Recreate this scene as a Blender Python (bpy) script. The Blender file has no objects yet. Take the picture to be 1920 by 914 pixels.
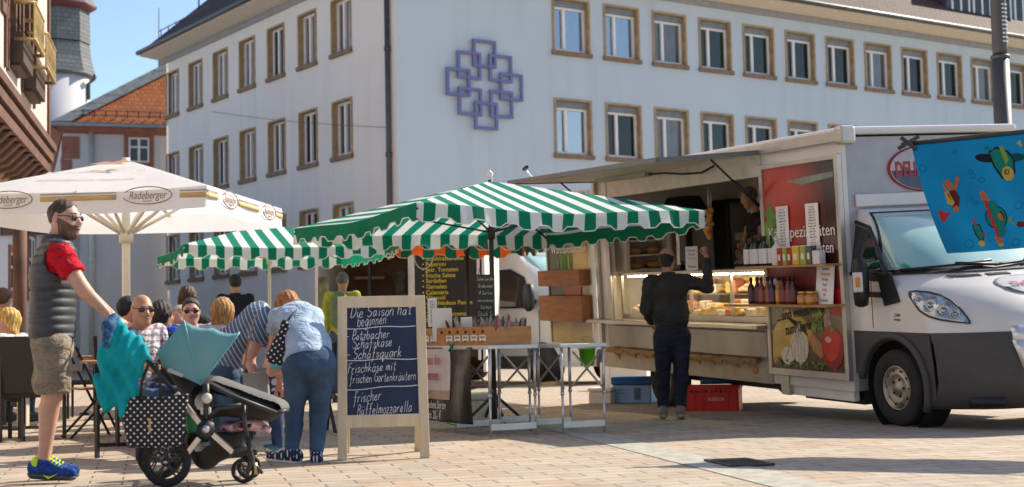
import bpy, bmesh, math, random
import numpy as np
from mathutils import Vector, Matrix

# ------------------------------------------------------------------ camera, world, sun, exposure
SC = bpy.context.scene
COL = SC.collection
R = math.radians
FPX, PITCH, ROLL, CAMH = 2700.0, R(3.71), R(1.14), 0.87
cp, sp, cr, sr = math.cos(PITCH), math.sin(PITCH), math.cos(ROLL), math.sin(ROLL)
FW = Vector((0, cp, sp)); _U = Vector((0, -sp, cp)); _X = Vector((1, 0, 0))
RT = _X * cr - _U * sr; UP = _X * sr + _U * cr
CAM = Vector((0, 0, CAMH))
cam_data = bpy.data.cameras.new('camera'); cam = bpy.data.objects.new('camera', cam_data); COL.objects.link(cam)
cam.matrix_world = Matrix(((RT.x, UP.x, -FW.x, 0), (RT.y, UP.y, -FW.y, 0), (RT.z, UP.z, -FW.z, CAMH), (0, 0, 0, 1)))
cam_data.sensor_width = 36; cam_data.lens = FPX / 1920 * 36
cam_data.clip_start = 0.1; cam_data.clip_end = 2000
cam_data.dof.use_dof = True; cam_data.dof.focus_distance = 12.5; cam_data.dof.aperture_fstop = 2.6
SC.camera = cam

SUN_AZ = math.atan2(0.58, 0.81)          # towards the sun, measured from +X
SUN_EL = R(39.5)
world = bpy.data.worlds.new('World'); SC.world = world; world.use_nodes = True
wn = world.node_tree.nodes; wl = world.node_tree.links
bg = wn['Background']; bg.inputs['Strength'].default_value = 0.125
sky = wn.new('ShaderNodeTexSky'); sky.sky_type = 'NISHITA'; sky.sun_disc = False
sky.sun_elevation = SUN_EL; sky.sun_rotation = math.pi / 2 - SUN_AZ
sky.air_density = 0.85; sky.dust_density = 0.7; sky.ozone_density = 2.0
wl.new(sky.outputs[0], bg.inputs[0])
sun_l = bpy.data.lights.new('sun', 'SUN'); sun_l.energy = 4.5; sun_l.angle = R(0.5); sun_l.color = (1.0, 0.90, 0.76)
sun = bpy.data.objects.new('sun', sun_l); COL.objects.link(sun)
sdir = Vector((math.cos(SUN_AZ) * math.cos(SUN_EL), math.sin(SUN_AZ) * math.cos(SUN_EL), math.sin(SUN_EL)))
sun.rotation_euler = sdir.to_track_quat('Z', 'Y').to_euler()
vs = SC.view_settings
vs.view_transform = 'Standard'; vs.look = 'None'; vs.exposure = 0.78; vs.gamma = 1; vs.use_curve_mapping = False
SC.cycles.max_bounces = 10; SC.cycles.diffuse_bounces = 6; SC.cycles.transparent_max_bounces = 12
SC.cycles.use_denoising = True

# ------------------------------------------------------------------ picture-to-place helpers
def ray(x, y): return FW + RT * ((x - 960) / FPX) + UP * ((457 - y) / FPX)
def gp(x, y, z=0.0):
    d = ray(x, y); return CAM + d * ((z - CAMH) / d.z)
def at(x, y, Y):
    d = ray(x, y); return CAM + d * (Y / d.y)

random.seed(7)
# ------------------------------------------------------------------ object helpers
def tag(o, label=None, cat=None, group=None, kind=None):
    if label: o['label'] = label
    if cat: o['category'] = cat
    if group: o['group'] = group
    if kind: o['kind'] = kind
    return o
def empty(name, loc=(0, 0, 0), rz=0.0, label=None, cat=None, group=None, mat=None):
    o = bpy.data.objects.new(name, None); COL.objects.link(o); o.empty_display_size = 0.1
    o.matrix_basis = mat if mat is not None else Matrix.Translation(Vector(loc)) @ Matrix.Rotation(rz, 4, 'Z')
    return tag(o, label, cat, group)
def kids(o): return [c for c in COL.objects if c.parent == o]
def dup(root, label=None, mat=None, parent=None):
    src = kids(root)
    r = root.copy(); COL.objects.link(r)
    if parent is not None: r.parent = parent
    if mat is not None: r.matrix_basis = mat
    if label: r['label'] = label
    for ch in src: dup(ch, None, None, r)
    return r
def V(*a): return Vector(a if len(a) > 1 else a[0])
def RZ(a): return Matrix.Rotation(a, 3, 'Z')
def TM(loc, rz=0): return Matrix.Translation(Vector(loc)) @ Matrix.Rotation(rz, 4, 'Z')
def frame3(x, y, z): return Matrix(((x[0], y[0], z[0]), (x[1], y[1], z[1]), (x[2], y[2], z[2])))

class MB:
    def __init__(s): s.v = []; s.f = []; s.mi = []; s.sm = []; s.uv = []; s.cur = 0
    def add(s, vs, fs, smooth=False, uvs=None):
        b = len(s.v); s.v += [tuple(v) for v in vs]
        for k, f in enumerate(fs):
            s.f.append([i + b for i in f]); s.mi.append(s.cur); s.sm.append(smooth)
            s.uv.append(uvs[k] if uvs else None)
        return s
    def box(s, c, sz, M=None, taper=1.0):
        c = Vector(c); h = Vector(sz) / 2; vs = []
        for z in (-1, 1):
            t = taper if z > 0 else 1.0
            for x, y in ((-1, -1), (1, -1), (1, 1), (-1, 1)):
                p = Vector((x * h.x * t, y * h.y * t, z * h.z)); vs.append(c + (M @ p if M else p))
        return s.add(vs, [(3, 2, 1, 0), (4, 5, 6, 7), (0, 1, 5, 4), (1, 2, 6, 5), (2, 3, 7, 6), (3, 0, 4, 7)])
    def bx(s, x0, x1, y0, y1, z0, z1): return s.box(((x0 + x1) / 2, (y0 + y1) / 2, (z0 + z1) / 2), (x1 - x0, y1 - y0, z1 - z0))
    def bar(s, a, b, w, h=None, up=(0, 0, 1)):
        a = Vector(a); b = Vector(b); d = b - a; L = d.length; d.normalize(); up = Vector(up)
        x = d.cross(up)
        if x.length < 1e-4: x = d.cross(Vector((1, 0, 0)))
        x.normalize(); y = x.cross(d)
        return s.box((a + b) / 2, (w, L, h or w), frame3(x, d, y))
    def tube(s, pts, r, n=8, closed=False, cap=True, flat=None):
        pts = [Vector(p) for p in pts]; N = len(pts)
        rr = r if isinstance(r, (list, tuple)) else [r] * N
        vs = []; ref = None
        for i, p in enumerate(pts):
            if closed: d = pts[(i + 1) % N] - pts[i - 1]
            else: d = pts[min(i + 1, N - 1)] - pts[max(i - 1, 0)]
            d.normalize()
            if ref is None:
                ref = d.cross(Vector((0.13, 0.21, 1)))
                if ref.length < 1e-3: ref = d.cross(Vector((1, 0, 0)))
            x = ref - d * ref.dot(d)
            if x.length < 1e-6: x = d.orthogonal()
            x.normalize(); ref = x; y = d.cross(x)
            for k in range(n):
                a = 2 * math.pi * k / n
                vs.append(p + x * (rr[i] * math.cos(a)) + y * (rr[i] * math.sin(a) * (flat or 1)))
        fs = []
        for i in range(N if closed else N - 1):
            j = (i + 1) % N
            for k in range(n): fs.append((i * n + k, i * n + (k + 1) % n, j * n + (k + 1) % n, j * n + k))
        if cap and not closed: fs += [tuple(range(n))[::-1], tuple((N - 1) * n + k for k in range(n))]
        return s.add(vs, fs, n > 5)
    def cyl(s, a, b, r0, r1=None, n=16): return s.tube([a, b], [r0, r0 if r1 is None else r1], n)
    def lathe(s, prof, c=(0, 0, 0), n=20, M=None, cap=True):
        c = Vector(c); vs = []
        for r, z in prof:
            for k in range(n):
                a = 2 * math.pi * k / n; p = Vector((r * math.cos(a), r * math.sin(a), z)); vs.append(c + (M @ p if M else p))
        fs = []
        for i in range(len(prof) - 1):
            for k in range(n): fs.append((i * n + k, i * n + (k + 1) % n, (i + 1) * n + (k + 1) % n, (i + 1) * n + k))
        if cap: fs += [tuple(range(n))[::-1], tuple((len(prof) - 1) * n + k for k in range(n))]
        return s.add(vs, fs, True)
    def ell(s, c, r, M=None, nu=14, nv=9):
        prof = []
        c = Vector(c); vs = [c + ((M @ Vector((0, 0, -r[2]))) if M else Vector((0, 0, -r[2])))]
        for i in range(1, nv):
            ph = -math.pi / 2 + math.pi * i / nv
            for k in range(nu):
                a = 2 * math.pi * k / nu
                p = Vector((r[0] * math.cos(ph) * math.cos(a), r[1] * math.cos(ph) * math.sin(a), r[2] * math.sin(ph)))
                vs.append(c + (M @ p if M else p))
        vs.append(c + ((M @ Vector((0, 0, r[2]))) if M else Vector((0, 0, r[2]))))
        fs = [(0, 1 + (k + 1) % nu, 1 + k) for k in range(nu)]
        for i in range(nv - 2):
            for k in range(nu): fs.append((1 + i * nu + k, 1 + i * nu + (k + 1) % nu, 1 + (i + 1) * nu + (k + 1) % nu, 1 + (i + 1) * nu + k))
        t = len(vs) - 1; b = 1 + (nv - 2) * nu
        fs += [(t, b + k, b + (k + 1) % nu) for k in range(nu)]
        return s.add(vs, fs, True)
    def prism(s, pts, vec):
        pts = [Vector(p) for p in pts]; n = len(pts); vec = Vector(vec)
        return s.add(pts + [p + vec for p in pts], [tuple(range(n))[::-1], tuple(range(n, 2 * n))] + [(i, (i + 1) % n, n + (i + 1) % n, n + i) for i in range(n)])
    def grid(s, P, smooth=True, closed_u=False, closed_v=False, uvf=None):
        nu = len(P); nv = len(P[0]); vs = [p for row in P for p in row]; fs = []; uvs = []
        for i in range(nu if closed_u else nu - 1):
            for j in range(nv if closed_v else nv - 1):
                i2 = (i + 1) % nu; j2 = (j + 1) % nv
                fs.append((i * nv + j, i2 * nv + j, i2 * nv + j2, i * nv + j2))
                if uvf: uvs.append([uvf(i, j), uvf(i + 1, j), uvf(i + 1, j + 1), uvf(i, j + 1)])
        return s.add(vs, fs, smooth, uvs or None)
    def build(s, name, mat, parent=None, world=False, bevel=0.0, solid=0.0, subd=0, recalc=True, M=None):
        me = bpy.data.meshes.new(name)
        vs = s.v
        if M is not None: vs = [tuple(M @ Vector(v)) for v in vs]
        if world and parent is not None:
            r = parent; inv = r.matrix_basis.copy()
            while r.parent: r = r.parent; inv = r.matrix_basis @ inv
            inv = inv.inverted(); vs = [tuple(inv @ Vector(v)) for v in vs]
        me.from_pydata(vs, [], s.f)
        for m in (mat if isinstance(mat, (list, tuple)) else [mat]): me.materials.append(m)
        me.polygons.foreach_set('material_index', s.mi); me.polygons.foreach_set('use_smooth', s.sm)
        if any(u is not None for u in s.uv):
            lay = me.uv_layers.new(name='UVMap'); i = 0
            for k, f in enumerate(s.f):
                for q in range(len(f)):
                    lay.data[i].uv = s.uv[k][q] if s.uv[k] else (0, 0); i += 1
        if recalc:
            bm = bmesh.new(); bm.from_mesh(me); bmesh.ops.recalc_face_normals(bm, faces=bm.faces); bm.to_mesh(me); bm.free()
        me.update()
        o = bpy.data.objects.new(name, me); COL.objects.link(o)
        if parent is not None: o.parent = parent
        if solid:
            m = o.modifiers.new('solid', 'SOLIDIFY'); m.thickness = solid; m.offset = 0
        if bevel:
            m = o.modifiers.new('bevel', 'BEVEL'); m.width = bevel; m.segments = 2; m.limit_method = 'ANGLE'; m.angle_limit = R(40); m.harden_normals = False
        if subd:
            m = o.modifiers.new('sub', 'SUBSURF'); m.levels = subd; m.render_levels = subd
        return o

# ------------------------------------------------------------------ materials
def nodes(name):
    m = bpy.data.materials.new(name); m.use_nodes = True
    return m, m.node_tree.nodes, m.node_tree.links, m.node_tree.nodes['Principled BSDF']
def setspec(b, rough, metal, spec):
    b.inputs['Roughness'].default_value = rough; b.inputs['Metallic'].default_value = metal
    b.inputs['Specular IOR Level'].default_value = spec
def objcoord(n): 
    t = n.new('ShaderNodeTexCoord'); return t.outputs['Object']
def mixrgb(n, l, fac, a, b, mode='MIX'):
    m = n.new('ShaderNodeMix'); m.data_type = 'RGBA'; m.blend_type = mode
    for s_, v in ((0, fac), (6, a), (7, b)):
        if hasattr(v, 'links') or hasattr(v, 'is_linked'): l.new(v, m.inputs[s_])
        elif s_ == 0: m.inputs[0].default_value = v
        else: m.inputs[s_].default_value = (v[0], v[1], v[2], 1)
    return m.outputs[2]
def math_(n, l, op, a, b=0.0, c=None):
    m = n.new('ShaderNodeMath'); m.operation = op
    for i, v in enumerate((a, b, c)):
        if v is None: continue
        if hasattr(v, 'is_linked'): l.new(v, m.inputs[i])
        else: m.inputs[i].default_value = v
    return m.outputs[0]
def noise(n, l, vec, scale, detail=4, rough=0.55):
    t = n.new('ShaderNodeTexNoise'); t.inputs['Scale'].default_value = scale; t.inputs['Detail'].default_value = detail; t.inputs['Roughness'].default_value = rough
    if vec is not None: l.new(vec, t.inputs['Vector'])
    return t.outputs['Fac']
def ramp(n, l, fac, stops):
    r = n.new('ShaderNodeValToRGB'); e = r.color_ramp.elements
    while len(e) < len(stops): e.new(0.5)
    for i, (p, c) in enumerate(stops): e[i].position = p; e[i].color = (c[0], c[1], c[2], 1)
    l.new(fac, r.inputs[0]); return r.outputs[0]
def bump(n, l, b, h, strength, dist=0.01):
    q = n.new('ShaderNodeBump'); q.inputs['Strength'].default_value = strength; q.inputs['Distance'].default_value = dist
    l.new(h, q.inputs['Height']); l.new(q.outputs[0], b.inputs['Normal'])
def stretch(n, l, vec, sc):
    m = n.new('ShaderNodeMapping'); m.inputs['Scale'].default_value = sc; l.new(vec, m.inputs['Vector']); return m.outputs[0]
MATS = {}
def mat(name, col, rough=0.6, metal=0.0, var=0.12, scale=6.0, bmp=0.0, bscale=60.0, spec=0.4, st=None, bdist=0.01, coat=0.0):
    if name in MATS: return MATS[name]
    m, n, l, b = nodes(name); setspec(b, rough, metal, spec)
    if coat: b.inputs['Coat Weight'].default_value = coat; b.inputs['Coat Roughness'].default_value = 0.05
    vec = objcoord(n)
    if st: vec = stretch(n, l, vec, st)
    f = noise(n, l, vec, scale)
    lo = tuple(c * (1 - var) for c in col); hi = tuple(min(1, c * (1 + var)) for c in col)
    l.new(ramp(n, l, f, [(0.3, lo), (0.7, hi)]), b.inputs['Base Color'])
    if bmp: bump(n, l, b, noise(n, l, vec, bscale, 3), bmp, bdist)
    MATS[name] = m; return m
def emis(name, col, s):
    if name in MATS: return MATS[name]
    m, n, l, b = nodes(name); b.inputs['Base Color'].default_value = (*col, 1)
    b.inputs['Emission Color'].default_value = (*col, 1); b.inputs['Emission Strength'].default_value = s
    MATS[name] = m; return m
def fabric(name, col, transl=0.3, var=0.06, rough=0.8, uvstripe=None, bmp=0.15, bscale=9.0):
    """cloth that lets some light through; uvstripe=(colour_b, metres per stripe pair)"""
    m, n, l, b = nodes(name); setspec(b, rough, 0, 0.2)
    f = noise(n, l, objcoord(n), 3.0)
    c = ramp(n, l, f, [(0.3, tuple(x * (1 - var) for x in col)), (0.7, tuple(min(1, x * (1 + var)) for x in col))])
    if uvstripe:
        uv = n.new('ShaderNodeUVMap'); uv.uv_map = 'UVMap'; sx = n.new('ShaderNodeSeparateXYZ'); l.new(uv.outputs[0], sx.inputs[0])
        fr = math_(n, l, 'FRACT', math_(n, l, 'DIVIDE', sx.outputs[0], uvstripe[1]))
        k = math_(n, l, 'GREATER_THAN', fr, 0.5)
        if len(uvstripe) > 2:     # a plain band of the second colour along the hem
            k = math_(n, l, 'MAXIMUM', k, math_(n, l, 'GREATER_THAN', sx.outputs[1], uvstripe[2]))
        c2 = ramp(n, l, f, [(0.3, tuple(x * (1 - var) for x in uvstripe[0])), (0.7, tuple(min(1, x * (1 + var)) for x in uvstripe[0]))])
        c = mixrgb(n, l, k, c, c2)
    l.new(c, b.inputs['Base Color'])
    if bmp: bump(n, l, b, noise(n, l, objcoord(n), bscale, 3), bmp, 0.05)
    if transl:
        t = n.new('ShaderNodeBsdfTranslucent'); l.new(c, t.inputs[0])
        mx = n.new('ShaderNodeMixShader'); mx.inputs[0].default_value = transl
        l.new(b.outputs[0], mx.inputs[1]); l.new(t.outputs[0], mx.inputs[2])
        l.new(mx.outputs[0], n['Material Output'].inputs[0])
    MATS[name] = m; return m
def clear_glass(name, tint=(0.9, 0.95, 0.95), refl=0.12):
    m, n, l, b = nodes(name); n.remove(b)
    t = n.new('ShaderNodeBsdfTransparent'); t.inputs[0].default_value = (*tint, 1)
    g = n.new('ShaderNodeBsdfGlossy'); g.inputs['Roughness'].default_value = 0.02
    fr = n.new('ShaderNodeFresnel'); fr.inputs[0].default_value = 1.45
    mx = n.new('ShaderNodeMixShader'); ge = n.new('ShaderNodeNewGeometry'); l.new(math_(n, l, 'MULTIPLY', math_(n, l, 'ADD', fr.outputs[0], refl), math_(n, l, 'SUBTRACT', 1.0, ge.outputs['Backfacing'])), mx.inputs[0]); l.new(t.outputs[0], mx.inputs[1]); l.new(g.outputs[0], mx.inputs[2])
    l.new(mx.outputs[0], n['Material Output'].inputs[0]); MATS[name] = m; return m
def window_glass(name, inner, mirror):
    """a pane seen from outdoors: dim room or curtain behind, street and sky mirrored in front"""
    m, n, l, b = nodes(name); setspec(b, 0.9, 0, 0.0)
    v = stretch(n, l, objcoord(n), (7, 7, 0.6)); f = noise(n, l, v, 2.0)
    f2 = noise(n, l, objcoord(n), 2.2)
    c = mixrgb(n, l, f2, ramp(n, l, f, [(0.35, tuple(x * 0.5 for x in inner)), (0.65, inner)]), tuple(x * 0.35 for x in inner))
    l.new(c, b.inputs['Base Color'])
    g = n.new('ShaderNodeBsdfGlossy'); g.inputs['Roughness'].default_value = 0.015
    q = n.new('ShaderNodeBump'); q.inputs['Strength'].default_value = 0.05; l.new(noise(n, l, objcoord(n), 1.3, 1), q.inputs['Height']); l.new(q.outputs[0], g.inputs['Normal'])
    mx = n.new('ShaderNodeMixShader'); mx.inputs[0].default_value = mirror
    l.new(b.outputs[0], mx.inputs[1]); l.new(g.outputs[0], mx.inputs[2]); l.new(mx.outputs[0], n['Material Output'].inputs[0])
    MATS[name] = m; return m

def text(body, size, parent, mtx, material, align='CENTER', thick=0.002, shear=0.0, name='lettering', sx=1.0, bold=0.0, width=None):
    """printed writing: flat letters standing a hair proud; mtx maps (x right, y up, z out)"""
    cu = bpy.data.curves.new(name, 'FONT'); cu.body = body; cu.size = size; cu.align_x = align; cu.align_y = 'CENTER'
    cu.extrude = thick / 2; cu.shear = shear; cu.resolution_u = 3; cu.offset = bold
    t = bpy.data.objects.new('tmp', cu); COL.objects.link(t)
    me = bpy.data.meshes.new_from_object(t.evaluated_get(bpy.context.evaluated_depsgraph_get()))
    bpy.data.objects.remove(t); bpy.data.curves.remove(cu)
    if width:
        xs = [v.co.x for v in me.vertices]; sx = width / max(1e-4, max(xs) - min(xs))
    me.name = name; me.transform(mtx @ Matrix.Diagonal((sx, 1, 1, 1)))
    me.materials.clear(); me.materials.append(material)
    o = bpy.data.objects.new(name, me); COL.objects.link(o)
    if parent is not None: o.parent = parent
    return o
def plane_mtx(origin, x, y):
    x = Vector(x).normalized(); y = Vector(y); y = (y - x * y.dot(x)).normalized(); z = x.cross(y); o = Vector(origin)
    return Matrix(((x.x, y.x, z.x, o.x), (x.y, y.y, z.y, o.y), (x.z, y.z, z.z, o.z), (0, 0, 0, 1)))

# hand lettering in chalk: strokes in tenths of a capital's height
GL = {'a': '5,4 3,5 1,4 0,2 1,0 3,0 5,3|5,5 5,1 6,0', 'b': '0,10 0,0|0,3 2,5 4,5 5,3 4,0 2,0 0,1', 'c': '5,4 3,5 1,4 0,2 1,0 3,0 5,1',
 'd': '5,3 3,5 1,4 0,2 1,0 3,0 5,2|5,10 5,0', 'e': '0,2 4,3 4,4 2,5 0,3 0,1 2,0 5,1', 'f': '5,9 4,10 2,9 2,0 1,-4|0,5 4,5',
 'g': '5,4 3,5 1,4 0,2 1,0 3,0 5,3|5,5 5,-2 3,-4 0,-3', 'h': '0,10 0,0|0,3 2,5 4,5 4,1 5,0', 'i': '1,5 1,1 2,0|1,7 1.3,8', 'k': '0,10 0,0|4,5 0,2|1,3 5,0',
 'l': '1,10 1,1 2,0', 'm': '0,5 0,0|0,3 2,5 3,4 3,0|3,3 5,5 6,4 6,1 7,0', 'n': '0,5 0,0|0,3 2,5 4,4 4,1 5,0', 'o': '2,5 0,3 0,1 2,0 4,1 4,4 2,5',
 'p': '0,5 0,-4|0,4 2,5 4,4 4,1 2,0 0,1', 'q': '5,4 3,5 1,4 0,2 1,0 3,0 5,3|5,5 5,-4 6,-2', 'r': '0,5 0,0|0,3 2,5 4,5', 's': '4,4 2,5 0,4 1,3 3,2 4,1 2,0 0,1',
 't': '2,9 2,1 3,0 4,1|0,6 4,6', 'u': '0,5 0,1 2,0 4,2|4,5 4,1 5,0', 'v': '0,5 2,0 4,5', 'z': '0,5 4,5 0,0 4,0|1,2.5 3,2.5',
 'ä': '5,4 3,5 1,4 0,2 1,0 3,0 5,3|5,5 5,1 6,0|1.5,7 1.7,7.6|3.8,7 4,7.6', 'ü': '0,5 0,1 2,0 4,2|4,5 4,1 5,0|1,7 1.2,7.6|3.4,7 3.6,7.6',
 'D': '0,10 0,0|-1,10 3,10 6,7 6,3 3,0 -1,0', 'S': '6,9 3,10 0,8 1,6 4,5 6,3 4,0 0,1', 'P': '0,10 0,0|0,10 4,10 5,8 4,5 0,5', 'F': '0,9 0,0|-1,9 5,10|0,5 4,6',
 'G': '6,9 3,10 0,7 0,3 3,0 6,2 6,5 4,5', 'B': '0,10 0,0|0,10 4,10 5,8 4,6 0,5|3,5 5,3 4,0 0,0', 'A': '0,0 3,10 6,0|1,4 5,4', '-': '0,4 4,4', ',': '1,1 0,-2',
 '5': '5,10 1,10 0,6 3,6 5,4 4,1 0,0', '2': '0,8 2,10 5,9 4,5 0,0 5,0', '0': '3,10 0,6 1,1 4,0 5,5 3,10', '4': '4,0 4,10 0,3 6,3', '.': '0,0 0.4,0.4', 'T': '3,10 3,0|0,10 6,10', 'R': '0,10 0,0|0,10 4,10 5,8 4,5 0,5|2,5 6,0'}
def _smooth(p):
    if len(p) < 3: return p
    out = []
    for i in range(len(p) - 1):
        a = p[max(i - 1, 0)]; b = p[i]; c = p[i + 1]; d = p[min(i + 2, len(p) - 1)]
        for t in (0, 0.33, 0.66):
            out.append(tuple(0.5 * (2 * b[k] + (c[k] - a[k]) * t + (2 * a[k] - 5 * b[k] + 4 * c[k] - d[k]) * t * t + (3 * b[k] - a[k] - 3 * c[k] + d[k]) * t ** 3) for k in (0, 1)))
    return out + [p[-1]]
def handwrite(mb, body, x, y, size, r, slant=0.22, jit=0.25, space=1.7, rnd=None):
    """adds hand-drawn letters in the x/z plane of a board facing -y; returns the pen position"""
    rnd = rnd or random.Random(3)
    for ch in body:
        if ch == ' ': x += size * 0.34; continue
        g = GL[ch]; w = 0; dy = rnd.uniform(-.3, .3); sc = rnd.uniform(.93, 1.07)
        for st in g.split('|'):
            p = [tuple(float(q) for q in a.split(',')) for a in st.split()]
            w = max(w, max(a[0] for a in p))
            p = [(a[0] + rnd.uniform(-jit, jit), a[1] + dy + rnd.uniform(-jit, jit)) for a in p]
            p = _smooth(p)
            pts = [(x + (a[0] * 0.72 + a[1] * slant) * size * sc / 10, -0.002, y + a[1] * size * sc / 10) for a in p]
            mb.tube(pts, [r * rnd.uniform(.75, 1.15) for _ in pts], 5)
        x += (w * 0.72 + space) * size / 10
    return x
# ------------------------------------------------------------------ ground
def paver_material():
    m, n, l, b = nodes('pavers'); setspec(b, 0.8, 0, 0.3)
    mp = n.new('ShaderNodeMapping'); mp.inputs['Rotation'].default_value = (0, 0, R(-14)); l.new(objcoord(n), mp.inputs['Vector']); v = mp.outputs[0]
    br = n.new('ShaderNodeTexBrick'); l.new(v, br.inputs['Vector'])
    br.inputs['Scale'].default_value = 1.0; br.inputs['Brick Width'].default_value = 0.40; br.inputs['Row Height'].default_value = 0.18
    br.inputs['Mortar Size'].default_value = 0.007; br.inputs['Mortar Smooth'].default_value = 0.3; br.inputs['Bias'].default_value = 0.0
    br.inputs['Color1'].default_value = (0, 0, 0, 1); br.inputs['Color2'].default_value = (1, 1, 1, 1); br.inputs['Mortar'].default_value = (0.5, 0.5, 0.5, 1)
    tone = ramp(n, l, br.outputs['Color'], [(0.02, (0.48, 0.325, 0.205)), (0.2, (0.50, 0.41, 0.305)), (0.42, (0.52, 0.47, 0.37)), (0.6, (0.45, 0.345, 0.25)), (0.78, (0.42, 0.40, 0.325)), (0.98, (0.53, 0.45, 0.34))])
    big = noise(n, l, v, 0.55, 5); fine = noise(n, l, v, 26, 5)
    c = mixrgb(n, l, math_(n, l, 'MULTIPLY', big, 0.5), tone, (0.36, 0.30, 0.225))
    c = mixrgb(n, l, math_(n, l, 'MULTIPLY', fine, 0.55), c, (0.33, 0.25, 0.18))
    st = noise(n, l, v, 2.3, 6, 0.7)
    c = mixrgb(n, l, ramp(n, l, st, [(0.48, (0, 0, 0)), (0.70, (0.65, 0.65, 0.65))]), c, (0.25, 0.205, 0.165))
    gum = n.new('ShaderNodeTexVoronoi'); gum.inputs['Scale'].default_value = 2.2; l.new(v, gum.inputs['Vector']); c = mixrgb(n, l, ramp(n, l, gum.outputs['Distance'], [(0.035, (.5, .5, .5)), (0.05, (0, 0, 0))]), c, (0.13, 0.11, 0.10))
    c = mixrgb(n, l, br.outputs['Fac'], c, (0.14, 0.10, 0.07))
    l.new(c, b.inputs['Base Color'])
    h = math_(n, l, 'SUBTRACT', math_(n, l, 'MULTIPLY', fine, 0.35), br.outputs['Fac'])
    bump(n, l, b, h, 0.6, 0.006)
    return m
g = MB(); g.add([(-300, -60, 0), (300, -60, 0), (300, 500, 0), (-300, 500, 0)], [(0, 1, 2, 3)])
tag(g.build('ground', paver_material()), kind='structure')
m_drain = mat('drain_stone', (0.36, 0.35, 0.29), 0.85, var=0.25, scale=9, bmp=0.4, bscale=50)
d0 = gp(1020, 795, .004); d1 = gp(1560, 925, .004); dd = (d1 - d0).normalized(); dn = Vector((-dd.y, dd.x, 0)) * 0.17
d0 = d0 - dd * 0.6; d1 = d1 + dd * 6
g = MB(); g.add([d0 - dn, d1 - dn, d1 + dn, d0 + dn], [(0, 1, 2, 3)]); tag(g.build('drain_channel', m_drain), kind='structure')
m_iron = mat('cast_iron', (0.07, 0.065, 0.06), 0.6, 0.6, var=0.3, bmp=0.3)
gc = gp(1385, 868, 0.006); gr = empty('drain_grate', gc, math.atan2(dd.y, dd.x), 'small dark iron drain grate set in the sunlit paving', 'drain grate')
g = MB()
for s_ in (-1, 1): g.box((0, s_ * .14, .004), (.5, .03, .012)); g.box((s_ * .24, 0, .004), (.03, .28, .012))
g.build('grate_frame', m_iron, gr)
g = MB()
for k in range(9): g.box((-.2 + k * .05, 0, .003), (.022, .26, .008))
g.build('grate_bars', m_iron, gr)
g = MB(); g.box((0, 0, -.0005), (.46, .26, .002)); g.build('grate_pit', mat('pit_dark', (0.02, 0.018, 0.016), 0.9), gr)

# ------------------------------------------------------------------ office building
def stucco(name, col, big=0.1):
    m, n, l, b = nodes(name); setspec(b, 0.9, 0, 0.15); v = objcoord(n)
    f = noise(n, l, v, 0.35, 6); s_ = noise(n, l, stretch(n, l, v, (1.6, 1.6, 0.12)), 1.2, 5)
    c = ramp(n, l, f, [(0.3, tuple(x * (1 - big) for x in col)), (0.7, col)])
    c = mixrgb(n, l, ramp(n, l, s_, [(0.5, (0, 0, 0)), (0.75, (.30, .30, .30))]), c, tuple(x * 0.72 for x in col))
    l.new(c, b.inputs['Base Color']); bump(n, l, b, noise(n, l, v, 30, 3), 0.25, 0.01); MATS[name] = m; return m
def tiles(name, c1, c2, w, h, rot=(0, 0, 0), mortar=0.25):
    m, n, l, b = nodes(name); setspec(b, 0.75, 0, 0.25)
    uv = n.new('ShaderNodeUVMap'); uv.uv_map = 'UVMap'; v = uv.outputs[0]
    br = n.new('ShaderNodeTexBrick'); l.new(v, br.inputs['Vector']); br.inputs['Scale'].default_value = 1
    br.inputs['Brick Width'].default_value = w; br.inputs['Row Height'].default_value = h; br.inputs['Mortar Size'].default_value = h * 0.09; br.inputs['Mortar Smooth'].default_value = 0.6
    br.inputs['Color1'].default_value = (*c1, 1); br.inputs['Color2'].default_value = (*c2, 1); br.inputs['Mortar'].default_value = (*[x * mortar for x in c1], 1)
    f = noise(n, l, v, 0.8, 5); c = mixrgb(n, l, math_(n, l, 'MULTIPLY', f, 0.5), br.outputs['Color'], tuple(x * 0.6 for x in c2))
    l.new(c, b.inputs['Base Color']); bump(n, l, b, math_(n, l, 'SUBTRACT', 1.0, br.outputs['Fac']), 0.7, 0.05); MATS[name] = m; return m
def quad_uv(mb, p):   # planar quad with uv in metres
    p = [Vector(q) for q in p]; x = (p[1] - p[0]).normalized(); nrm = x.cross(p[-1] - p[0]).normalized(); y = nrm.cross(x)
    mb.add(p, [tuple(range(len(p)))], False, [[((q - p[0]).dot(x), (q - p[0]).dot(y)) for q in p]])

OC = Vector((-3.15, 40, 0)); dRt = Vector((math.cos(R(34.5)), math.sin(R(34.5)), 0)); dLt = Vector((-math.cos(R(55.5)), math.sin(R(55.5)), 0))
office = empty('office_building', OC, 0, 'large pale grey office building with rows of stone framed windows and a linked squares emblem', 'building')
m_off = stucco('office_stucco_bounce_warmed', (0.80, 0.765, 0.70), .06); m_offb = stucco('office_pale_blue', (0.545, 0.635, 0.68), .05)  # warm bounced light put into the left face's colour; right face bluer
m_stone = mat('window_stone', (0.38, 0.275, 0.15), 0.85, var=0.25, scale=5, bmp=0.3, bscale=25)
m_white = mat('white_frame', (0.80, 0.79, 0.76), 0.45, var=0.04)
m_soff = mat('soffit_cream', (0.74, 0.68, 0.56), 0.8, var=0.05)
m_gut = mat('zinc_dark', (0.10, 0.105, 0.11), 0.5, 0.6, var=0.2)
m_shut = mat('shutter_grey', (0.21, 0.23, 0.24), 0.6, var=0.1)
WT = 11.75
ROWS = ((9.47, 11.16), (6.33, 8.06), (3.2, 4.95))
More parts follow.
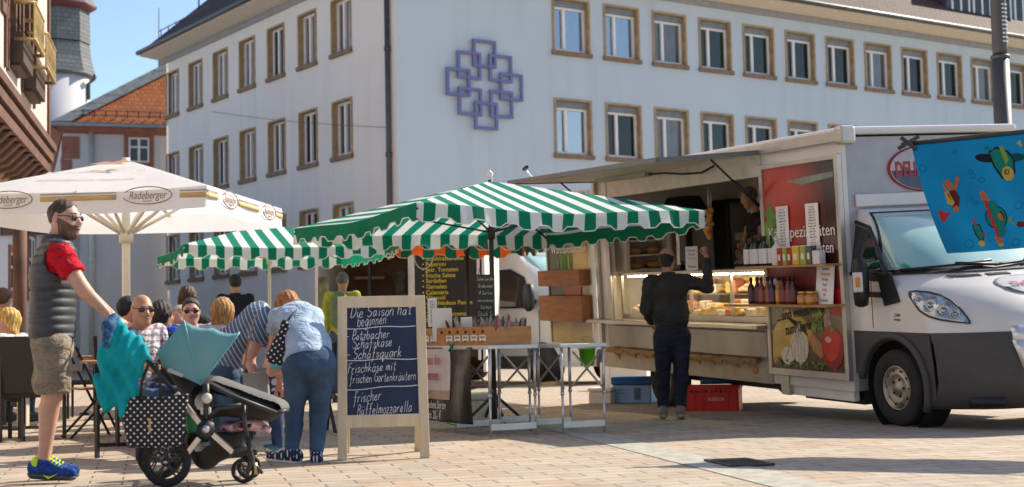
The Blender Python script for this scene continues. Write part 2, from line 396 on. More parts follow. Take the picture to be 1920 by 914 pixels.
def wall_face(dirv, length, u0, step, n, w, nrm):
    """wall with real openings, in the plane of dirv from the corner"""
    mb = MB(); us = [0.0]
    for i in range(n): us += [u0 + step * i, u0 + step * i + w]
    us.append(length); zs = [0.0]
    for z0, z1 in reversed(ROWS): zs += [z0, z1]
    zs.append(WT)
    for i in range(len(us) - 1):
        for j in range(len(zs) - 1):
            if i % 2 == 1 and j % 2 == 1: continue
            p = [dirv * us[i] + V(0, 0, zs[j]), dirv * us[i + 1] + V(0, 0, zs[j]), dirv * us[i + 1] + V(0, 0, zs[j + 1]), dirv * us[i] + V(0, 0, zs[j + 1])]
            mb.add(p, [(0, 1, 2, 3)])
    back = -nrm * 0.42
    mb.add([back, dirv * length + back, dirv * length + back + V(0, 0, WT), back + V(0, 0, WT)], [(0, 1, 2, 3)])
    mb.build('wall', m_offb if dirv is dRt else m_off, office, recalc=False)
nR = Vector((dRt.y, -dRt.x, 0)); nL = Vector((-dLt.y, dLt.x, 0))
wR, wL = 1.40, 1.26; uR, sR_, uL, sL_ = 5.47, 1.97, 2.62, 2.27
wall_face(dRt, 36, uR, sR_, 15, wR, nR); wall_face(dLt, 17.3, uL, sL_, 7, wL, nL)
panes = [window_glass('pane_dark', (0.022, 0.034, 0.026), 0.06), window_glass('pane_green', (0.03, 0.06, 0.035), 0.06), window_glass('pane_sky', (0.03, 0.035, 0.03), 0.5), window_glass('pane_painted_sky', (0.10, 0.26, 0.42), 0.35), window_glass('pane_net', (0.20, 0.21, 0.19), 0.10), window_glass('pane_roofs', (0.05, 0.03, 0.022), 0.28)]  # the blue inner tone paints mirrored sky into its pane
def make_window(w, h, shutter, pane):
    """local: x along the wall, -y out of the wall, z up from the sill"""
    wd = bpy.data.objects.new('window', None); COL.objects.link(wd); wd.parent = office
    st = MB(); t = 0.06; dpt = 0.27
    st.bx(-.02, t, -.03, dpt, 0, h); st.bx(w - t, w + .02, -.03, dpt, 0, h); st.bx(t, w - t, -.03, dpt, h - t, h)
    st.build('stone_frame', m_stone, wd)
    s_ = MB(); s_.bx(-.06, w + .06, -.09, dpt, -.1, .035); s_.build('sill', mat('sill_stone', (0.24, 0.16, 0.10), 0.8, var=.2), wd, bevel=.01)
    f = MB(); a = t; b = w - t; y0, y1 = .15, .23; top = h - t - (0.2 if shutter else 0)
    f.bx(a, a + .075, y0, y1, .035, top); f.bx(b - .075, b, y0, y1, .035, top); f.bx(a + .075, b - .075, y0, y1, .035, .13); f.bx(a + .075, b - .075, y0, y1, top - .075, top)
    mx = a + (b - a) * (0.36 if shutter else 0.42)
    f.bx(mx - .055, mx + .055, y0 - .02, y1, .13, top - .075)
    f.build('frame', m_white, wd, bevel=.008)
    p = MB(); p.bx(a + .05, b - .05, .205, .215, .1, top - .05); p.build('pane', pane, wd)
    if shutter:
        q = MB(); q.bx(a, b, .10, .24, top, h - t)
        q.build('shutter_box', m_shut, wd, bevel=.01)
    return wd
def place_windows(dirv, nrm, n, u0, step, w, shutter, pick):
    protos = {}
    for r_, (z0, z1) in enumerate(ROWS):
        for i in range(n):
            k = pick(r_, i); key = (r_, k)
            # x axis runs left to right as seen from the square
            xdir = dirv if dirv is dRt else -dirv
            org = dirv * (u0 + step * i) + V(0, 0, z0) if dirv is dRt else dirv * (u0 + step * i + w) + V(0, 0, z0)
            M = plane_mtx(org, xdir, V(0, 0, 1)) @ Matrix.Rotation(R(-90), 4, 'X').inverted()
            M = Matrix(((xdir.x, -nrm.x, 0, org.x), (xdir.y, -nrm.y, 0, org.y), (0, 0, 1, org.z), (0, 0, 0, 1)))
            if key not in protos: o = protos[key] = make_window(w, z1 - z0, shutter, panes[k])
            else: o = dup(protos[key], parent=office)
            o.matrix_basis = M
place_windows(dRt, nR, 13, uR, sR_, wR, True, lambda r_, i: (3 if i < 2 else (0, 1, 4, 1, 1, 0, 0, 4)[i % 8]) if r_ == 0 else (2 if i == 0 else (1, 0, 4, 1, 0)[i % 5]))
place_windows(dLt, nL, 7, uL, sL_, wL, False, lambda r_, i: ((2, 2, 0, 2, 2, 5, 2) if r_ == 0 else (5, 0, 5, 2, 0, 5, 5))[i])
# eaves, gutter, roof
ov = 0.85
def eave(dirv, nrm, length, name_len):
    mb = MB(); e = ov
    a0 = nrm * .0; 
    pts = [V(0, 0, WT), V(0, 0, WT + .16)]
    st = 0
    p0 = dirv * (-e) if False else V(0, 0, 0)
    A = V(0, 0, WT - .0); 
    # soffit slab: slopes very slightly, mitred at the corner
    cor = nR * e + nL * e if True else nrm * e
    k = 1.0 / (1 + nR.dot(nL)); cor = (nR + nL) * e * k
    L = dirv * length
    v = [V(0, 0, WT), L + V(0, 0, WT), L + nrm * e + V(0, 0, WT + .10), cor + V(0, 0, WT + .10)]
    v += [p + V(0, 0, .14) for p in v]
    mb.add(v, [(0, 1, 2, 3), (7, 6, 5, 4), (2, 6, 7, 3), (1, 5, 6, 2), (0, 3, 7, 4), (0, 4, 5, 1)]); mb.build('soffit', m_soff, office)
    gt = MB(); o_ = nrm * .07 + V(0, 0, WT + .21)
    gt.tube([cor * 1.07 + V(0, 0, WT + .21), L + nrm * e + o_], .085, 8); gt.build('gutter', m_gut, office)
    fr = MB(); fr.bar(V(0, 0, WT - .11) + nrm * .03, L + V(0, 0, WT - .11) + nrm * .03, .06, .2); fr.build('eave_shade_strip', mat('eave_shade_grey', (0.30, 0.31, 0.33), 0.8), office)  # grey strip standing in for the shadow below the eave
    return cor
cor = eave(dRt, nR, 36, 0); eave(dLt, nL, 18.1, 0)
m_tileb = tiles('roof_brown', (0.115, 0.058, 0.045), (0.075, 0.042, 0.038), .25, .2)
m_slate = tiles('slate_dark', (0.060, 0.068, 0.078), (0.085, 0.095, 0.105), .3, .22)
rz = WT + .24
k45 = 6.5
rf = MB(); inR = -nR * k45 + V(0, 0, k45 * 1.05); inC = -(nR + nL) * k45 / (1 + nR.dot(nL)) + V(0, 0, k45 * 1.05)
c0 = cor + V(0, 0, rz)
quad_uv(rf, [c0, dRt * 36 + nR * ov + V(0, 0, rz), dRt * 36 + inR + V(0, 0, rz), inC + V(0, 0, rz)])
eL = dLt * 18.1 + nL * ov + V(0, 0, rz)
quad_uv(rf, [eL, c0, inC + V(0, 0, rz), dLt * 13 - nL * k45 + V(0, 0, rz + k45 * 1.05)])
rf.build('roof', m_tileb, office, recalc=False)
def dormer(dirv, nrm, u, w, n, up=0.55):
    d = bpy.data.objects.new('dormer', None); COL.objects.link(d); d.parent = office
    xd = dirv if dirv is dRt else -dirv
    org = dirv * u - nrm * .25 + V(0, 0, rz - .05)
    d.matrix_basis = Matrix(((xd.x, -nrm.x, 0, org.x), (xd.y, -nrm.y, 0, org.y), (0, 0, 1, org.z), (0, 0, 0, 1)))
    b = MB(); b.bx(0, w, 0, 3.4, 0, 2.5); b.build('cheeks', mat('dormer_clad', (0.075, 0.085, 0.10), 0.6, var=.2), d)
    s_ = MB(); s_.bx(-.15, w + .15, -.2, 3.5, 2.505, 2.62); s_.build('dormer_roof', m_gut, d)
    for i in range(n):
        ww = (w - .3) / n
        f = MB(); x0 = .15 + i * ww + .1; x1 = x0 + ww - .2
        f.bx(x0, x0 + .09, -.05, .02, up, 2.2); f.bx(x1 - .09, x1, -.05, .02, up, 2.2); f.bx(x0 + .09, x1 - .09, -.05, .02, up, up + .09); f.bx(x0 + .09, x1 - .09, -.05, .02, 2.11, 2.2); f.bx((x0 + x1) / 2 - .05, (x0 + x1) / 2 + .05, -.06, .02, up + .09, 2.11)
        f.build('window_frame', m_white, d)
        p = MB(); p.bx(x0 + .05, x1 - .05, -.03, -.02, up + .05, 2.15); p.build('pane', panes[0], d)
    return d
dormer(dRt, nR, 18.4, 3.2, 2); dormer(dRt, nR, 24.2, 5.4, 4); dormer(dRt, nR, 32.2, 4, 3); dormer(dLt, nL, 10.6, 1.9, 1)
# snow rail and antenna of the left roof side
sg = MB()
for k in range(7):
    q = dLt * (16.6 - k * .75) + nL * .55 + V(0, 0, rz + .32); sg.bar(q, q + V(0, 0, .34), .03)
sg.tube([dLt * 16.8 + nL * .55 + V(0, 0, rz + .62), dLt * 11.9 + nL * .55 + V(0, 0, rz + .62)], .02, 5); sg.build('snow_rail', m_gut, office)
an = MB(); q = dLt * 15.0 - nL * .3 + V(0, 0, rz + .5); an.tube([q, q + V(0, 0, 4)], .03, 6); an.build('antenna', m_gut, office)
# emblem: eight linked square rings
m_emb = mat('emblem_violet', (0.16, 0.17, 0.36), 0.55, var=0.08)
em = bpy.data.objects.new('emblem', None); COL.objects.link(em); em.parent = office
for i, (u, z) in enumerate(((2.92, 9.13), (2.38, 8.74), (2.0, 8.22), (3.47, 8.74), (3.84, 8.22), (2.38, 7.68), (3.47, 7.68), (2.92, 7.3))):
    q = MB(); h = .405; t = .085; yo = .07 + (i % 2) * .0
    def P(a, b, e): return dRt * (u + a) + V(0, 0, z + b) + nR * e
    for (a0, a1, b0, b1) in ((-h, h, h - t, h), (-h, h, -h, -h + t), (-h, -h + t, -h + t, h - t), (h - t, h, -h + t, h - t)):
        q.prism([P(a0, b0, .05 + i * .004), P(a1, b0, .05 + i * .004), P(a1, b1, .05 + i * .004), P(a0, b1, .05 + i * .004)], nR * .07)
    q.build('square_ring', m_emb, em)
dp = MB(); q = dLt * .32 + nL * .1; dp.tube([q, q + V(0, 0, WT + .1)], .075, 10)
for z in (3, 6, 9): dp.tube([q + V(0, 0, z), q + V(0, 0, z + .12)], .095, 10)
dp.build('drainpipe', m_gut, office)
cb = MB(); a = dLt * 13 + nL * .06 + V(0, 0, 9.06); b_ = dLt * .25 + nL * .12 + V(0, 0, 6.8)
cb.tube([a.lerp(b_, t / 8) - V(0, 0, .08 * math.sin(math.pi * t / 8)) + nL * .25 * math.sin(math.pi * t / 8) for t in range(9)], .008, 5); cb.build('wall_cable', m_gut, office)

# ------------------------------------------------------------------ plastered house with the orange roof
pd = Vector((.945, .327, 0)).normalized(); pb = Vector((-pd.y, pd.x, 0)); pn = -pb
hc = at(118, 236, 56); hz = hc.z
house = empty('plastered_house', (hc.x, hc.y, 0), 0, 'plastered house with orange tiled roof, grey slate hip and red sandstone corner', 'house')
m_plast = stucco('plaster_white', (0.64, 0.63, 0.62), .12); m_sand = mat('red_sandstone', (0.30, 0.13, 0.095), 0.85, var=.2, scale=3, bmp=.3)
m_wood_d = mat('dark_wood', (0.085, 0.045, 0.03), 0.75, var=.35, scale=2, st=(1, 1, 8), bmp=.2)
w_ = MB(); Lh, Dh = 16, 14
w_.prism([V(0, 0, 0), pd * Lh, pd * Lh + pb * Dh, pb * Dh], V(0, 0, hz - .05)); w_.build('wall', m_plast, house)
m_orange = tiles('tiles_orange', (0.55, 0.19, 0.06), (0.40, 0.115, 0.04), .22, .24, mortar=.5)
e0 = -pd * .45 + pn * .45 + V(0, 0, hz)
hipv = (pd * 1 + pb * .5 + V(0, 0, .63))
r_ = MB(); quad_uv(r_, [e0, e0 + pd * 17, e0 + pd * 17 + (pb * .5 + V(0, 0, .63)) * 9, e0 + hipv * 9]); r_.build('roof', m_orange, house, recalc=False)
r_ = MB(); quad_uv(r_, [e0 + pb * 15, e0, e0 + hipv * 9, e0 + pb * 10 + pd * 8 + V(0, 0, 4.9)]); r_.build('side_roof', m_slate, house, recalc=False)
r_ = MB(); a = e0 + V(0, 0, .06); nn = (pb * .5 + V(0, 0, .63)).cross(pd).normalized() * -.05
for k in range(14):
    q0 = a + hipv * (k * .65); q1 = a + hipv * (k * .65 + .72); wv = (pd * .75)
    r_.prism([q0, q0 + wv + nn, q1 + wv * 1.0 + nn, q1], V(0, 0, .05))
r_.build('hip_slates', mat('slate_grey', (0.20, 0.215, 0.205), 0.6, var=.25, scale=3), house)
g_ = MB(); g_.tube([e0 - pd * .1 + pn * .08, e0 + pd * 17 + pn * .08], .09, 8); g_.build('gutter', mat('zinc', (0.27, 0.29, 0.30), 0.5, .5, var=.15), house)
g_ = MB(); g_.prism([pn * .05 - pd * .05 + V(0, 0, hz - .3), pd * Lh + pn * .05 + V(0, 0, hz - .3), pd * Lh + pn * .4 + V(0, 0, hz - .1), pn * .4 - pd * .3 + V(0, 0, hz - .1)], V(0, 0, .12)); g_.build('cornice', m_sand, house)
g_ = MB(); g_.prism([-pd * .05 + V(0, 0, hz - .3), pb * Dh - pd * .05 + V(0, 0, hz - .3), pb * Dh - pd * .42 + V(0, 0, hz - .1), -pd * .42 + pn * .3 + V(0, 0, hz - .1)], V(0, 0, .12)); g_.build('cornice', m_sand, house)
g_ = MB(); up_ = pb * .5 + V(0, 0, .63); nr_ = pd.cross(up_).normalized()
for k in range(36):
    q = e0 + pd * (1.2 + k * .42) + up_ * .55; g_.bar(q + nr_ * .02, q + nr_ * .36, .035)
for hh in (.12, .36): g_.tube([e0 + pd * 1.1 + up_ * .55 + nr_ * hh, e0 + pd * 16.6 + up_ * .55 + nr_ * hh], .022, 5)
g_.build('snow_guard', m_gut, house)
for k in range(9):
    q = MB(); a = .34 if k % 2 else .62; z0 = hz - 1.3 - k * .92
    q.prism([pn * .04 - pd * .04 + V(0, 0, z0), pd * a + pn * .04 + V(0, 0, z0), pd * a - pn * .1 + V(0, 0, z0), pb * (1.2 - a) - pd * .04 + V(0, 0, z0)], V(0, 0, .88)); q.build('corner_stone', m_sand, house)
g_ = MB(); q = pd * 1.35 + pn * .12; q = pd * ((at(172, 300, 56) - Vector((hc.x, hc.y, 0))).dot(pd)) + pn * .12
g_.tube([q, q + V(0, 0, hz - .2)], .1, 10); g_.build('downpipe', mat('zinc_pale', (0.50, 0.52, 0.50), 0.5, .3, var=.1), house)
def plain_window(parent, org, xd, nrm, w, h, surround, cross=True):
    wd = bpy.data.objects.new('window', None); COL.objects.link(wd); wd.parent = parent
    wd.matrix_basis = Matrix(((xd.x, -nrm.x, 0, org.x), (xd.y, -nrm.y, 0, org.y), (0, 0, 1, org.z), (0, 0, 0, 1)))
    s_ = MB(); t = .17
    s_.bx(-t, 0, -.05, .02, -t, h + t); s_.bx(w, w + t, -.05, .02, -t, h + t); s_.bx(0, w, -.05, .02, h, h + t); s_.bx(0, w, -.07, .02, -t, 0); s_.build('surround', surround, wd)
    p = MB(); p.bx(0, w, -.012, .01, 0, h); p.build('pane', panes[0], wd)
    f = MB(); f.bx(0, .07, -.04, -.013, 0, h); f.bx(w - .07, w, -.04, -.013, 0, h); f.bx(.07, w - .07, -.04, -.013, 0, .07); f.bx(.07, w - .07, -.04, -.013, h - .07, h)
    if cross: f.bx(w / 2 - .05, w / 2 + .05, -.045, -.013, .07, h - .07); f.bx(.07, w - .07, -.043, -.013, h * .58, h * .58 + .07)
    f.build('frame', m_white, wd)
    return wd
def on_house(px, py): 
    d = ray(px, py); o = CAM - hc; t = -(o.dot(pn)) / d.dot(pn); q = CAM + d * t; return q - Vector((hc.x, hc.y, 0))
q = on_house(241, 305); plain_window(house, q, pd, pn, .8, 1.0, m_sand)
plain_window(house, q + pd * 4.2, pd, pn, .8, 1.0, m_sand)
plain_window(house, pb * 1.6 + V(0, 0, hz - 2.6) , -pb, -pd, .7, 1.3, m_sand)
# dark red roof piece rising behind the hip
dr = MB(); q = e0 + hipv * 1.6 + pb * 1.2
quad_uv(dr, [q, q + pd * 5 + pb * .5 + V(0, 0, 2.0), q + pd * 5 + pb * 2 + V(0, 0, 2.1), q + pb * 2.5 + V(0, 0, .3)])
dr.build('rear_dormer', mat('dark_red', (0.12, 0.035, 0.035), 0.7), house, solid=.25)

# ------------------------------------------------------------------ church tower
tc = at(110, 200, 78); tower = empty('church_tower', (tc.x, tc.y, 0), 0, 'round white church tower with octagonal grey slate belfry', 'tower')
def tz(py): return at(110, py, 78).z
r0 = 58 / FPX * 78
t_ = MB(); t_.lathe([(r0, 0), (r0, tz(140)), ], n=40); t_.build('shaft', m_plast, tower)
m_sl2 = tiles('slate_belfry', (0.15, 0.165, 0.165), (0.20, 0.215, 0.21), .34, .24, mortar=.55)
def octa(mb, r1, z1, r2, z2, rot):
    for k in range(8):
        a0 = rot + k * math.pi / 4; a1 = a0 + math.pi / 4
        quad_uv(mb, [V(r1 * math.cos(a0), r1 * math.sin(a0), z1), V(r1 * math.cos(a1), r1 * math.sin(a1), z1), V(r2 * math.cos(a1), r2 * math.sin(a1), z2), V(r2 * math.cos(a0), r2 * math.sin(a0), z2)])
ro = R(22.5 - 8)
b_ = MB(); ra = r0 * 1.05
octa(b_, ra * 1.12, tz(143), ra * .98, tz(112), ro); octa(b_, ra * .98, tz(112), ra * .93, tz(85), ro); octa(b_, ra * .95, tz(83), ra * .93, tz(24), ro)
b_.build('belfry', m_sl2, tower, recalc=True)
b_ = MB(); b_.lathe([(ra * 1.1, tz(143) - .12), (ra * 1.16, tz(143)), (ra * 1.1, tz(143) + .05)], n=8, M=RZ(ro)); b_.build('drip_edge', m_gut, tower)
b_ = MB(); b_.lathe([(ra * .92, tz(24)), (ra * 1.14, tz(16)), (ra * 1.16, tz(12))], n=8, M=RZ(ro)); b_.build('cornice', mat('dark_red', (0.12, 0.035, 0.035)), tower)
b_ = MB(); octa(b_, ra * 1.16, tz(12), ra * .6, tz(-45), ro); octa(b_, ra * .6, tz(-45), ra * .1, tz(-190), ro); b_.build('cap', m_sl2, tower)
b_ = MB()
a = ro + R(-90) + R(-22.5 - 22.5 + 4)
for k in range(14):
    z = tz(78) + k * (tz(22) - tz(78)) / 14; c_ = V(math.cos(R(-119)), math.sin(R(-119)), 0); s_ = V(-c_.y, c_.x, 0)
    b_.prism([c_ * ra * .93 - s_ * .55 + V(0, 0, z), c_ * ra * .93 + s_ * .55 + V(0, 0, z), c_ * ra * .86 + s_ * .55 + V(0, 0, z + .12), c_ * ra * .86 - s_ * .55 + V(0, 0, z + .12)], V(0, 0, .05))
b_.build('louvre', mat('louvre_brown', (0.10, 0.055, 0.04), 0.8), tower)
b_ = MB(); q = V(ra * 1.1, -.3, 0); b_.tube([q + V(.15, 0, tz(143)), q + V(.1, 0, tz(152)), q + V(-.2, 0, tz(160)), q + V(-.2, 0, tz(190))], .09, 8); b_.build('downpipe', m_gut, tower)
mast = empty('antenna_mast', at(299, 250, 70).to_2d().to_3d(), 0, 'thin dark lightning mast against the sky beside the orange roof', 'mast')
q = MB(); zt = at(299, 15, 70).z; q.tube([V(0, 0, 0), V(0, 0, zt * .8), V(0, 0, zt)], [.07, .06, .02], 6); q.build('pole', m_gut, mast)

# ------------------------------------------------------------------ half-timbered house on the left
fd = Vector((-.2148, .9767, 0)); fn = Vector((.9767, .2148, 0))      # its street side faces +x
fo = Vector((-9.69, 30, 0)); JZ = 5.1
timber = empty('half_timbered_house', fo, 0, 'half timbered house with jettied upper floor and gold window grilles', 'house')
m_pink = stucco('plaster_pink', (0.60, 0.50, 0.43), .1)
m_tim = mat('timber_brown', (0.12, 0.060, 0.040), 0.8, var=.3, scale=2.5, bmp=.3)
m_gold = mat('gilt_iron', (0.36, 0.25, 0.10), 0.5, .4, var=.2)
b_ = MB(); b_.prism([V(0, 0, JZ), -fd * 22 + V(0, 0, JZ), -fd * 22 - fn * 8 + V(0, 0, JZ), -fn * 8 + V(0, 0, JZ)], V(0, 0, 10)); b_.build('upper_wall', m_pink, timber)
def beam(u0, z0, u1, z1, w=.2, name='timber_beam', parent=None):
    q = MB(); q.bar(-fd * u0 + fn * .01 + V(0, 0, z0), -fd * u1 + fn * .01 + V(0, 0, z1), w, .07, up=fn); 
    return q.build(name, m_tim, parent or timber)
def on_tim(px, py, off=0.0):
    d = ray(px, py); o = CAM - (fo + fn * off); t = -o.dot(fn) / d.dot(fn); q = CAM + d * t; return -(q - fo).dot(fd), q.z
for px in (85,): beam(.1, JZ, .1, 15, .28)
for px, py0, py1 in ((62, 60, 245), (40, 130, 210), (12, 120, 180), (8, 0, 100)):
    u, z = on_tim(px, py1); beam(u, JZ + .3, u, 15, .14)
u0, z0 = on_tim(62, 100); u1, z1 = on_tim(84, 150); beam(u0, z0, u1, z1, .16)
u0, z0 = on_tim(0, 8); u1, z1 = on_tim(14, 30); beam(u0, z0, u1, z1, .18)
m_reveal = mat('timber_window', (0.10, 0.05, 0.03), 0.7, var=.3)
for (xa, xb, yb, yt) in ((17, 31, 100, -120), (43, 57, 152, -60)):
    ua, _ = on_tim(xa, yb); ub, zb = on_tim(xb, yb)
    wd = bpy.data.objects.new('window', None); COL.objects.link(wd); wd.parent = timber
    def pt(u, z, e): return -fd * u + fn * e + V(0, 0, z)
    q = MB(); q.prism([pt(ua, zb, .0), pt(ub, zb, .0), pt(ub, zb + 2.6, .0), pt(ua, zb + 2.6, .0)], fn * .015); q.build('pane', panes[0], wd)
    q = MB()
    for (p0, p1) in (((ua, zb), (ua, zb + 2.6)), ((ub, zb), (ub, zb + 2.6)), ((ua, zb + 2.6), (ub, zb + 2.6)), (((ua + ub) / 2, zb), ((ua + ub) / 2, zb + 2.6))):
        q.bar(pt(*p0, .06), pt(*p1, .06), .2, .12, up=fn)
    q.build('frame', m_reveal, wd)
    q = MB(); q.bar(pt(ua + .2, zb - .12, .14), pt(ub - .2, zb - .12, .14), .5, .22, up=fn); q.bar(pt(ua + .1, zb - .3, .08), pt(ub - .1, zb - .3, .08), .25, .2, up=fn); q.build('sill', mat('sill_dark', (.07, .045, .03)), wd)
    q = MB(); e = .42; zt = zb + .62
    for hh in (zb, zt): q.tube([pt(ua + .2, hh, .1), pt(ua + .2, hh, e), pt(ub - .2, hh, e), pt(ub - .2, hh, .1)], .035, 6)
    n_ = 7
    for k in range(n_ + 1):
        u = ua + .2 + (ub - ua - .4) * k / n_; q.tube([pt(u, zb, e), pt(u, zt, e)], .022, 5)
        if k < n_: q.tube([pt(u + (ub - ua - .4) / n_ * (.5 + .5 * math.cos(t)), zb + .31 + .2 * math.sin(t), e) for t in np.linspace(0, 6.28, 9)], .02, 5)
    q.build('flower_grille', m_gold, wd)
# moulded jetty beam, brackets, cove and ground floor
b_ = MB()
for k, (dz, e, h) in enumerate(((0, .16, .16), (-.2, .1, .18), (-.42, .04, .2))): b_.prism([fd * .15 + fn * (-.3) + V(0, 0, JZ + dz - h), -fd * 22 - fn * .3 + V(0, 0, JZ + dz - h), -fd * 22 + fn * e + V(0, 0, JZ + dz - h), fd * .15 + fn * e + V(0, 0, JZ + dz - h)], V(0, 0, h - .015))
b_.build('jetty_moulding', m_tim, timber)
for k in range(12):
    q = MB(); u = .35 + k * .72; q.prism([-fd * u + fn * .02 + V(0, 0, JZ - .64), -fd * u - fn * .55 + V(0, 0, JZ - .64), -fd * u - fn * .62 + V(0, 0, JZ - 1.05), -fd * u - fn * .3 + V(0, 0, JZ - .95)], -fd * .26); q.build('bracket', m_tim, timber, bevel=.03)
b_ = MB(); b_.prism([fd * .1 - fn * .25 + V(0, 0, JZ - .63), -fd * 22 - fn * .25 + V(0, 0, JZ - .63), -fd * 22 - fn * 1.3 + V(0, 0, JZ - 1.9), fd * .1 - fn * 1.3 + V(0, 0, JZ - 1.9)], V(0, 0, .1)); b_.build('cove', mat('cove_tan', (0.34, 0.22, 0.16), .9, var=.15), timber)
b_ = MB(); b_.prism([fd * .1 - fn * 1.3, -fd * 22 - fn * 1.3, -fd * 22 - fn * 8, fd * .1 - fn * 8], V(0, 0, JZ - 1.8)); b_.build('ground_wall', m_pink, timber)
pp = at(37, 480, 21); q = MB(); q.cyl((pp - fo).to_2d().to_3d(), (pp - fo).to_2d().to_3d() + V(0, 0, 3.25), .1); q.build('jetty_post', m_tim, timber)

# low white annex further back, with red framed windows and timbers
ao = at(150, 600, 52).to_2d().to_3d(); ad = Vector((-.2, .98, 0)).normalized(); a_n = Vector((ad.y, -ad.x, 0))
annex = empty('white_annex', ao, 0, 'low white annex with dark red window frames and brown timbers beyond the jetty post', 'house')
b_ = MB(); b_.prism([V(0, 0, 0), -ad * 20, -ad * 20 - a_n * 6, -a_n * 6], V(0, 0, 5.6)); b_.build('wall', m_plast, annex)
def on_ann(px, py):
    d = ray(px, py); o = CAM - ao; t = -o.dot(a_n) / d.dot(a_n); q = CAM + d * t; return -(q - ao).dot(ad), q.z
for (xa, xb, ya, yb) in ((17, 29, 545, 478), (52, 63, 552, 448)):
    ua, za = on_ann(xa, ya); ub, zb = on_ann(xb, yb)
    q = plain_window(annex, -ad * ua + V(0, 0, za), ad, a_n, abs(ua - ub), abs(zb - za), m_sand)
for (x0, y0, x1, y1) in ((0, 432, 120, 432), (47, 430, 95, 398), (4, 390, 4, 432)):
    u0, z0 = on_ann(x0, y0); u1, z1 = on_ann(x1, y1); q = MB(); q.bar(-ad * u0 + a_n * .02 + V(0, 0, z0), -ad * u1 + a_n * .02 + V(0, 0, z1), .25, .08, up=a_n); q.build('timber_beam', m_tim, annex)

# ------------------------------------------------------------------ street lamp post
lp = at(1892, 500, 17.2); lamp = empty('lamp_post', lp.to_2d().to_3d(), 0, 'tall dark grey lamp post behind the snack truck', 'lamp post')
m_lp = mat('lamp_grey', (0.085, 0.085, 0.085), 0.5, .3, var=.1)
q = MB(); q.cyl((0, 0, 0), (0, 0, 4.1), .105, .105, 20); q.build('post', m_lp, lamp)
q = MB(); q.cyl((0, 0, 4.1), (0, 0, 4.14), .112, .112, 20); q.build('collar', m_lp, lamp)
q = MB(); q.lathe([(.085, 4.14), (.09, 4.25), (.09, 4.85), (.085, 4.95), (.02, 5.0)], n=20); q.build('lamp_head', m_lp, lamp)
for k in range(10):
    q = MB()
    for j in range(3):
        a = R(-75 + j * 22); q.box((.091 * math.cos(a), .091 * math.sin(a), 4.3 + k * .05), (.012, .022, .02), RZ(a))
    q.build('lens_slot', mat('lens_pale', (.75, .75, .72), .2), lamp)

# ------------------------------------------------------------------ houses on the other sides of the square, seen only as reflections and bounced light
def townhouse(loc, rz, w, d, h, wall, roofm, label):
    t = empty('townhouse', loc, rz, label, 'house'); q = MB(); q.bx(-w / 2, w / 2, 0, d, 0, h); q.build('wall', wall, t)
    q = MB(); e = .4
    quad_uv(q, [V(-w / 2 - e, -e, h), V(w / 2 + e, -e, h), V(w / 2 + e, d / 2, h + d * .5), V(-w / 2 - e, d / 2, h + d * .5)]); quad_uv(q, [V(w / 2 + e, d + e, h), V(-w / 2 - e, d + e, h), V(-w / 2 - e, d / 2, h + d * .5), V(w / 2 + e, d / 2, h + d * .5)])
    q.add([V(-w / 2, 0, h), V(-w / 2, d, h), V(-w / 2, d / 2, h + d * .48)], [(0, 1, 2)]); q.add([V(w / 2, 0, h), V(w / 2, d, h), V(w / 2, d / 2, h + d * .48)], [(0, 1, 2)]); q.build('roof', roofm, t)
    for fl in range(int(h // 3)):
        for k in range(int(w // 2.4)): plain_window(t, V(-w / 2 + .9 + k * 2.4, 0, .9 + fl * 3), V(1, 0, 0), V(0, -1, 0), 1.0, 1.5, m_sand)
m_ytan = stucco('plaster_ochre', (0.62, 0.48, 0.32), .12)
townhouse((-34, 8, 0), R(90), 26, 10, 9, m_pink, m_orange, 'pink plastered house with orange roof across the square, left of the half timbered house')
townhouse((-8, -26, 0), R(180), 24, 10, 10, m_ytan, m_orange, 'ochre plastered house with orange roof on the near side of the square')
townhouse((20, -26, 0), R(180), 26, 10, 9, m_plast, m_tileb, 'white plastered house with brown roof on the near side of the square')
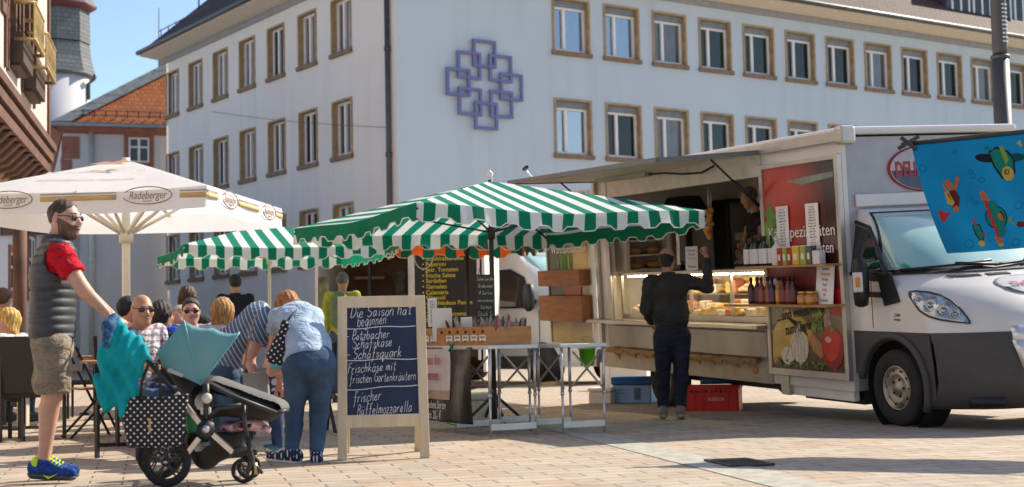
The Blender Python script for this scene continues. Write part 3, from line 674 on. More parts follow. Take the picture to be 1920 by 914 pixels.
# ------------------------------------------------------------------ parasols
m_pip_ = mat('finial_white', (.72, .72, .66), .5)
m_pole_w = mat('pole_cream', (0.72, 0.66, 0.52), 0.45, var=.06)
m_steel = mat('steel_tube', (0.55, 0.53, 0.48), 0.35, .85, var=.12)
m_dsteel = mat('dark_steel', (0.05, 0.05, 0.05), 0.5, .4, var=.2)
def parasol(root, center, dirs, half, z_rim, z_peak, canopy_mat, val_mat, val_h, scallop, post_mat, rib_mat, post_r, sag=.06, piping=None, n=28, rib_r=.014, strut_z=.45, flutter=0.0, seed=1, few=False):
    """square parasol: four sagging gores, hanging valance, ribs, struts, pole. dirs = unit vectors to two neighbouring edges"""
    rnd = random.Random(seed); a, b = dirs; c = Vector(center)
    cor = [a * half + b * half, -a * half + b * half, -a * half - b * half, a * half - b * half]
    nr_ = min(cor, key=lambda v: v.y); rt_ = max(cor, key=lambda v: v.x); sd = (rt_ - nr_).normalized()
    can = MB(); val = MB(); pip = MB()
    for k in range(4):
        p, q = cor[k], cor[(k + 1) % 4]
        rows = 9; P = []
        for i in range(rows + 1):
            t = i / rows; row = []
            for j in range(n + 1):
                s_ = j / n; e = p.lerp(q, s_) * t
                z = z_peak + (z_rim - z_peak) * (t ** 1.06) - sag * 4 * s_ * (1 - s_) * t * (1 - .3 * t) * (1 + .25 * math.sin(7 * s_ + k))
                z += flutter * math.sin(9 * s_ + 2.2 * k) * t * t
                row.append(c + e + V(0, 0, z))
            P.append(row)
        can.grid(P, True, uvf=lambda i, j: ((p.lerp(q, j / n) * (i / rows)).dot(sd) + 9.46, 0.0))
        nrm = ((p + q) / 2).normalized(); m_ = n * 4; Q = [[], [], [], []]
        for j in range(m_ + 1):
            s_ = j / m_; base = p.lerp(q, s_); jj = s_ * n; j0 = min(int(jj), n - 1); top = P[rows][j0].lerp(P[rows][j0 + 1], jj - j0)
            ph = s_ * 2 * half / scallop if scallop else 0
            lo = val_h * (0.86 + .14 * max(-1, min(1, 1.9 * math.cos(2 * math.pi * ph)))) if scallop else val_h
            wob = .018 * math.sin(ph * 3.1 + k) + .022 * math.sin(s_ * 11 + k * 2)
            for r_ in range(4):
                Q[r_].append(top + nrm * (.004 + wob * r_ / 3) - V(0, 0, lo * r_ / 3 - .004))
        val.grid(Q, True, uvf=lambda i, j: (9.45 if abs((q - p).normalized().dot(sd)) < .3 else p.lerp(q, j / m_).dot(sd) + 9.46, i / 3))
        if piping: pip.tube([x + nrm * .003 for x in Q[3]], (.006), 5)
    co = can.build('canopy', canopy_mat, root, world=True)
    vo = val.build('valance', val_mat, root, world=True)
    if piping: pip.build('piping', piping, vo, world=True)
    pm = MB(); pm.tube([c, c + V(0, 0, z_peak + .03)], post_r, 12); pm.build('pole', post_mat, root, world=True)
    if scallop: fm = MB(); fm.lathe([(.012, 0), (.03, .02), (.022, .05), (.035, .08), (.0, .12)], c + V(0, 0, z_peak), 10); fm.build('finial', m_pip_, root, world=True)
    hub = c + V(0, 0, z_rim - strut_z)
    hm = MB(); hm.cyl(hub - V(0, 0, .07), hub + V(0, 0, .05), post_r * 1.7, n=12); hm.build('hub', post_mat, root, world=True)
    tips = cor if few else cor + [(cor[i] + cor[(i + 1) % 4]) / 2 for i in range(4)]
    for t in tips:
        top = c + V(0, 0, z_peak - .05); tip = c + t + V(0, 0, z_rim - .05)
        sagz = -.02
        r_ = MB(); r_.tube([top, top.lerp(tip, .5) + V(0, 0, sagz), tip], rib_r, 6); rb = r_.build('rib', rib_mat, root, world=True)
        s_ = MB(); s_.tube([hub, top.lerp(tip, .52) + V(0, 0, sagz)], rib_r * .9, 6); s_.build('strut', rib_mat, rb, world=True)
def twodirs(center, corner):
    d = (Vector(corner) - Vector(center)); d.z = 0; h = d.length / math.sqrt(2); a = RZ(R(45)) @ d.normalized(); b = RZ(R(-45)) @ d.normalized()
    return (a, b), h
# large white parasol
wc = V(-4.62, 17.2, 0); (wa, wb), wh = twodirs(wc, (-3.30, 15.55, 0))
wp = empty('white_parasol', wc, 0, 'large white beer garden parasol with printed valance on a cream pole', 'parasol')
m_wcan = fabric('white_canvas', (0.86, 0.89, 0.93), .45, .03, bscale=3); m_wval = fabric('white_valance', (0.84, 0.86, 0.88), .34, .03)
parasol(wp, wc, (wa, wb), wh, 2.58, 3.08, m_wcan, m_wval, .245, 0, m_pole_w, m_pole_w, .05, sag=.05, n=16, rib_r=.024, strut_z=.42)
m_brown = mat('print_brown', (0.30, 0.17, 0.08), .8); m_ochre = mat('print_ochre', (0.60, 0.42, 0.17), .8); m_greyp = mat('print_grey', (0.40, 0.38, 0.38), .8)
def valance_print(p, q, zc, nrm):
    xd = (q - p).normalized(); L = (q - p).length; off = nrm * .03
    for s_ in (.25, .78):
        o_ = p.lerp(q, s_) + off + V(0, 0, zc)
        M = wp.matrix_basis.inverted() @ plane_mtx(o_, xd, V(0, 0, 1))
        text('Radeberger', .125, wp, M @ Matrix.Translation((0, .0, 0)), m_brown, shear=.25, sx=.72)
        text('PILSNER', .028, wp, M @ Matrix.Translation((0, -.062, 0)), m_brown)
        e = MB(); e.tube([M @ V(.275 * math.cos(t), .095 * math.sin(t), .001) for t in np.linspace(-2.9, 2.75, 40)], .006, 5); e.build('logo_oval', m_brown, wp)
    for (s0, s1) in ((.0, .12), (.37, .66), (.90, 1.0)):
        for (z0, z1, mt) in ((.035, .05, m_greyp), (-.035, .02, m_ochre)):
            g_ = MB(); a_ = p.lerp(q, s0) + off * .55 + V(0, 0, zc); b_ = p.lerp(q, s1) + off * .55 + V(0, 0, zc)
            nn = 12; P = [[], []]
            for j in range(nn + 1):
                x = a_.lerp(b_, j / nn); P[0].append(x + V(0, 0, z0)); P[1].append(x + V(0, 0, z1))
            g_.grid(P); g_.build('printed_band', mt, wp, world=True, solid=.001)
wcor = [wc + wa * wh + wb * wh, wc - wa * wh + wb * wh, wc - wa * wh - wb * wh, wc + wa * wh - wb * wh]
wcor.sort(key=lambda v: v.y); near = wcor[0]; left = min(wcor, key=lambda v: v.x); right = max(wcor, key=lambda v: v.x)
for (p, q) in ((left, near), (near, right)):
    nn = (p + q) / 2 - wc; valance_print(p, q, 2.485, nn.normalized())
# faint brown print on the near gore
gc_ = wc + (left + near - 2 * wc) * .5 * .34; nn = ((left + near) / 2 - wc).normalized(); xd = (near - left).normalized()
sl = (3.16 - 2.60) / wh; up_ = (-nn + V(0, 0, sl)).normalized()
M = wp.matrix_basis.inverted() @ plane_mtx(gc_ + V(0, 0, 3.16 - sl * wh * .34 + .015), xd, up_)
q = MB(); q.prism([M @ V(x, y, 0) for x, y in ((-.25, -.03), (-.08, .09), (.02, .05), (.12, .15), (.26, .05), (.14, 0), (.2, -.08), (-.05, -.05))], (0, 0, .002)); q.build('printed_emblem', mat('print_tan', (.42, .26, .17)), wp)
text('RADEBERGER PILSNER', .12, wp, M @ Matrix.Translation((0, -.42, .004)), mat('print_faint', (.66, .60, .55)))
q = MB(); q.box((0, 0, .06), (.7, .7, .12)); q.build('base_slab', mat('concrete', (.35, .34, .32), .9, var=.15), wp, bevel=.02)

m_green = fabric('green_stripes', (0.006, 0.235, 0.15), .38, .05, uvstripe=((0.76, 0.82, 0.80), .235), bscale=5)
m_green_v = fabric('green_stripes_valance', (0.006, 0.21, 0.12), .34, .05, uvstripe=((0.72, 0.78, 0.75), .235), bscale=5)
m_pip = mat('piping_white', (.78, .78, .72), .7)
m_orange_v = fabric('orange_stripes_valance', (0.005, 0.15, 0.08), .25, .05, uvstripe=((0.80, 0.13, 0.02), .3))
gcn = V(-.21, 14.55, 0); (ga, gb), gh = twodirs(gcn, (-.84, 12.4, 0))
gp1 = empty('striped_parasol', gcn, 0, 'largest green and white striped parasol shading the sausage tables', 'parasol', 'green and white striped market parasols')
parasol(gp1, gcn, (ga, gb), gh * .97, 2.05, 2.45, m_green, m_green_v, .165, .33, m_dsteel, m_dsteel, .024, sag=.07, piping=m_pip, flutter=.012, seed=3, few=True, strut_z=.12, rib_r=.011)
q = MB()
for k in range(4): a = R(20 + 90 * k); q.tube([V(0, 0, .3), V(.32 * math.cos(a), .32 * math.sin(a), .02)], .016, 6)
q.tube([V(0, 0, .0), V(0, 0, .35)], .03, 8); q.build('tripod_foot', m_dsteel, gp1)
gcn2 = V(-3.55, 21, 0); (ga2, gb2), gh2 = twodirs(gcn2, (-4.32, 19.3, 0))
gp2 = empty('striped_parasol', gcn2, 0, 'smaller green and white striped parasol farther back, partly hidden by the largest one', 'parasol', 'green and white striped market parasols')
parasol(gp2, gcn2, (ga2, gb2), gh2 * 1.08, 2.19, 2.58, m_green, m_green_v, .17, .33, m_pole_w, m_steel, .024, sag=.06, piping=m_pip, seed=5, few=True, strut_z=.12, rib_r=.011)
gcn3 = V(-.58, 18.4, 0)
gp3 = empty('striped_parasol', gcn3, 0, 'green and orange striped parasol showing only its scalloped hem below the largest one', 'parasol')
m_go = fabric('green_orange', (0.005, 0.17, 0.09), .25, .05, uvstripe=((0.80, 0.13, 0.02), .6))
parasol(gp3, gcn3, (RZ(R(10)) @ V(1, 0, 0), RZ(R(10)) @ V(0, 1, 0)), .92, 2.13, 2.42, m_go, m_orange_v, .17, .33, m_dsteel, m_dsteel, .024, sag=.05, piping=m_pip, seed=7, few=True, strut_z=.12, rib_r=.011)

# ------------------------------------------------------------------ folding tables
TL = V(-.5, .866, 0).normalized(); TW = V(.866, .5, 0).normalized()
m_alu = mat('aluminium', (0.62, 0.62, 0.60), 0.32, .75, var=.08)
m_top = mat('table_edge', (0.62, 0.66, 0.64), 0.4, .3, var=.06)
def folding_table(corner, width, length, label, h=.80):
    t = empty('folding_table', corner, math.atan2(TW.y, TW.x), label, 'table', 'aluminium folding tables under the striped parasol')
    q = MB(); q.bx(0, width, 0, length, h - .035, h); q.build('tabletop', m_top, t, bevel=.006)
    for y in (.03, length * .5, length - .03):
        for x in (.03, width - .03):
            q = MB(); q.cyl((x, y, .35), (x, y, h - .035), .014, n=8); q.cyl((x, y, 0), (x, y, .36), .011, n=8); q.cyl((x, y, .345), (x, y, .37), .018, n=8); q.build('leg', m_alu, t)
        q = MB(); q.bx(.03, width - .03, y - .012, y + .012, .055, .11); q.build('foot_bar', m_alu, t)
    for x in (.045, width - .045):
        q = MB(); q.bar((x, .05, .72), (x, length * .45, .4), .014); q.bar((x + .016, length * .45, .72), (x + .016, .05, .4), .014); q.build('cross_brace', m_steel, t)
    return t
A1 = V(-.23, 12.62, 0); tb1 = folding_table(A1, .52, 1.35, 'folding table under the wooden crates and the black banner')
A2 = V(.41, 12.80, 0); tb2 = folding_table(A2, .50, 1.2, 'empty folding table beside the truck poster, right of the crates')
HT = .80
# wooden crates, ends towards the front left, holding dried sausages
m_crate = mat('crate_wood', (0.46, 0.22, 0.075), .7, var=.22, scale=4, st=(1, 6, 6), bmp=.15)
m_paper = mat('paper_white', (.80, .79, .75), .7, var=.02)
m_ink = mat('ink_dark', (.06, .06, .07), .8); m_inkred = mat('ink_red', (.50, .06, .07), .8)
saus_m = [mat('sausage_%d' % i, c, .75, var=.35, scale=40, bmp=.3) for i, c in enumerate(((.20, .13, .08), (.30, .24, .17), (.13, .06, .045), (.26, .075, .085), (.085, .07, .10), (.40, .33, .24)))]
def crate(t0, w, length, i, labelled, label, kinds, n):
    o = A1 + TL * t0 + TW * .035 + V(0, 0, HT); c = empty('wooden_crate', o, math.atan2(TW.y, TW.x), label, 'crate', 'wooden crates of dried sausages')
    h = .165
    q = MB(); q.bx(0, length, 0, .012, 0, h); q.bx(0, length, w - .012, w, 0, h); q.bx(.012, length, .012, w - .012, 0, .012); q.bx(length - .012, length, .012, w - .012, .012, h)
    q.build('box', m_crate, c)
    # end board with a grip hole
    q = MB(); y0, y1 = w * .33, w * .67; z0, z1 = h * .66, h * .82
    q.bx(-.014, 0, 0, w, 0, z0); q.bx(-.014, 0, 0, w, z1, h); q.bx(-.014, 0, 0, y0, z0, z1); q.bx(-.014, 0, y1, w, z0, z1); q.build('end_board', m_crate, c)
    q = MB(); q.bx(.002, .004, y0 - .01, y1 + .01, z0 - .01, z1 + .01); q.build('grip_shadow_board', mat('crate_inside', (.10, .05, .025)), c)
    if labelled:
        q = MB(); q.bx(-.0175, -.0145, w * .12, w * .88, h * .24, h * .56); pl = q.build('paper_label', m_paper, c)
        M = plane_mtx((-.0185, w * .5, h * .45), (0, -1, 0), (0, 0, 1)); text('Salami', .034, c, M, m_ink, thick=.001); text('100 g', .024, c, M @ Matrix.Translation((0, -.036, 0)), m_ink, thick=.001)
    rnd = random.Random(i * 13 + 1); short = ['crate nearest the table corner', 'second crate from the table corner', 'third crate from the table corner', 'fourth crate from the table corner', 'fifth crate from the table corner', 'dark roped crate', 'crate next to the far left table end', 'crate at the far end behind the chalkboard'][i]
    for k in range(n):
        x = .04 + (length - .09) * (k + .5) / n; y = rnd.uniform(.04, w - .04); ln = rnd.uniform(.19, .27); a = rnd.uniform(-.5, .5); b = rnd.uniform(-.35, .35)
        base = o + TW * x + TL * y + V(0, 0, .02)
        q = MB(); d = V(math.sin(a), math.sin(b), 1).normalized(); r = rnd.uniform(.014, .021)
        pts = [d * (ln * s_) + V(.012 * math.sin(3 * s_), 0, 0) for s_ in (0, .05, .3, .6, .88, .96, 1)]
        q.tube(pts, [r * .4, r * .9, r, r, r * .85, r * .4, r * .25], 7)
        so = q.build('dried_sausage', saus_m[kinds[k % len(kinds)]]); so.location = base
        tag(so, 'dried sausage in the ' + short, 'sausage', 'dried sausages in the ' + short)
cw = .155
names = ['labelled wooden crate of dried sausages nearest the table corner', 'second labelled wooden crate from the table corner, full of pale sausages', 'third labelled wooden crate from the table corner', 'fourth labelled wooden crate from the table corner', 'fifth crate from the table corner, between two labelled crates', 'dark roped crate sixth from the table corner', 'crate next to the one at the far left table end', 'crate at the far end of the table behind the chalkboard']
for i in range(8):
    crate(.05 + i * (cw + .004), cw, .44, i, i not in (5,), names[i], [(3, 5, 4, 3, 1, 4, 5, 3), (1, 5, 5), (5, 1, 0), (5, 0), (1, 0, 2), (2, 0), (0, 2), (2, 1, 0)][i], (15, 8, 7, 6, 6, 5, 5, 5)[i])
# knots on the side of the near crate are in the wood: small dark discs let into the board
# card notices between the crates
def notice(name, loc, rz, w, h, lab, lines, stick=None, tilt=0.0, cat='notice', ink=None):
    o = empty(name, loc, rz, lab, cat)
    q = MB(); z0 = stick or 0.0; q.box((0, 0, z0 + h / 2), (w, .004, h), Matrix.Rotation(tilt, 3, 'X')); q.build('card', m_paper, o)
    if stick: q = MB(); q.cyl((0, .006, 0), (0, .006, z0 + .05), .006, n=6); q.build('stick', m_steel, o)
    nl = len(lines)
    for k, tx in enumerate(lines):
        M = Matrix.Translation((0, 0, z0 + h / 2)) @ Matrix.Rotation(tilt, 4, 'X') @ plane_mtx((0, -.0035, h * (.42 - .84 * (k + .5) / nl)), (1, 0, 0), (0, 0, 1))
        text(tx, min(h * .7 / nl, w * 1.5 / max(4, len(tx))), o, M, ink or m_ink, thick=.001)
    return o
fz = R(-8)
notice('price_card', at(811, 600, 13.55) * 1.0, fz, .085, .27, 'narrow white price card on a stick above the crates', ['Salami', 'Ziege', 'Hirsch', 'Esel', 'Wild', 'Stier', 'Pur', 'Nuss', 'Pilz'], stick=.12).location.z = .86
notice('blank_card', V(*at(829, 600, 13.5)[:2], .86), fz, .19, .29, 'blank white card leaning behind the sausage crates', [], tilt=.1)
notice('blank_card', V(*at(875, 600, 13.2)[:2], .88), R(-16), .11, .18, 'small tilted white card beside the parasol pole', [], tilt=.1)
# slate hanging from the parasol pole
sl_o = at(911, 560, 14.2); slate = empty('hanging_slate', (sl_o.x, sl_o.y, 0), R(-4), 'small dark slate with chalk prices hanging from the parasol pole', 'chalkboard')
m_slateb = mat('slate_board', (.060, .060, .058), .8, var=.15); m_chalk = mat('chalk', (.78, .78, .76), .9, var=.04)
zt = at(911, 515, 14.2).z; zb = at(911, 612, 14.2).z
q = MB(); q.bx(-.088, .088, -.01, .008, zb, zt); q.build('board', m_slateb, slate, bevel=.003)
q = MB(); q.tube([(-.07, 0, zt), (0, .0, zt + .33), (.07, 0, zt)], .004, 5); q.build('cord', mat('cord_red', (.30, .05, .06)), slate)
q = MB(); hh = (zt - zb)
for k, (tx, s_) in enumerate((('Salami aus den', .034), ('Ardennen', .036), ('4 Sorten', .034), ('Viele verschiedene', .026), ('Sorten', .036), ('Stück 5,-', .04), ('4 Stück 20,-', .034))):
    tmp = MB(); wdt = handwrite(tmp, tx.replace('V', 'v'), 0, 0, s_, .0016, rnd=random.Random(k)); q_x = -wdt / 2
    sc = min(1, .165 / wdt)
    q.add([(v[0] * sc - wdt * sc / 2, v[1] - .012, v[2] + zt - .06 - k * hh * .136) for v in tmp.v], tmp.f)
q.build('chalk_lettering', m_chalk, slate)
# black banner clipped to the long side of the table
bo = A1 + TL * .28 - TW * .012; bn = empty('hanging_banner', bo, math.atan2(TL.y, TL.x), 'glossy black banner about salami clipped to the table edge', 'banner')
m_blackpl = mat('black_plastic', (.018, .017, .016), .34, var=.3, bmp=.22, bscale=5, bdist=.05, spec=.4)
def bsurf(u, v): return V(u, .012 * math.sin(u * 13) * (1 - v) + .02 * math.sin(u * 5 + 3 * v) - .006, .10 + v * .685)
q = MB(); q.grid([[bsurf(1.15 * i / 40, j / 24) for j in range(25)] for i in range(41)]); q.build('sheet', m_blackpl, bn, solid=.003)
def bpatch(u0, u1, v0, v1, e=.006): 
    q = MB(); q.grid([[bsurf(u0 + (u1 - u0) * i / 24, v0 + (v1 - v0) * j / 16) + V(0, e, 0) for j in range(17)] for i in range(25)]); return q
bpatch(.45, 1.15, .42, .98).build('printed_patch', mat('banner_white', (.66, .62, .60), .5, var=.1), bn)
bpatch(.45, 1.15, .30, .42).build('printed_sunset', mat('banner_sunset', (.50, .33, .26), .5, var=.2), bn)
for tx, u, v, s_, mt in (('Salami aus den', .80, .83, .135, m_inkred), ('Cevennen', .80, .62, .14, m_inkred), ('verschiedene Sorten', .78, .22, .105, m_paper), ('Stück 20,- €', .78, .08, .115, m_paper)):
    p = bsurf(u, v) + V(0, .034, 0); text(tx, s_, bn, plane_mtx(p, (-1, 0, 0), (0, 0, 1)), mt, sx=.62)
for u in (.34, .93):
    q = MB(); p = V(u, .02, .79); 
    for d in ((-.05, .0, .03), (.05, 0, .03), (-.03, .01, -.05), (.04, .01, -.04)): q.tube([p, p + V(*d)], [.014, .006], 6)
    q.build('clip', mat('clip_teal', (.01, .16, .15), .5), bn)
# polystyrene box, strap, bucket
m_styro = mat('polystyrene', (.70, .67, .60), .9, var=.05, bmp=.25, bscale=120)
def lidded_box(name, loc, rz, sz, mb_, ml_, lab, cat, lid=.07):
    o = empty(name, loc, rz, lab, cat); q = MB(); q.box((0, 0, (sz[2] - lid) / 2), (sz[0], sz[1], sz[2] - lid)); q.build('body', mb_, o, bevel=.018)
    q = MB(); q.box((0, 0, sz[2] - lid / 2 + .002), (sz[0] + .015, sz[1] + .015, lid)); q.build('lid', ml_, o, bevel=.015); return o
pb_ = gp(897, 792); lidded_box('polystyrene_box', pb_, R(20), (.34, .3, .3), m_styro, m_styro, 'off white polystyrene box under the crate table behind the banner', 'box')
st_ = empty('green_strap', gp(885, 803), R(-18), 'green strap lying on the paving under the crate table', 'strap'); q = MB(); q.tube([V(-.3, .02, .05), V(-.12, 0, .02), V(.1, 0, .015), V(.3, -.03, .02)], .02, 6, flat=.3); q.build('webbing', mat('strap_green', (.02, .30, .10)), st_)
bk = at(1101, 668, 13.7); bucket = empty('green_bucket', (bk.x, bk.y, bk.z - .09), 0, 'small bright green bucket hanging under the empty table', 'bucket')
q = MB(); q.lathe([(.062, 0), (.064, .004), (.078, .15), (.084, .152), (.082, .165), (.074, .165), (.06, .01)], n=18); q.build('pail', mat('bucket_green', (.10, .42, .015), .4), bucket)
q = MB(); q.tube([V(.08 * math.cos(t), 0, .16 + .12 * math.sin(t)) for t in np.linspace(0, math.pi, 10)], .004, 5); q.build('handle', m_steel, bucket)

# ------------------------------------------------------------------ big chalkboard on its A frame
m_navy = mat('chalk_navy', (.022, .036, .080), .75, var=.25, scale=2.5, bmp=.05)
m_bwood = mat('board_wood', (.66, .55, .36), .6, var=.10, scale=3, st=(5, 5, .8), bmp=.12)
bl = gp(633, 864); brp = gp(806, 859); bx = (brp - bl).normalized(); rzb = math.atan2(bx.y, bx.x); BW = (brp - bl).length
lean = R(7); mid = (bl + brp) / 2
board = empty('chalkboard_stand', mid, rzb, 'tall wooden A frame chalkboard with handwritten cheese offers', 'chalkboard')
LB = 1.20; th = lean
def bp(x, y, z):    # board coordinates: z along the leaning front face
    return V(x, math.sin(th) * z + math.cos(th) * y, math.cos(th) * z - math.sin(th) * y)
hw0, hw1 = BW / 2, BW / 2 - .012     # slightly wider at the feet
def lm(u, z):  # splayed lateral position
    return u * (hw0 + (hw1 - hw0) * z / LB)
def slab(mb, pts, y0, y1):
    a = [bp(x, y0, z) for x, z in pts]; b = [bp(x, y1, z) for x, z in pts]; n = len(pts)
    mb.add(a + b, [tuple(range(n)), tuple(range(n, 2 * n))[::-1]] + [(i, n + i, n + (i + 1) % n, (i + 1) % n) for i in range(n)])
fw = .070
for s_ in (-1, 1):
    q = MB(); pts = [(s_ * lm(1, 0), 0), (s_ * (lm(1, 0) - fw), 0), (s_ * (lm(1, LB) - fw), LB), (s_ * lm(1, LB), LB)]; slab(q, pts, -.02, .02); q.build('front_leg', m_bwood, board, bevel=.005)
for z0, z1 in ((.235, .325), (LB - .085, LB)):
    q = MB(); e = fw - .002; pts = [(-lm(1, z0) + e, z0), (lm(1, z0) - e, z0), (lm(1, z1) - e, z1), (-lm(1, z1) + e, z1)]; slab(q, pts, -.017, .018); q.build('cross_rail', m_bwood, board, bevel=.004)
q = MB(); z0, z1 = .32, LB - .08; e = fw - .006; slab(q, [(-lm(1, z0) + e, z0), (lm(1, z0) - e, z0), (lm(1, z1) - e, z1), (-lm(1, z1) + e, z1)], -.006, .006); pan = q.build('writing_panel', m_navy, board)
for s_ in (-1, 1):
    q = MB(); top = bp(s_ * (hw1 - .04), .025, LB - .06); ft = V(s_ * (hw0 - .05), .66, 0); q.bar(top, ft, .07, .035, up=(0, 1, 0)); q.build('rear_leg', m_bwood, board, bevel=.004)
q = MB(); q.bar(V(-hw0 + .07, .56, .25), V(hw0 - .07, .56, .25), .03, .07); q.build('rear_rail', m_bwood, board)
q = MB(); q.bar(V(-hw0 + .07, .40, .72), V(hw0 - .07, .40, .72), .02, .8, up=(0, .45, 1)); q.build('rear_panel', m_navy, board)
# writing
lay = [('Die Saison hat', -.245, 1.018, .088), ('begonnen', -.18, .895, .088), ('- Potzbacher', -.265, .775, .075), ('Schafskäse', -.20, .69, .078), ('- Schafsquark', -.265, .585, .076),
       ('Frischkäse mit', -.262, .475, .075), ('frischen Gartenkräutern', -.25, .39, .066), ('frischer', -.20, 0.0, .078), ('Büffelmozzarella', -.16, 0.0, .078)]
pz = lambda py: (858 - py) / (858 - 549) * LB
rows = [('Die Saison hat', 650, 765, 588, .083), ('begonnen', 663, 718, 605, .083), ('- Potzbacher', 643, 725, 632, .072), ('Schafskäse', 655, 730, 648, .075), ('- Schafsquark', 645, 748, 668, .075), ('Frischkäse mit', 648, 738, 694, .07), ('frischen Gartenkräutern', 652, 776, 713, .07), ('frischer', 660, 712, 750, .078), ('Büffelmozzarella', 668, 770, 773, .078)]
wr = MB()
for k, (tx, xa, xb, yb, sz) in enumerate(rows):
    tmp = MB(); wdt = handwrite(tmp, tx, 0, 0, sz, .0029, rnd=random.Random(20 + k))
    cx = 719 - (858 - yb) / 311 * 13
    sc = (xb - xa) / 254.0 / max(wdt, .01); x0 = (xa - cx) / 254.0
    wr.add([tuple(bp(v[0] * sc + x0, -.0065 + (v[1] + .002) * .5, pz(yb + 1.5) + v[2] + .018 * (v[0] / max(wdt, .1)))) for v in tmp.v], tmp.f, True)
wr.build('chalk_lettering', m_chalk, board)
ln = MB()
for (xa, xb, ya, yb2) in ((642, 772, 611, 607), (646, 778, 671, 670), (648, 780, 727, 720)):
    pts = []
    for t in np.linspace(0, 1, 12):
        px = xa + (xb - xa) * t; py = ya + (yb2 - ya) * t + 1.2 * math.sin(9 * t); cx = 719 - (858 - py) / 311 * 13; pts.append(bp((px - cx) / 254, -.007, pz(py)))
    ln.tube(pts, .0032, 5)
ln.build('chalk_rule', m_chalk, board)
# ------------------------------------------------------------------ snack truck: x to the nose, y from serving side inwards, z up; tilted a little as it stands
def rotm(yaw, pit, rol): return Matrix.Rotation(yaw, 4, 'Z') @ Matrix.Rotation(pit, 4, 'Y') @ Matrix.Rotation(rol, 4, 'X')
TO = Vector((3.1698, 13.5, .3968)); TM4 = Matrix.Translation(TO) @ rotm(R(-67.82), R(1.99), R(2.99)); TI = TM4.inverted()
def tl(px, py, axis=1, val=0.0):
    d = TI.to_3x3() @ ray(px, py); o = TI @ CAM; t = (val - o[axis]) / d[axis]; return o + d * t
truck = empty('snack_truck', mat=TM4, label='white snack truck with open serving hatch, food photo panels and grey bumper', cat='truck')
m_tw = mat('truck_white', (.62, .605, .57), .32, var=.05, scale=2, spec=.5, coat=.3)
m_tg = mat('truck_grey', (.36, .37, .385), .4, .1, var=.08)
m_tin = mat('truck_cream', (.74, .70, .61), .55, var=.08)
m_frame = mat('alu_frame', (.50, .48, .43), .4, .7, var=.1)
m_inox = mat('stainless', (.40, .37, .32), .3, .9, var=.18, scale=1.5, st=(1, 1, .25), bmp=.1, bscale=3)
m_plas = mat('bumper_plastic', (.062, .060, .058), .6, var=.12, spec=.35)
m_tyre = mat('tyre', (.022, .021, .020), .85, var=.25, bmp=.3)
m_rim = mat('steel_rim', (.36, .33, .27), .42, .7, var=.2)
m_blk = mat('black_trim', (.015, .015, .015), .5)
m_glassc = clear_glass('clear_glass', (.96, .97, .95), 0.0)
TLn, TWd, TH = 5.35, 2.0, 2.3
def tb(name, m_, *boxes, parent=None, bevel=0.0):
    q = MB()
    for b_ in boxes: q.bx(*b_)
    return q.build(name, m_, parent or truck, bevel=bevel)
OX0, OX1, OZ0, OZ1 = -4.98, -1.40, .50, 2.02
# box body: panels round the hatch
tb('side_wall', m_tw, (-TLn, OX0, 0, .05, -.1, TH - .02), (OX1, 0, 0, .05, -.1, TH - .02), (OX0, OX1, 0, .05, OZ1, TH - .02), (OX0, OX1, 0, .05, -.1, OZ0 - .05))
tb('far_wall', m_tin, (-TLn + .05, -.05, TWd - .05, TWd, -.1, TH - .02))
tb('rear_wall', m_tin, (-TLn, -TLn + .05, .051, TWd, -.1, TH - .02))
tb('front_wall', m_tg, (-.049, .0, .051, TWd, -.1, TH - .02))
tb('floor_pan', m_inox, (-TLn + .05, -.05, .05, TWd - .05, .12, .16), bevel=0)
tb('roof', m_tw, (-TLn - .03, .06, -.04, TWd + .04, TH, TH + .075), bevel=.03)
tb('roof_liner', m_tin, (-TLn + .05, -.05, .051, TWd - .05, TH - .06, TH - .03))
tb('roof_trim', m_frame, (-TLn - .04, .02, -.055, -.041, TH - .06, TH + .045), bevel=.008)
tb('corner_cap', m_frame, (-.03, .09, -.06, .12, TH - .09, TH + .085), bevel=.03)
tb('front_trim', m_tw, (.001, .03, .12, TWd - .02, 1.62, 1.74), bevel=.01)
tb('skirt', mat('skirt_cream', (.38, .33, .25), .5, .2, var=.15), (-TLn - .004, -1.38, -.012, -.001, -.11, .135), bevel=.004)
tb('apron', mat('apron_steel', (.27, .25, .21), .38, .6, var=.3, scale=1.2, st=(1, 1, .3), bmp=.4, bscale=2.5, bdist=.03), (OX0 - .1, -1.38, -.06, -.045, .16, .43), bevel=.01)
tb('rear_post', m_frame, (-TLn - .012, -TLn + .06, -.05, -.001, .14, TH - .05), (OX0 - .10, OX0, -.035, -.001, .45, OZ1 + .2), bevel=.008)
tb('fascia', mat('fascia_cream', (.66, .63, .55), .5), (OX0, OX1 + .0, -.02, -.001, OZ1, TH - .03))
tb('counter', m_inox, (-5.52, -1.39, -.17, .06, .455, .50), bevel=.008)
tb('marker_lamp', mat('amber', (.55, .18, .01), .25), (-4.95, -4.87, -.022, -.013, .0, .07), bevel=.01); tb('marker_lamp', mat('amber', (.55, .18, .01), .25), (-1.75, -1.67, -.022, -.013, -.02, .05), bevel=.01)
q = MB(); n_ = 60; P = [[], [], []]
for i in range(n_ + 1):
    x = -5.0 + 3.45 * i / n_; w_ = .02 * math.sin(i * .9) + .016 * math.sin(i * 2.3)
    P[0].append(V(x, -.03, .15)); P[1].append(V(x, -.11 - w_, .145 + w_ * .6)); P[2].append(V(x, -.135 - w_, .085 + w_ * 1.3))
q.grid(P); q.build('paper_ledge', mat('brown_paper', (.30, .18, .075), .85, var=.2, bmp=.4, bscale=14), truck, solid=.004)
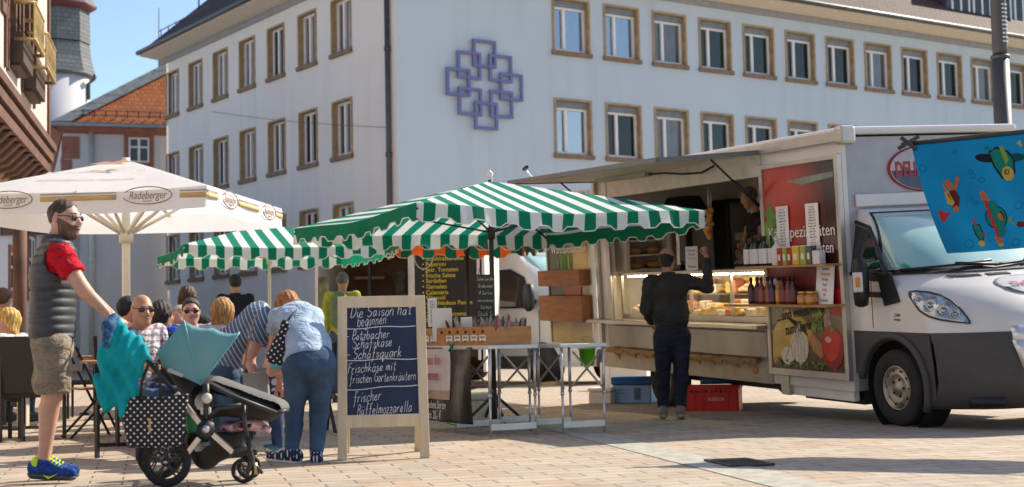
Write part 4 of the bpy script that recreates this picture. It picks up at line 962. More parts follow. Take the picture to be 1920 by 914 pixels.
# flap and struts
q = MB(); q.add([V(-5.3, -.03, 2.25), V(-1.37, -.03, 2.25), V(-1.37, -1.2, 2.20), V(-5.3, -1.2, 2.26)] + [V(-5.3, -.03, 2.285), V(-1.37, -.03, 2.285), V(-1.37, -1.2, 2.235), V(-5.3, -1.2, 2.295)], [(0, 1, 2, 3), (7, 6, 5, 4), (0, 4, 5, 1), (1, 5, 6, 2), (2, 6, 7, 3), (3, 7, 4, 0)])
flap = q.build('hatch_flap', mat('flap_green_grey', (.60, .64, .56), .45, var=.1), truck)
q = MB(); q.bar((-5.3, -1.21, 2.272), (-1.37, -1.21, 2.215), .03, .05); q.bar((-1.36, -.03, 2.262), (-1.36, -1.2, 2.212), .03, .05); q.bar((-5.31, -.03, 2.262), (-5.31, -1.2, 2.272), .03, .05); q.build('flap_edge', mat('flap_trim', (.16, .16, .15), .5), flap)
q = MB(); q.bar((-4.5, -.35, 2.215), (-3.2, -.35, 2.195), .10, .05); q.build('flap_lamp', mat('lamp_housing', (.30, .31, .28), .5), flap)
q = MB(); q.tube([V(-3.2, -.34, 2.19), V(-2.9, -.3, 2.18), V(-2.7, -.2, 2.15), V(-2.4, -.12, 2.14), V(-2.25, -.05, 2.2)], .012, 6); q.build('cable', m_blk, flap)
for (a, b_) in (((-1.46, -.55, 2.21), (-1.44, -.02, 1.72)), ((-5.2, -.55, 2.25), (-5.22, -.02, 1.8))):
    q = MB(); q.cyl(a, Vector(a).lerp(Vector(b_), .55), .011, n=8); q.cyl(Vector(a).lerp(Vector(b_), .5), b_, .019, n=8); q.build('gas_strut', m_blk, truck)
q = MB(); a = V(-5.0, -1.0, 2.30); q.cyl(a, a + V(.07, -.14, .11), .012, n=8); q.build('flap_handle', m_alu, flap); q = MB(); q.bar(a + V(.05, -.14, .105), a + V(.16, -.14, .13), .035, .035); q.build('handle_grip', m_blk, flap)
# display case behind glass
tb('case_base', m_inox, (OX0 + .02, OX1 - .02, .10, .75, .501, .56))
tb('case_top', m_inox, (OX0 + .02, OX1 - .02, .06, .72, 1.035, 1.075), bevel=.006)
for x in (OX0 + .04, -4.1, -3.2, -2.3, OX1 - .06): tb('case_post', m_frame, (x, x + .03, .085, .115, .56, 1.035))
for x in (OX0 + .06, -4.08, -3.18, -2.28): tb('case_glass', m_glassc, (x + .012, x + .84, .095, .101, .565, 1.03))
tb('case_back', mat('case_back', (.38, .29, .17), .4), (OX0 + .02, OX1 - .02, .73, .75, .56, 1.03))
tb('case_light', emis('case_light', (1.0, .78, .50), 26.0), (OX0 + .1, OX1 - .1, .16, .19, 1.015, 1.033))
tb('case_shelf', m_inox, (OX0 + .04, OX1 - .04, .42, .72, .78, .795))
food = [mat('food_%d' % i, c, .7, var=.3, scale=18, bmp=.3) for i, c in enumerate(((.55, .36, .10), (.62, .50, .26), (.50, .17, .10), (.60, .42, .30), (.26, .15, .07), (.62, .58, .46), (.30, .27, .10)))]
rnd = random.Random(11); kinds_ = ['wedge of yellow cheese', 'pale block of cheese', 'piece of red cured meat', 'light sausage roll', 'dark smoked sausage', 'white soft cheese', 'bowl of green herbs and olives']
nf = 0
for layer, (yv, zv) in enumerate(((.22, .562), (.50, .797), (.36, .562), (.64, .797))):
    x = OX0 + .14
    while x < OX1 - .2:
        k = rnd.randrange(7); w_ = rnd.uniform(.10, .19); h_ = rnd.uniform(.06, .11) if layer == 0 else rnd.uniform(.09, .19)
        q = MB()
        if k in (0,): q.prism([V(0, -.06, 0), V(w_, -.04, 0), V(w_, .06, 0), V(.03, .05, 0)], (0, 0, h_))
        elif k in (3, 4): 
            for j in range(3): q.tube([V(.02, -.06 + j * .06, .035 + (j % 2) * .03), V(w_ * .5, -.05 + j * .055, .05 + (j % 2) * .03), V(w_, -.06 + j * .06, .035 + (j % 2) * .03)], [.02, .034, .02], 8)
        elif k == 6: q.lathe([(.04, 0), (.06, .04), (.065, .05), (.04, .07), (.0, .08)], (w_ / 2, 0, 0), 14)
        else: q.box((w_ / 2, 0, h_ / 2), (w_ * .9, .12, h_))
        o = q.build('food_item', food[k], bevel=.012 if k in (0, 1, 2, 5) else 0); o.matrix_basis = TM4 @ Matrix.Translation((x, yv, zv)) @ Matrix.Rotation(rnd.uniform(-.15, .15), 4, 'Z')
        tag(o, kinds_[k] + (', front of lower deck', ', front of upper shelf', ', back of lower deck', ', back of upper shelf')[layer] + ' in the display case', 'food', kinds_[k] + (' low front', ' high front', ' low back', ' high back')[layer] + ' in the display case'); nf += 1
        x += w_ + rnd.uniform(.01, .05)
# interior fittings on the rear wall
def rl(px, py, x=-5.2): return tl(px, py, 0, x)
a = rl(1168, 428, -5.1); b_ = rl(1246, 505, -5.1)
y0, y1, z0, z1 = min(a.y, b_.y), max(a.y, b_.y), b_.z, a.z
tb('bread_rack', m_tin, (-5.28, -4.95, y0 - .05, y0, z0, z1 + .1), (-5.28, -4.95, y1, y1 + .04, z0, z1 + .1), (-5.29, -5.27, y0, y1, z0, z1 + .1), *[(-5.27, -4.95, y0, y1, z0 + k * (z1 - z0) / 3, z0 + k * (z1 - z0) / 3 + .02) for k in range(4)])
m_bread = mat('bread_crust', (.40, .22, .09), .8, var=.4, scale=12, bmp=.4)
for k in range(3):
    for j in range(2):
        q = MB(); q.ell((0, 0, .05), (.12, (y1 - y0) * .21, .055)); o = q.build('bread_loaf', m_bread); o.matrix_basis = TM4 @ Matrix.Translation((-5.1, y0 + (y1 - y0) * (.27 + .47 * j), z0 + k * (z1 - z0) / 3 + .022))
        tag(o, 'bread loaf in the %s compartment of the white rack, %s side' % (('bottom', 'middle', 'top')[k], ('window', 'inner')[j]), 'bread', 'bread loaves in the rack')
a = rl(1240, 415); b_ = rl(1308, 372); q = MB(); yc = (a.y + b_.y) / 2; zc = a.z
q.prism([V(-5.28, yc - .32, zc - .02), V(-5.28, yc + .32, zc - .02), V(-5.28, yc + .15, zc + .3), V(-5.28, yc - .15, zc + .3)], (.4, 0, 0)); q.build('extractor_hood', m_blk, truck, bevel=.03)
q = MB(); q.cyl((-5.1, yc, .9), (-5.1, yc, zc), .07, n=12); q.build('extractor_pipe', m_inox, truck)
a = rl(1338, 376); b_ = rl(1392, 490); tb('fridge', m_blk, (-5.28, -4.9, a.y, b_.y, .2, a.z), bevel=.02)
tb('fridge_door', window_glass('fridge_glass', (.09, .09, .07), .12), (-4.897, -4.89, a.y + .05, b_.y - .06, .6, a.z - .06)); tb('fridge_frame', m_frame, (-4.896, -4.88, b_.y - .05, b_.y - .03, .6, a.z - .05))
for k in range(4): tb('fridge_tray', mat('tray_pale', (.52, .49, .38), .6, var=.2), (-4.888, -4.875, a.y + .1, b_.y - .12, .75 + k * .22, .84 + k * .22))
# onion net, till column, paper note
m_onion = mat('onion', (.55, .27, .045), .5, var=.25)
c_ = tl(1329, 410, 1, .06); net = empty('onion_net', TM4 @ c_, 0, 'bunch of golden onions hanging in the hatch of the snack truck', 'onions')
q = MB(); rnd = random.Random(2)
for k in range(10):
    q.ell((rnd.uniform(-.03, .03), rnd.uniform(-.03, .03), .10 - k * .033 + rnd.uniform(-.01, .01)), (.036, .036, .034), nu=10, nv=7)
q.build('onions', m_onion, net); q = MB(); q.cyl((0, 0, .08), (0, 0, .36), .006, n=6); q.cyl((.03, 0, .1), (.03, 0, .33), .005, n=6); q.build('hook_rod', m_alu, net)
a = tl(1279, 505, 1, .3); b_ = tl(1279, 405, 1, .3)
till = empty('weighing_scale', TM4 @ V(a.x, .3, 1.076), R(-67.8), 'tall dark weighing scale column standing on the display case', 'scale')
hgt = b_.z - 1.076
q = MB(); q.box((0, 0, .03), (.3, .22, .06)); q.build('scale_base', m_blk, till, bevel=.01); q = MB(); q.box((-.03, 0, hgt / 2), (.085, .06, hgt)); q.build('column', m_frame, till, bevel=.008)
q = MB(); q.box((.11, 0, hgt * .55), (.17, .10, hgt * .85)); q.build('display_head', m_blk, till, bevel=.02); q = MB(); q.box((-.03, -.033, hgt * .62), (.06, .006, .09)); q.build('price_display', m_paper, till)
c_ = tl(1297, 500, 1, .02); notice('paper_notice', TM4 @ V(c_.x, .02, 1.078), R(-18), .14, .27, 'white paper notice leaning on the display case beside the customer', ['Heute', 'frisch', 'vom Grill', '', 'Kasse'])
# rolled towel on the counter by the seller and small packs
for k in range(4):
    o = MB(); o.box((0, 0, .06), (.075, .05, .12)); o = o.build('spread_pack', mat('pack_olive', (.33, .35, .05), .5, var=.4, scale=30), bevel=.004); c_ = tl(1413 + k * 11, 500, 1, .2); o.matrix_basis = TM4 @ Matrix.Translation((min(c_.x, -1.5), .2, 1.077)); tag(o, 'small olive green pack on the display case beside the bottle shelf', 'packet', 'olive green packs on the display case')
# ------------------------------------------------------------------ photo panel with shelves at the front end of the box
pan = bpy.data.objects.new('photo_panel', None); COL.objects.link(pan); pan.parent = truck
pan.matrix_basis = Matrix(((1, 0, 0, -1.37), (0, 1, 0, -.03), (0, 0, 1, .0), (0, 0, 0, 1)))
PW, PH = 1.37, 2.13
def pbx(name, m_, *bs, bevel=0.0):
    q = MB(); [q.bx(*b_) for b_ in bs]; return q.build(name, m_, pan, bevel=bevel)
pbx('panel_frame', m_frame, (0, .055, -.03, .028, 0, PH), (PW - .055, PW, -.03, .028, 0, PH), (.055, PW - .055, -.03, .028, 0, .07), (.055, PW - .055, -.03, .028, PH - .05, PH), bevel=.006)
def panel_mat(name, stops_z, blob=None):
    m, n, l, b = nodes(name); setspec(b, .25, 0, .5); v = objcoord(n); s_ = n.new('ShaderNodeSeparateXYZ'); l.new(v, s_.inputs[0])
    nz = noise(n, l, v, 2.2, 3); z = math_(n, l, 'ADD', s_.outputs[2], math_(n, l, 'MULTIPLY', nz, .25))
    c = ramp(n, l, math_(n, l, 'DIVIDE', z, 2.4), stops_z)
    if blob:
        bx, bz, r1, colb = blob; dx = math_(n, l, 'POWER', math_(n, l, 'SUBTRACT', s_.outputs[0], bx), 2.0); dz = math_(n, l, 'POWER', math_(n, l, 'SUBTRACT', s_.outputs[2], bz), 2.0)
        dd_ = math_(n, l, 'SQRT', math_(n, l, 'ADD', dx, dz)); k = ramp(n, l, math_(n, l, 'DIVIDE', dd_, r1), [(.35, (1, 1, 1)), (1.0, (0, 0, 0))]); c = mixrgb(n, l, k, c, colb)
    l.new(c, b.inputs['Base Color']); return m
pbx('printed_board', panel_mat('photo_print', [(.0, (.11, .035, .022)), (.10, (.06, .025, .015)), (.20, (.16, .10, .05)), (.33, (.26, .21, .11)), (.375, (.05, .012, .012)), (.45, (.20, .03, .03)), (.52, (.035, .008, .008)), (.72, (.05, .012, .01)), (1.0, (.02, .018, .016))], (.28, 1.70, .85, (.46, .028, .012))), (.055, PW - .055, -.012, .02, .07, PH - .05))
def pim(name, m_, pts, y=-.0135, t=.002):   # flat printed shape on the panel
    q = MB(); q.prism([V(x, y, z) for x, z in pts], (0, -t, 0)); return q.build(name, m_, pan)
def oval(cx, cz, rx, rz_, n=24, a0=0, wob=0, seed=1):
    r_ = random.Random(seed); return [(cx + rx * math.cos(t) * (1 + wob * r_.uniform(-1, 1)), cz + rz_ * math.sin(t) * (1 + wob * r_.uniform(-1, 1))) for t in [a0 + 2 * math.pi * k / n for k in range(n)]]
def pmat(name, c1, c2, sc=8): 
    return mat(name, tuple((a + b_) / 2 for a, b_ in zip(c1, c2)), .3, var=.35, scale=sc)
pim('printed_cheese', mat('print_cheese', (.58, .36, .045), .3, var=.2, scale=5), [(.07, .17), (.09, .44), (.35, .66), (.62, .60), (.80, .44), (.60, .30), (.30, .21)])
pim('printed_cheese_side', mat('print_cheese2', (.66, .46, .11), .3, var=.15), [(.09, .44), (.35, .66), (.62, .60), (.40, .47)], -.0155)
pim('printed_knife', m_blk, [(.36, .58), (.50, .50), (.62, .46), (.72, .40), (.66, .50), (.50, .56)], -.018)
pim('printed_garlic', mat('print_garlic', (.66, .58, .43), .35, var=.2, scale=14, st=(4, 1, .6)), oval(.56, .30, .16, .165, wob=.03), -.0165)
pim('printed_garlic', mat('print_garlic', (.66, .58, .43)), [(.53, .44), (.60, .44), (.58, .53), (.55, .53)], -.0185)
pim('printed_clove', mat('print_clove', (.70, .62, .46), .35, var=.15), oval(.35, .20, .115, .09, wob=.05, seed=4), -.019)
pim('printed_nut', mat('print_nut', (.42, .19, .06), .35, var=.25), [(.72, .40), (.80, .44), (.95, .34), (1.00, .24), (.92, .19), (.80, .26)], -.017)
pim('printed_tomato', mat('print_tomato', (.50, .022, .018), .25, var=.2), oval(1.12, .30, .185, .20), -.017)
pim('printed_tomato_glint', mat('print_glint', (.72, .34, .28), .3), oval(1.06, .38, .05, .03), -.0195)
pim('printed_pepper', mat('print_pepper', (.44, .02, .02), .25, var=.3), [(1.12, .62), (1.18, .88), (1.30, .86), (1.30, .60)], -.016)
pim('printed_bread', mat('print_bread', (.40, .33, .20), .4, var=.4, scale=16), oval(.2, .80, .17, .17, wob=.04), -.0145)
pim('printed_jar', mat('print_jar', (.36, .26, .20), .3, var=.5, scale=20), [(1.0, .50), (1.0, .66), (1.10, .72), (1.12, .52)], -.0155)
r_ = random.Random(4)
for k in range(26):
    x = r_.uniform(.12, 1.0); z = r_.uniform(.09, .15); pim('printed_herb', mat('print_herb', (.12, .20, .03), .4, var=.4), [(x, z), (x + .03, z + .022), (x + .06, z + .004), (x + .03, z - .014)], -.0205)
for k, (x, z, s_, a) in enumerate(((.87, .60, .09, .4), (.93, .52, .08, 2.0), (.84, .50, .07, 3.0), (.95, .63, .06, 1.2))):
    pim('printed_leaf', mat('print_leaf', (.20, .27, .04), .35, var=.4), [(x + s_ * math.cos(a + t) * (1 if i % 2 else .55), z + s_ * math.sin(a + t) * (1 if i % 2 else .55)) for i, t in enumerate(np.linspace(0, 5.6, 9))], -.0215 - k * .001)
for k, (x, z, s_, a) in enumerate(((.16, 1.62, .11, .9), (.12, 1.48, .12, 1.8), (.20, 1.40, .10, .2), (.25, 1.56, .08, 2.4), (.13, 1.34, .1, 1.1))):
    pim('printed_leaf', mat('print_leaf2', (.13, .30, .02), .3, var=.4), [(x + s_ * math.cos(a + t) * (1 if i % 2 else .6), z + s_ * math.sin(a + t) * (1 if i % 2 else .6)) for i, t in enumerate(np.linspace(0, 5.6, 9))], -.0145 - k * .001)
for k in range(6):
    a = (k - 2.5) / 2.6; pim('printed_garlic_line', mat('print_garlic_line', (.42, .33, .24), .4), [(.56 + a * .13 + .10 * a * 0, .15 + .03 * abs(a)), (.56 + a * .155, .30), (.56 + a * .02, .46), (.56 + a * .02 + .006, .46), (.56 + a * .155 + .008, .30), (.56 + a * .13 + .006, .15 + .03 * abs(a))], -.0192)
pim('printed_clove_line', mat('print_garlic_line', (.42, .33, .24)), [(.30, .14), (.33, .21), (.38, .27), (.385, .265), (.335, .205), (.306, .14)], -.0222)
pim('printed_cheese_rind', mat('print_rind', (.40, .20, .02), .35, var=.3), [(.065, .17), (.30, .205), (.60, .295), (.80, .43), (.805, .41), (.61, .275), (.31, .185), (.07, .15)], -.0158)
pim('printed_tomato_shade', mat('print_tomato_dark', (.22, .01, .01), .3), [(1.12 + .185 * math.cos(t), .30 + .20 * math.sin(t)) for t in np.linspace(-2.4, .3, 14)] + [(1.09 + .15 * math.cos(t), .335 + .16 * math.sin(t)) for t in np.linspace(.3, -2.4, 14)], -.0195)
pim('printed_tomato_stalk', mat('print_leaf', (.20, .27, .04)), [(1.10, .48), (1.14, .52), (1.16, .485), (1.22, .49), (1.16, .465), (1.12, .44), (1.11, .465), (1.05, .475)], -.0200)
for k in range(14): pim('printed_crumb', food[k % 7], oval(r_.uniform(.1, 1.25), r_.uniform(.10, .22) if k % 2 else r_.uniform(.62, .82), r_.uniform(.015, .05), r_.uniform(.012, .035), 10, 0, .2, k), -.0142 - k * .00008)
pim('printed_gloss', mat('print_gloss', (.20, .25, .19), .3, var=.4), [(.5, 1.93), (.75, 1.88), (1.29, 1.92), (1.29, 1.97), (.8, 1.95)], -.0145)
m_lets = mat('letter_white', (.78, .76, .72), .5, var=.03)
PX = lambda tx, s_, x, z, mt, sx=.8, rot=0, bold=0: text(tx, s_, pan, plane_mtx((x, -.024, z), (math.cos(rot), 0, math.sin(rot)), (-math.sin(rot), 0, math.cos(rot))), mt, width=sx, bold=bold)
PX('Käsespezialitäten', .16, .70, 1.42, m_lets, 1.14); PX('Wurstspezialitäten', .16, .70, 1.255, m_lets, 1.08)
PX('...und vieles mehr', .15, .62, .64, m_ink, .86, .13, .001); PX('zum Genießen', .15, .66, .50, m_ink, .66, .15, .001)
m_shelf = mat('shelf_wood', (.44, .23, .085), .5, var=.2, scale=3, st=(1, 6, 6))
tb('upper_shelf', m_shelf, (-1.62, -.02, -.245, -.045, 1.085, 1.105), bevel=.003); tb('lower_shelf', m_shelf, (-1.85, .0, -.265, -.045, .70, .722), bevel=.003)
def shelf_thing(name, x, y, z, build_fn, lab, cat, group):
    o = empty(name, label=lab, cat=cat, group=group, mat=TM4 @ Matrix.Translation((x, y, z))); build_fn(o); return o
m_bott = mat('bottle_black', (.015, .014, .016), .15, spec=.6); m_labw = mat('label_white', (.74, .72, .70), .5)
def bottle(o, r, h, mb_, cap, lab_m, lz=(.15, .5), neck=.32):
    q = MB(); q.lathe([(r * .9, 0), (r, .01), (r, h * .58), (r * .82, h * .66), (r * neck, h * .76), (r * neck, h * .9)], n=14); q.build('glass_body', mb_, o)
    q = MB(); q.lathe([(r * neck * 1.15, h * .86), (r * neck * 1.15, h), (0.001, h)], n=12); q.build('cap', cap, o)
    if lab_m: q = MB(); q.lathe([(r * 1.02, h * lz[0]), (r * 1.02, h * lz[1])], n=14, cap=False); q.build('paper_label', lab_m, o)
for k in range(6): shelf_thing('wine_bottle', -1.52 + k * .087, -.15 + (k % 2) * .02, 1.106, lambda o: bottle(o, .038, .30, m_bott, m_blk, m_labw, (.08, .58)), ['leftmost', 'second', 'third', 'fourth', 'fifth', 'last'][k] + ' black bottle with white label in the upper shelf row', 'bottle', 'black bottles on the upper shelf')
shelf_thing('white_bottle', -.975, -.14, 1.106, lambda o: bottle(o, .055, .28, mat('bottle_white', (.70, .68, .62), .35), m_labw, None), 'plain white bottle between the black bottles and the cartons', 'bottle', None)
def carton(o, w_, h_, m_):
    q = MB(); q.box((0, 0, h_ / 2), (w_, .07, h_)); q.build('body', m_, o, bevel=.004); q = MB(); q.box((0, -.0365, h_ * .45), (w_ * .5, .002, h_ * .35)); q.build('label_patch', m_labw, o)
    q = MB(); q.box((0, 0, h_ + .004), (w_ * .94, .064, .008)); q.build('lid', m_labw, o)
for k, (nm, c_, w_, h_) in enumerate((('red', (.42, .02, .03), .085, .17), ('lime green', (.28, .36, .03), .085, .17), ('second red', (.38, .02, .03), .08, .17), ('wide yellow', (.66, .42, .02), .13, .175), ('yellow green', (.34, .40, .04), .10, .175), ('grey', (.10, .10, .11), .085, .175), ('short white', (.68, .66, .62), .13, .12))):
    x = (-.885, -.795, -.71, -.60, -.475, -.375, -.255)[k]
    shelf_thing('spice_carton', x, -.14, 1.106, lambda o: carton(o, w_ * .92, h_, mat('carton_%d' % k, c_, .45)), nm + ' spice carton on the upper shelf', 'carton', 'spice cartons on the upper shelf')
sc_ = ((.055, .012, .015), (.065, .015, .03), (.22, .055, .015), (.23, .075, .02), (.05, .015, .05), (.45, .20, .01), (.14, .02, .015), (.16, .022, .02), (.07, .012, .012))
for k in range(9):
    shelf_thing('sauce_bottle', -1.46 + k * .098 - (.01 if k > 6 else 0), -.16 + (k % 2) * .015, .723, lambda o: bottle(o, .036 if k not in (6, 7) else .044, .27, mat('sauce_%d' % k, sc_[k], .15, spec=.6), m_blk, mat('sauce_label_%d' % k, tuple(min(1, c * 1.6 + .05) for c in sc_[k]), .5), (.1, .5), .45), ['leftmost dark red', 'purple', 'orange brown', 'amber', 'violet', 'yellow mustard', 'wide brick red', 'second brick red', 'last dark red'][k] + ' sauce bottle on the lower shelf', 'bottle', 'sauce bottles on the lower shelf')
def jar(o): 
    q = MB(); q.lathe([(.055, 0), (.06, .01), (.06, .085), (.045, .1)], n=16); q.build('glass_body', mat('honey', (.52, .17, .02), .15, spec=.6), o); q = MB(); q.lathe([(.052, .1), (.052, .125), (.001, .125)], n=16); q.build('lid', mat('lid_gold', (.52, .40, .12), .35, .6), o); q = MB(); q.lathe([(.0615, .025), (.0615, .07)], n=16, cap=False); q.build('paper_label', mat('jar_label', (.60, .32, .10), .5), o)
for k in range(2): shelf_thing('honey_jar', -.54 + k * .14, -.15, .723, jar, ('left', 'right')[k] + ' small amber jar with gold lid on the lower shelf', 'jar', 'amber jars on the lower shelf')
def tnotice(name, x, y, z, w_, h_, lab, lines, tilt=.12, ink=None):
    o = empty(name, label=lab, cat='notice', mat=TM4 @ Matrix.Translation((x, y, z))); Rm = Matrix.Rotation(-tilt, 3, 'X')
    q = MB(); q.box(Rm @ V(0, 0, h_ / 2), (w_, .004, h_), Rm); q.build('card', m_paper, o); nl = len(lines)
    for k, tx in enumerate(lines):
        M = Rm.to_4x4() @ plane_mtx((0, -.0035, h_ * (1 - (k + .7) / (nl + .4))), (1, 0, 0), (0, 0, 1)); text(tx, min(h_ * .75 / nl, w_ * 1.5 / max(len(tx), 4)), o, M, (ink or m_ink) if k % 3 != 1 else m_inkred, thick=.001)
tnotice('paper_notice', -1.19, -.09, .723, .27, .25, 'white card with large print standing behind the sauce bottles', ['Honig', '& Öle'])
tnotice('price_list', -.27, -.10, .723, .29, .37, 'tilted white price list at the end of the lower shelf', ['Saucen', 'Chutneys', 'Honig', 'Senf', 'Essig', 'Öl', 'Kräuter'])
def plist(x, z, w_, h_, lab):
    o = empty('price_list', label=lab, cat='notice', mat=TM4 @ Matrix.Translation((x, -.058, z))); q = MB(); q.box((0, 0, 0), (w_, .004, h_)); q.build('sheet', m_paper, o); r_ = random.Random(x)
    for k in range(15):
        tx = r_.choice(['Bratwurst  3,50', 'Salami  2,90', 'Käse  4,20', 'Schinken  3,80', 'Oliven  2,50', 'Feta  3,20']); text(tx, .02, o, plane_mtx((0, -.0035, h_ * (.43 - .87 * k / 15)), (1, 0, 0), (0, 0, 1)), m_inkred if k % 6 == 0 else m_ink, thick=.001)
plist(-.97, 1.44, .215, .50, 'long white price list taped on the red photo panel, nearer the hatch'); plist(-.45, 1.46, .215, .46, 'long white price list taped on the red photo panel, nearer the cab')
# ------------------------------------------------------------------ rear photo panel with two plank boxes
rp = bpy.data.objects.new('rear_photo_panel', None); COL.objects.link(rp); rp.parent = truck; rp.matrix_basis = Matrix.Translation((-6.90, -.03, .13))
q = MB(); q.bx(.04, 1.36, -.012, .02, .03, 2.0); q.build('printed_board', panel_mat('rear_print', [(.0, (.50, .32, .05)), (.12, (.40, .30, .06)), (.2, (.07, .05, .03)), (.5, (.09, .07, .035)), (.68, (.06, .05, .03)), (1, (.05, .04, .03))], (1.05, 1.0, .62, (.55, .36, .06))), rp)
q = MB()
for b_ in ((0, .04, -.03, .028, 0, 2.03), (1.36, 1.43, -.03, .028, 0, 2.03), (.04, 1.36, -.03, .028, 0, .03), (.04, 1.36, -.03, .028, 2.0, 2.03)): q.bx(*b_)
q.build('panel_frame', m_frame, rp)
r_ = random.Random(8)
for k in range(34):
    x = .45 + r_.uniform(-.05, .35); q = MB(); x2 = x + r_.uniform(-.12, .12) ; q.prism([V(x, -.0135 - k * .0002, .80), V(x + .025, -.0135 - k * .0002, .80), V(x2 + .012, -.0135 - k * .0002, r_.uniform(1.25, 1.58))], (0, -.001, 0)); q.build('printed_chive', mat('print_chive', (.13, .30, .03), .35, var=.4), rp)
q = MB(); q.prism([V(.60, -.022, .45), V(1.02, -.022, .45), V(1.08, -.022, .78), V(.54, -.022, .78)], (0, -.002, 0)); q.build('printed_pot', mat('print_pot', (.48, .09, .03), .35), rp)
for b_, nm in (((.0, 1.35, -.17, -.031, .80, 1.01), 0), ((.0, 1.38, -.17, -.031, .33, .67), 0)):
    q = MB(); q.bx(*b_); q.build('plank_box', mat('plank_brown', (.30, .125, .045), .6, var=.25, scale=3, st=(1, 6, 6), bmp=.15), rp, bevel=.004)
for k in range(3):
    q = MB(); q.lathe([(.06, 0), (.065, .1), (.05, .12)], (.5 + k * .33, -.10, .02), 12); q.build('glass_pot', m_glassc, rp)
text('Wurstspezialitäten', .15, rp, plane_mtx((.74, -.026, 1.28), (1, 0, 0), (0, 0, 1)), m_lets, width=1.12); text('Käsespezialitäten', .15, rp, plane_mtx((.74, -.026, 1.42), (1, 0, 0), (0, 0, 1)), m_lets, width=1.12)
q = MB(); q.bx(0, 1.43, -.10, -.02, -.02, .0); q.build('ledge', m_alu, rp)
# ------------------------------------------------------------------ cab
CY = 1.03; HWc = 1.0
prof_up = [(.02, 1.60), (.12, 1.585), (.30, 1.45), (.55, 1.26), (.80, 1.075), (.93, .985), (1.10, .925), (1.35, .83), (1.55, .70), (1.66, .58), (1.70, .47)]
prof_lo = [(1.70, .47), (1.74, .38), (1.77, .2), (1.78, .05), (1.74, -.10), (1.62, -.19), (1.1, -.20)]
def setback(v, z):   # plan rounding of the nose
    a = abs(v); k = .62 if z < 1.0 else .62 - .5 * min(1, (z - 1.0) / .5)
    return k * (a ** 3.2)
def width_at(z): return HWc * (1 - .13 * max(0, (z - .95) / .65) ** 1.3)
vsn = [-1, -.97, -.92, -.84, -.74, -.6, -.42, -.2, 0, .2, .42, .6, .74, .84, .92, .97, 1]
def cab_pt(v, x, z, push=0.0): 
    return V(x - setback(v, z) * min(1, max(0, (x + .05) / .9)) + push, CY + v * width_at(z), z)
def interp(prof, n):
    out = []
    for i in range(len(prof) - 1):
        for k in range(n): t = k / n; out.append((prof[i][0] + (prof[i + 1][0] - prof[i][0]) * t, prof[i][1] + (prof[i + 1][1] - prof[i][1]) * t))
    return out + [prof[-1]]
up = interp(prof_up, 2)
q = MB(); q.grid([[cab_pt(v, x, z) for v in vsn] for x, z in up], True); q.build('bonnet_and_roof', m_tw, truck)
lo = interp(prof_lo, 2); q = MB(); q.grid([[cab_pt(v, x, z, .012) for v in vsn] for x, z in lo], True); q.build('bumper', m_plas, truck)
WX, WZ, WR = .575, -.035, .345
def side_panel(name, m_, outline, y, s_):
    q = MB(); n = len(outline)
    q.add([V(x, y, z) for x, z in outline], [tuple(range(n))]); return q.build(name, m_, truck, solid=.01)
arc = [(WX + .43 * math.cos(a), WZ + .43 * math.sin(a)) for a in np.linspace(R(165), R(-22), 16)]
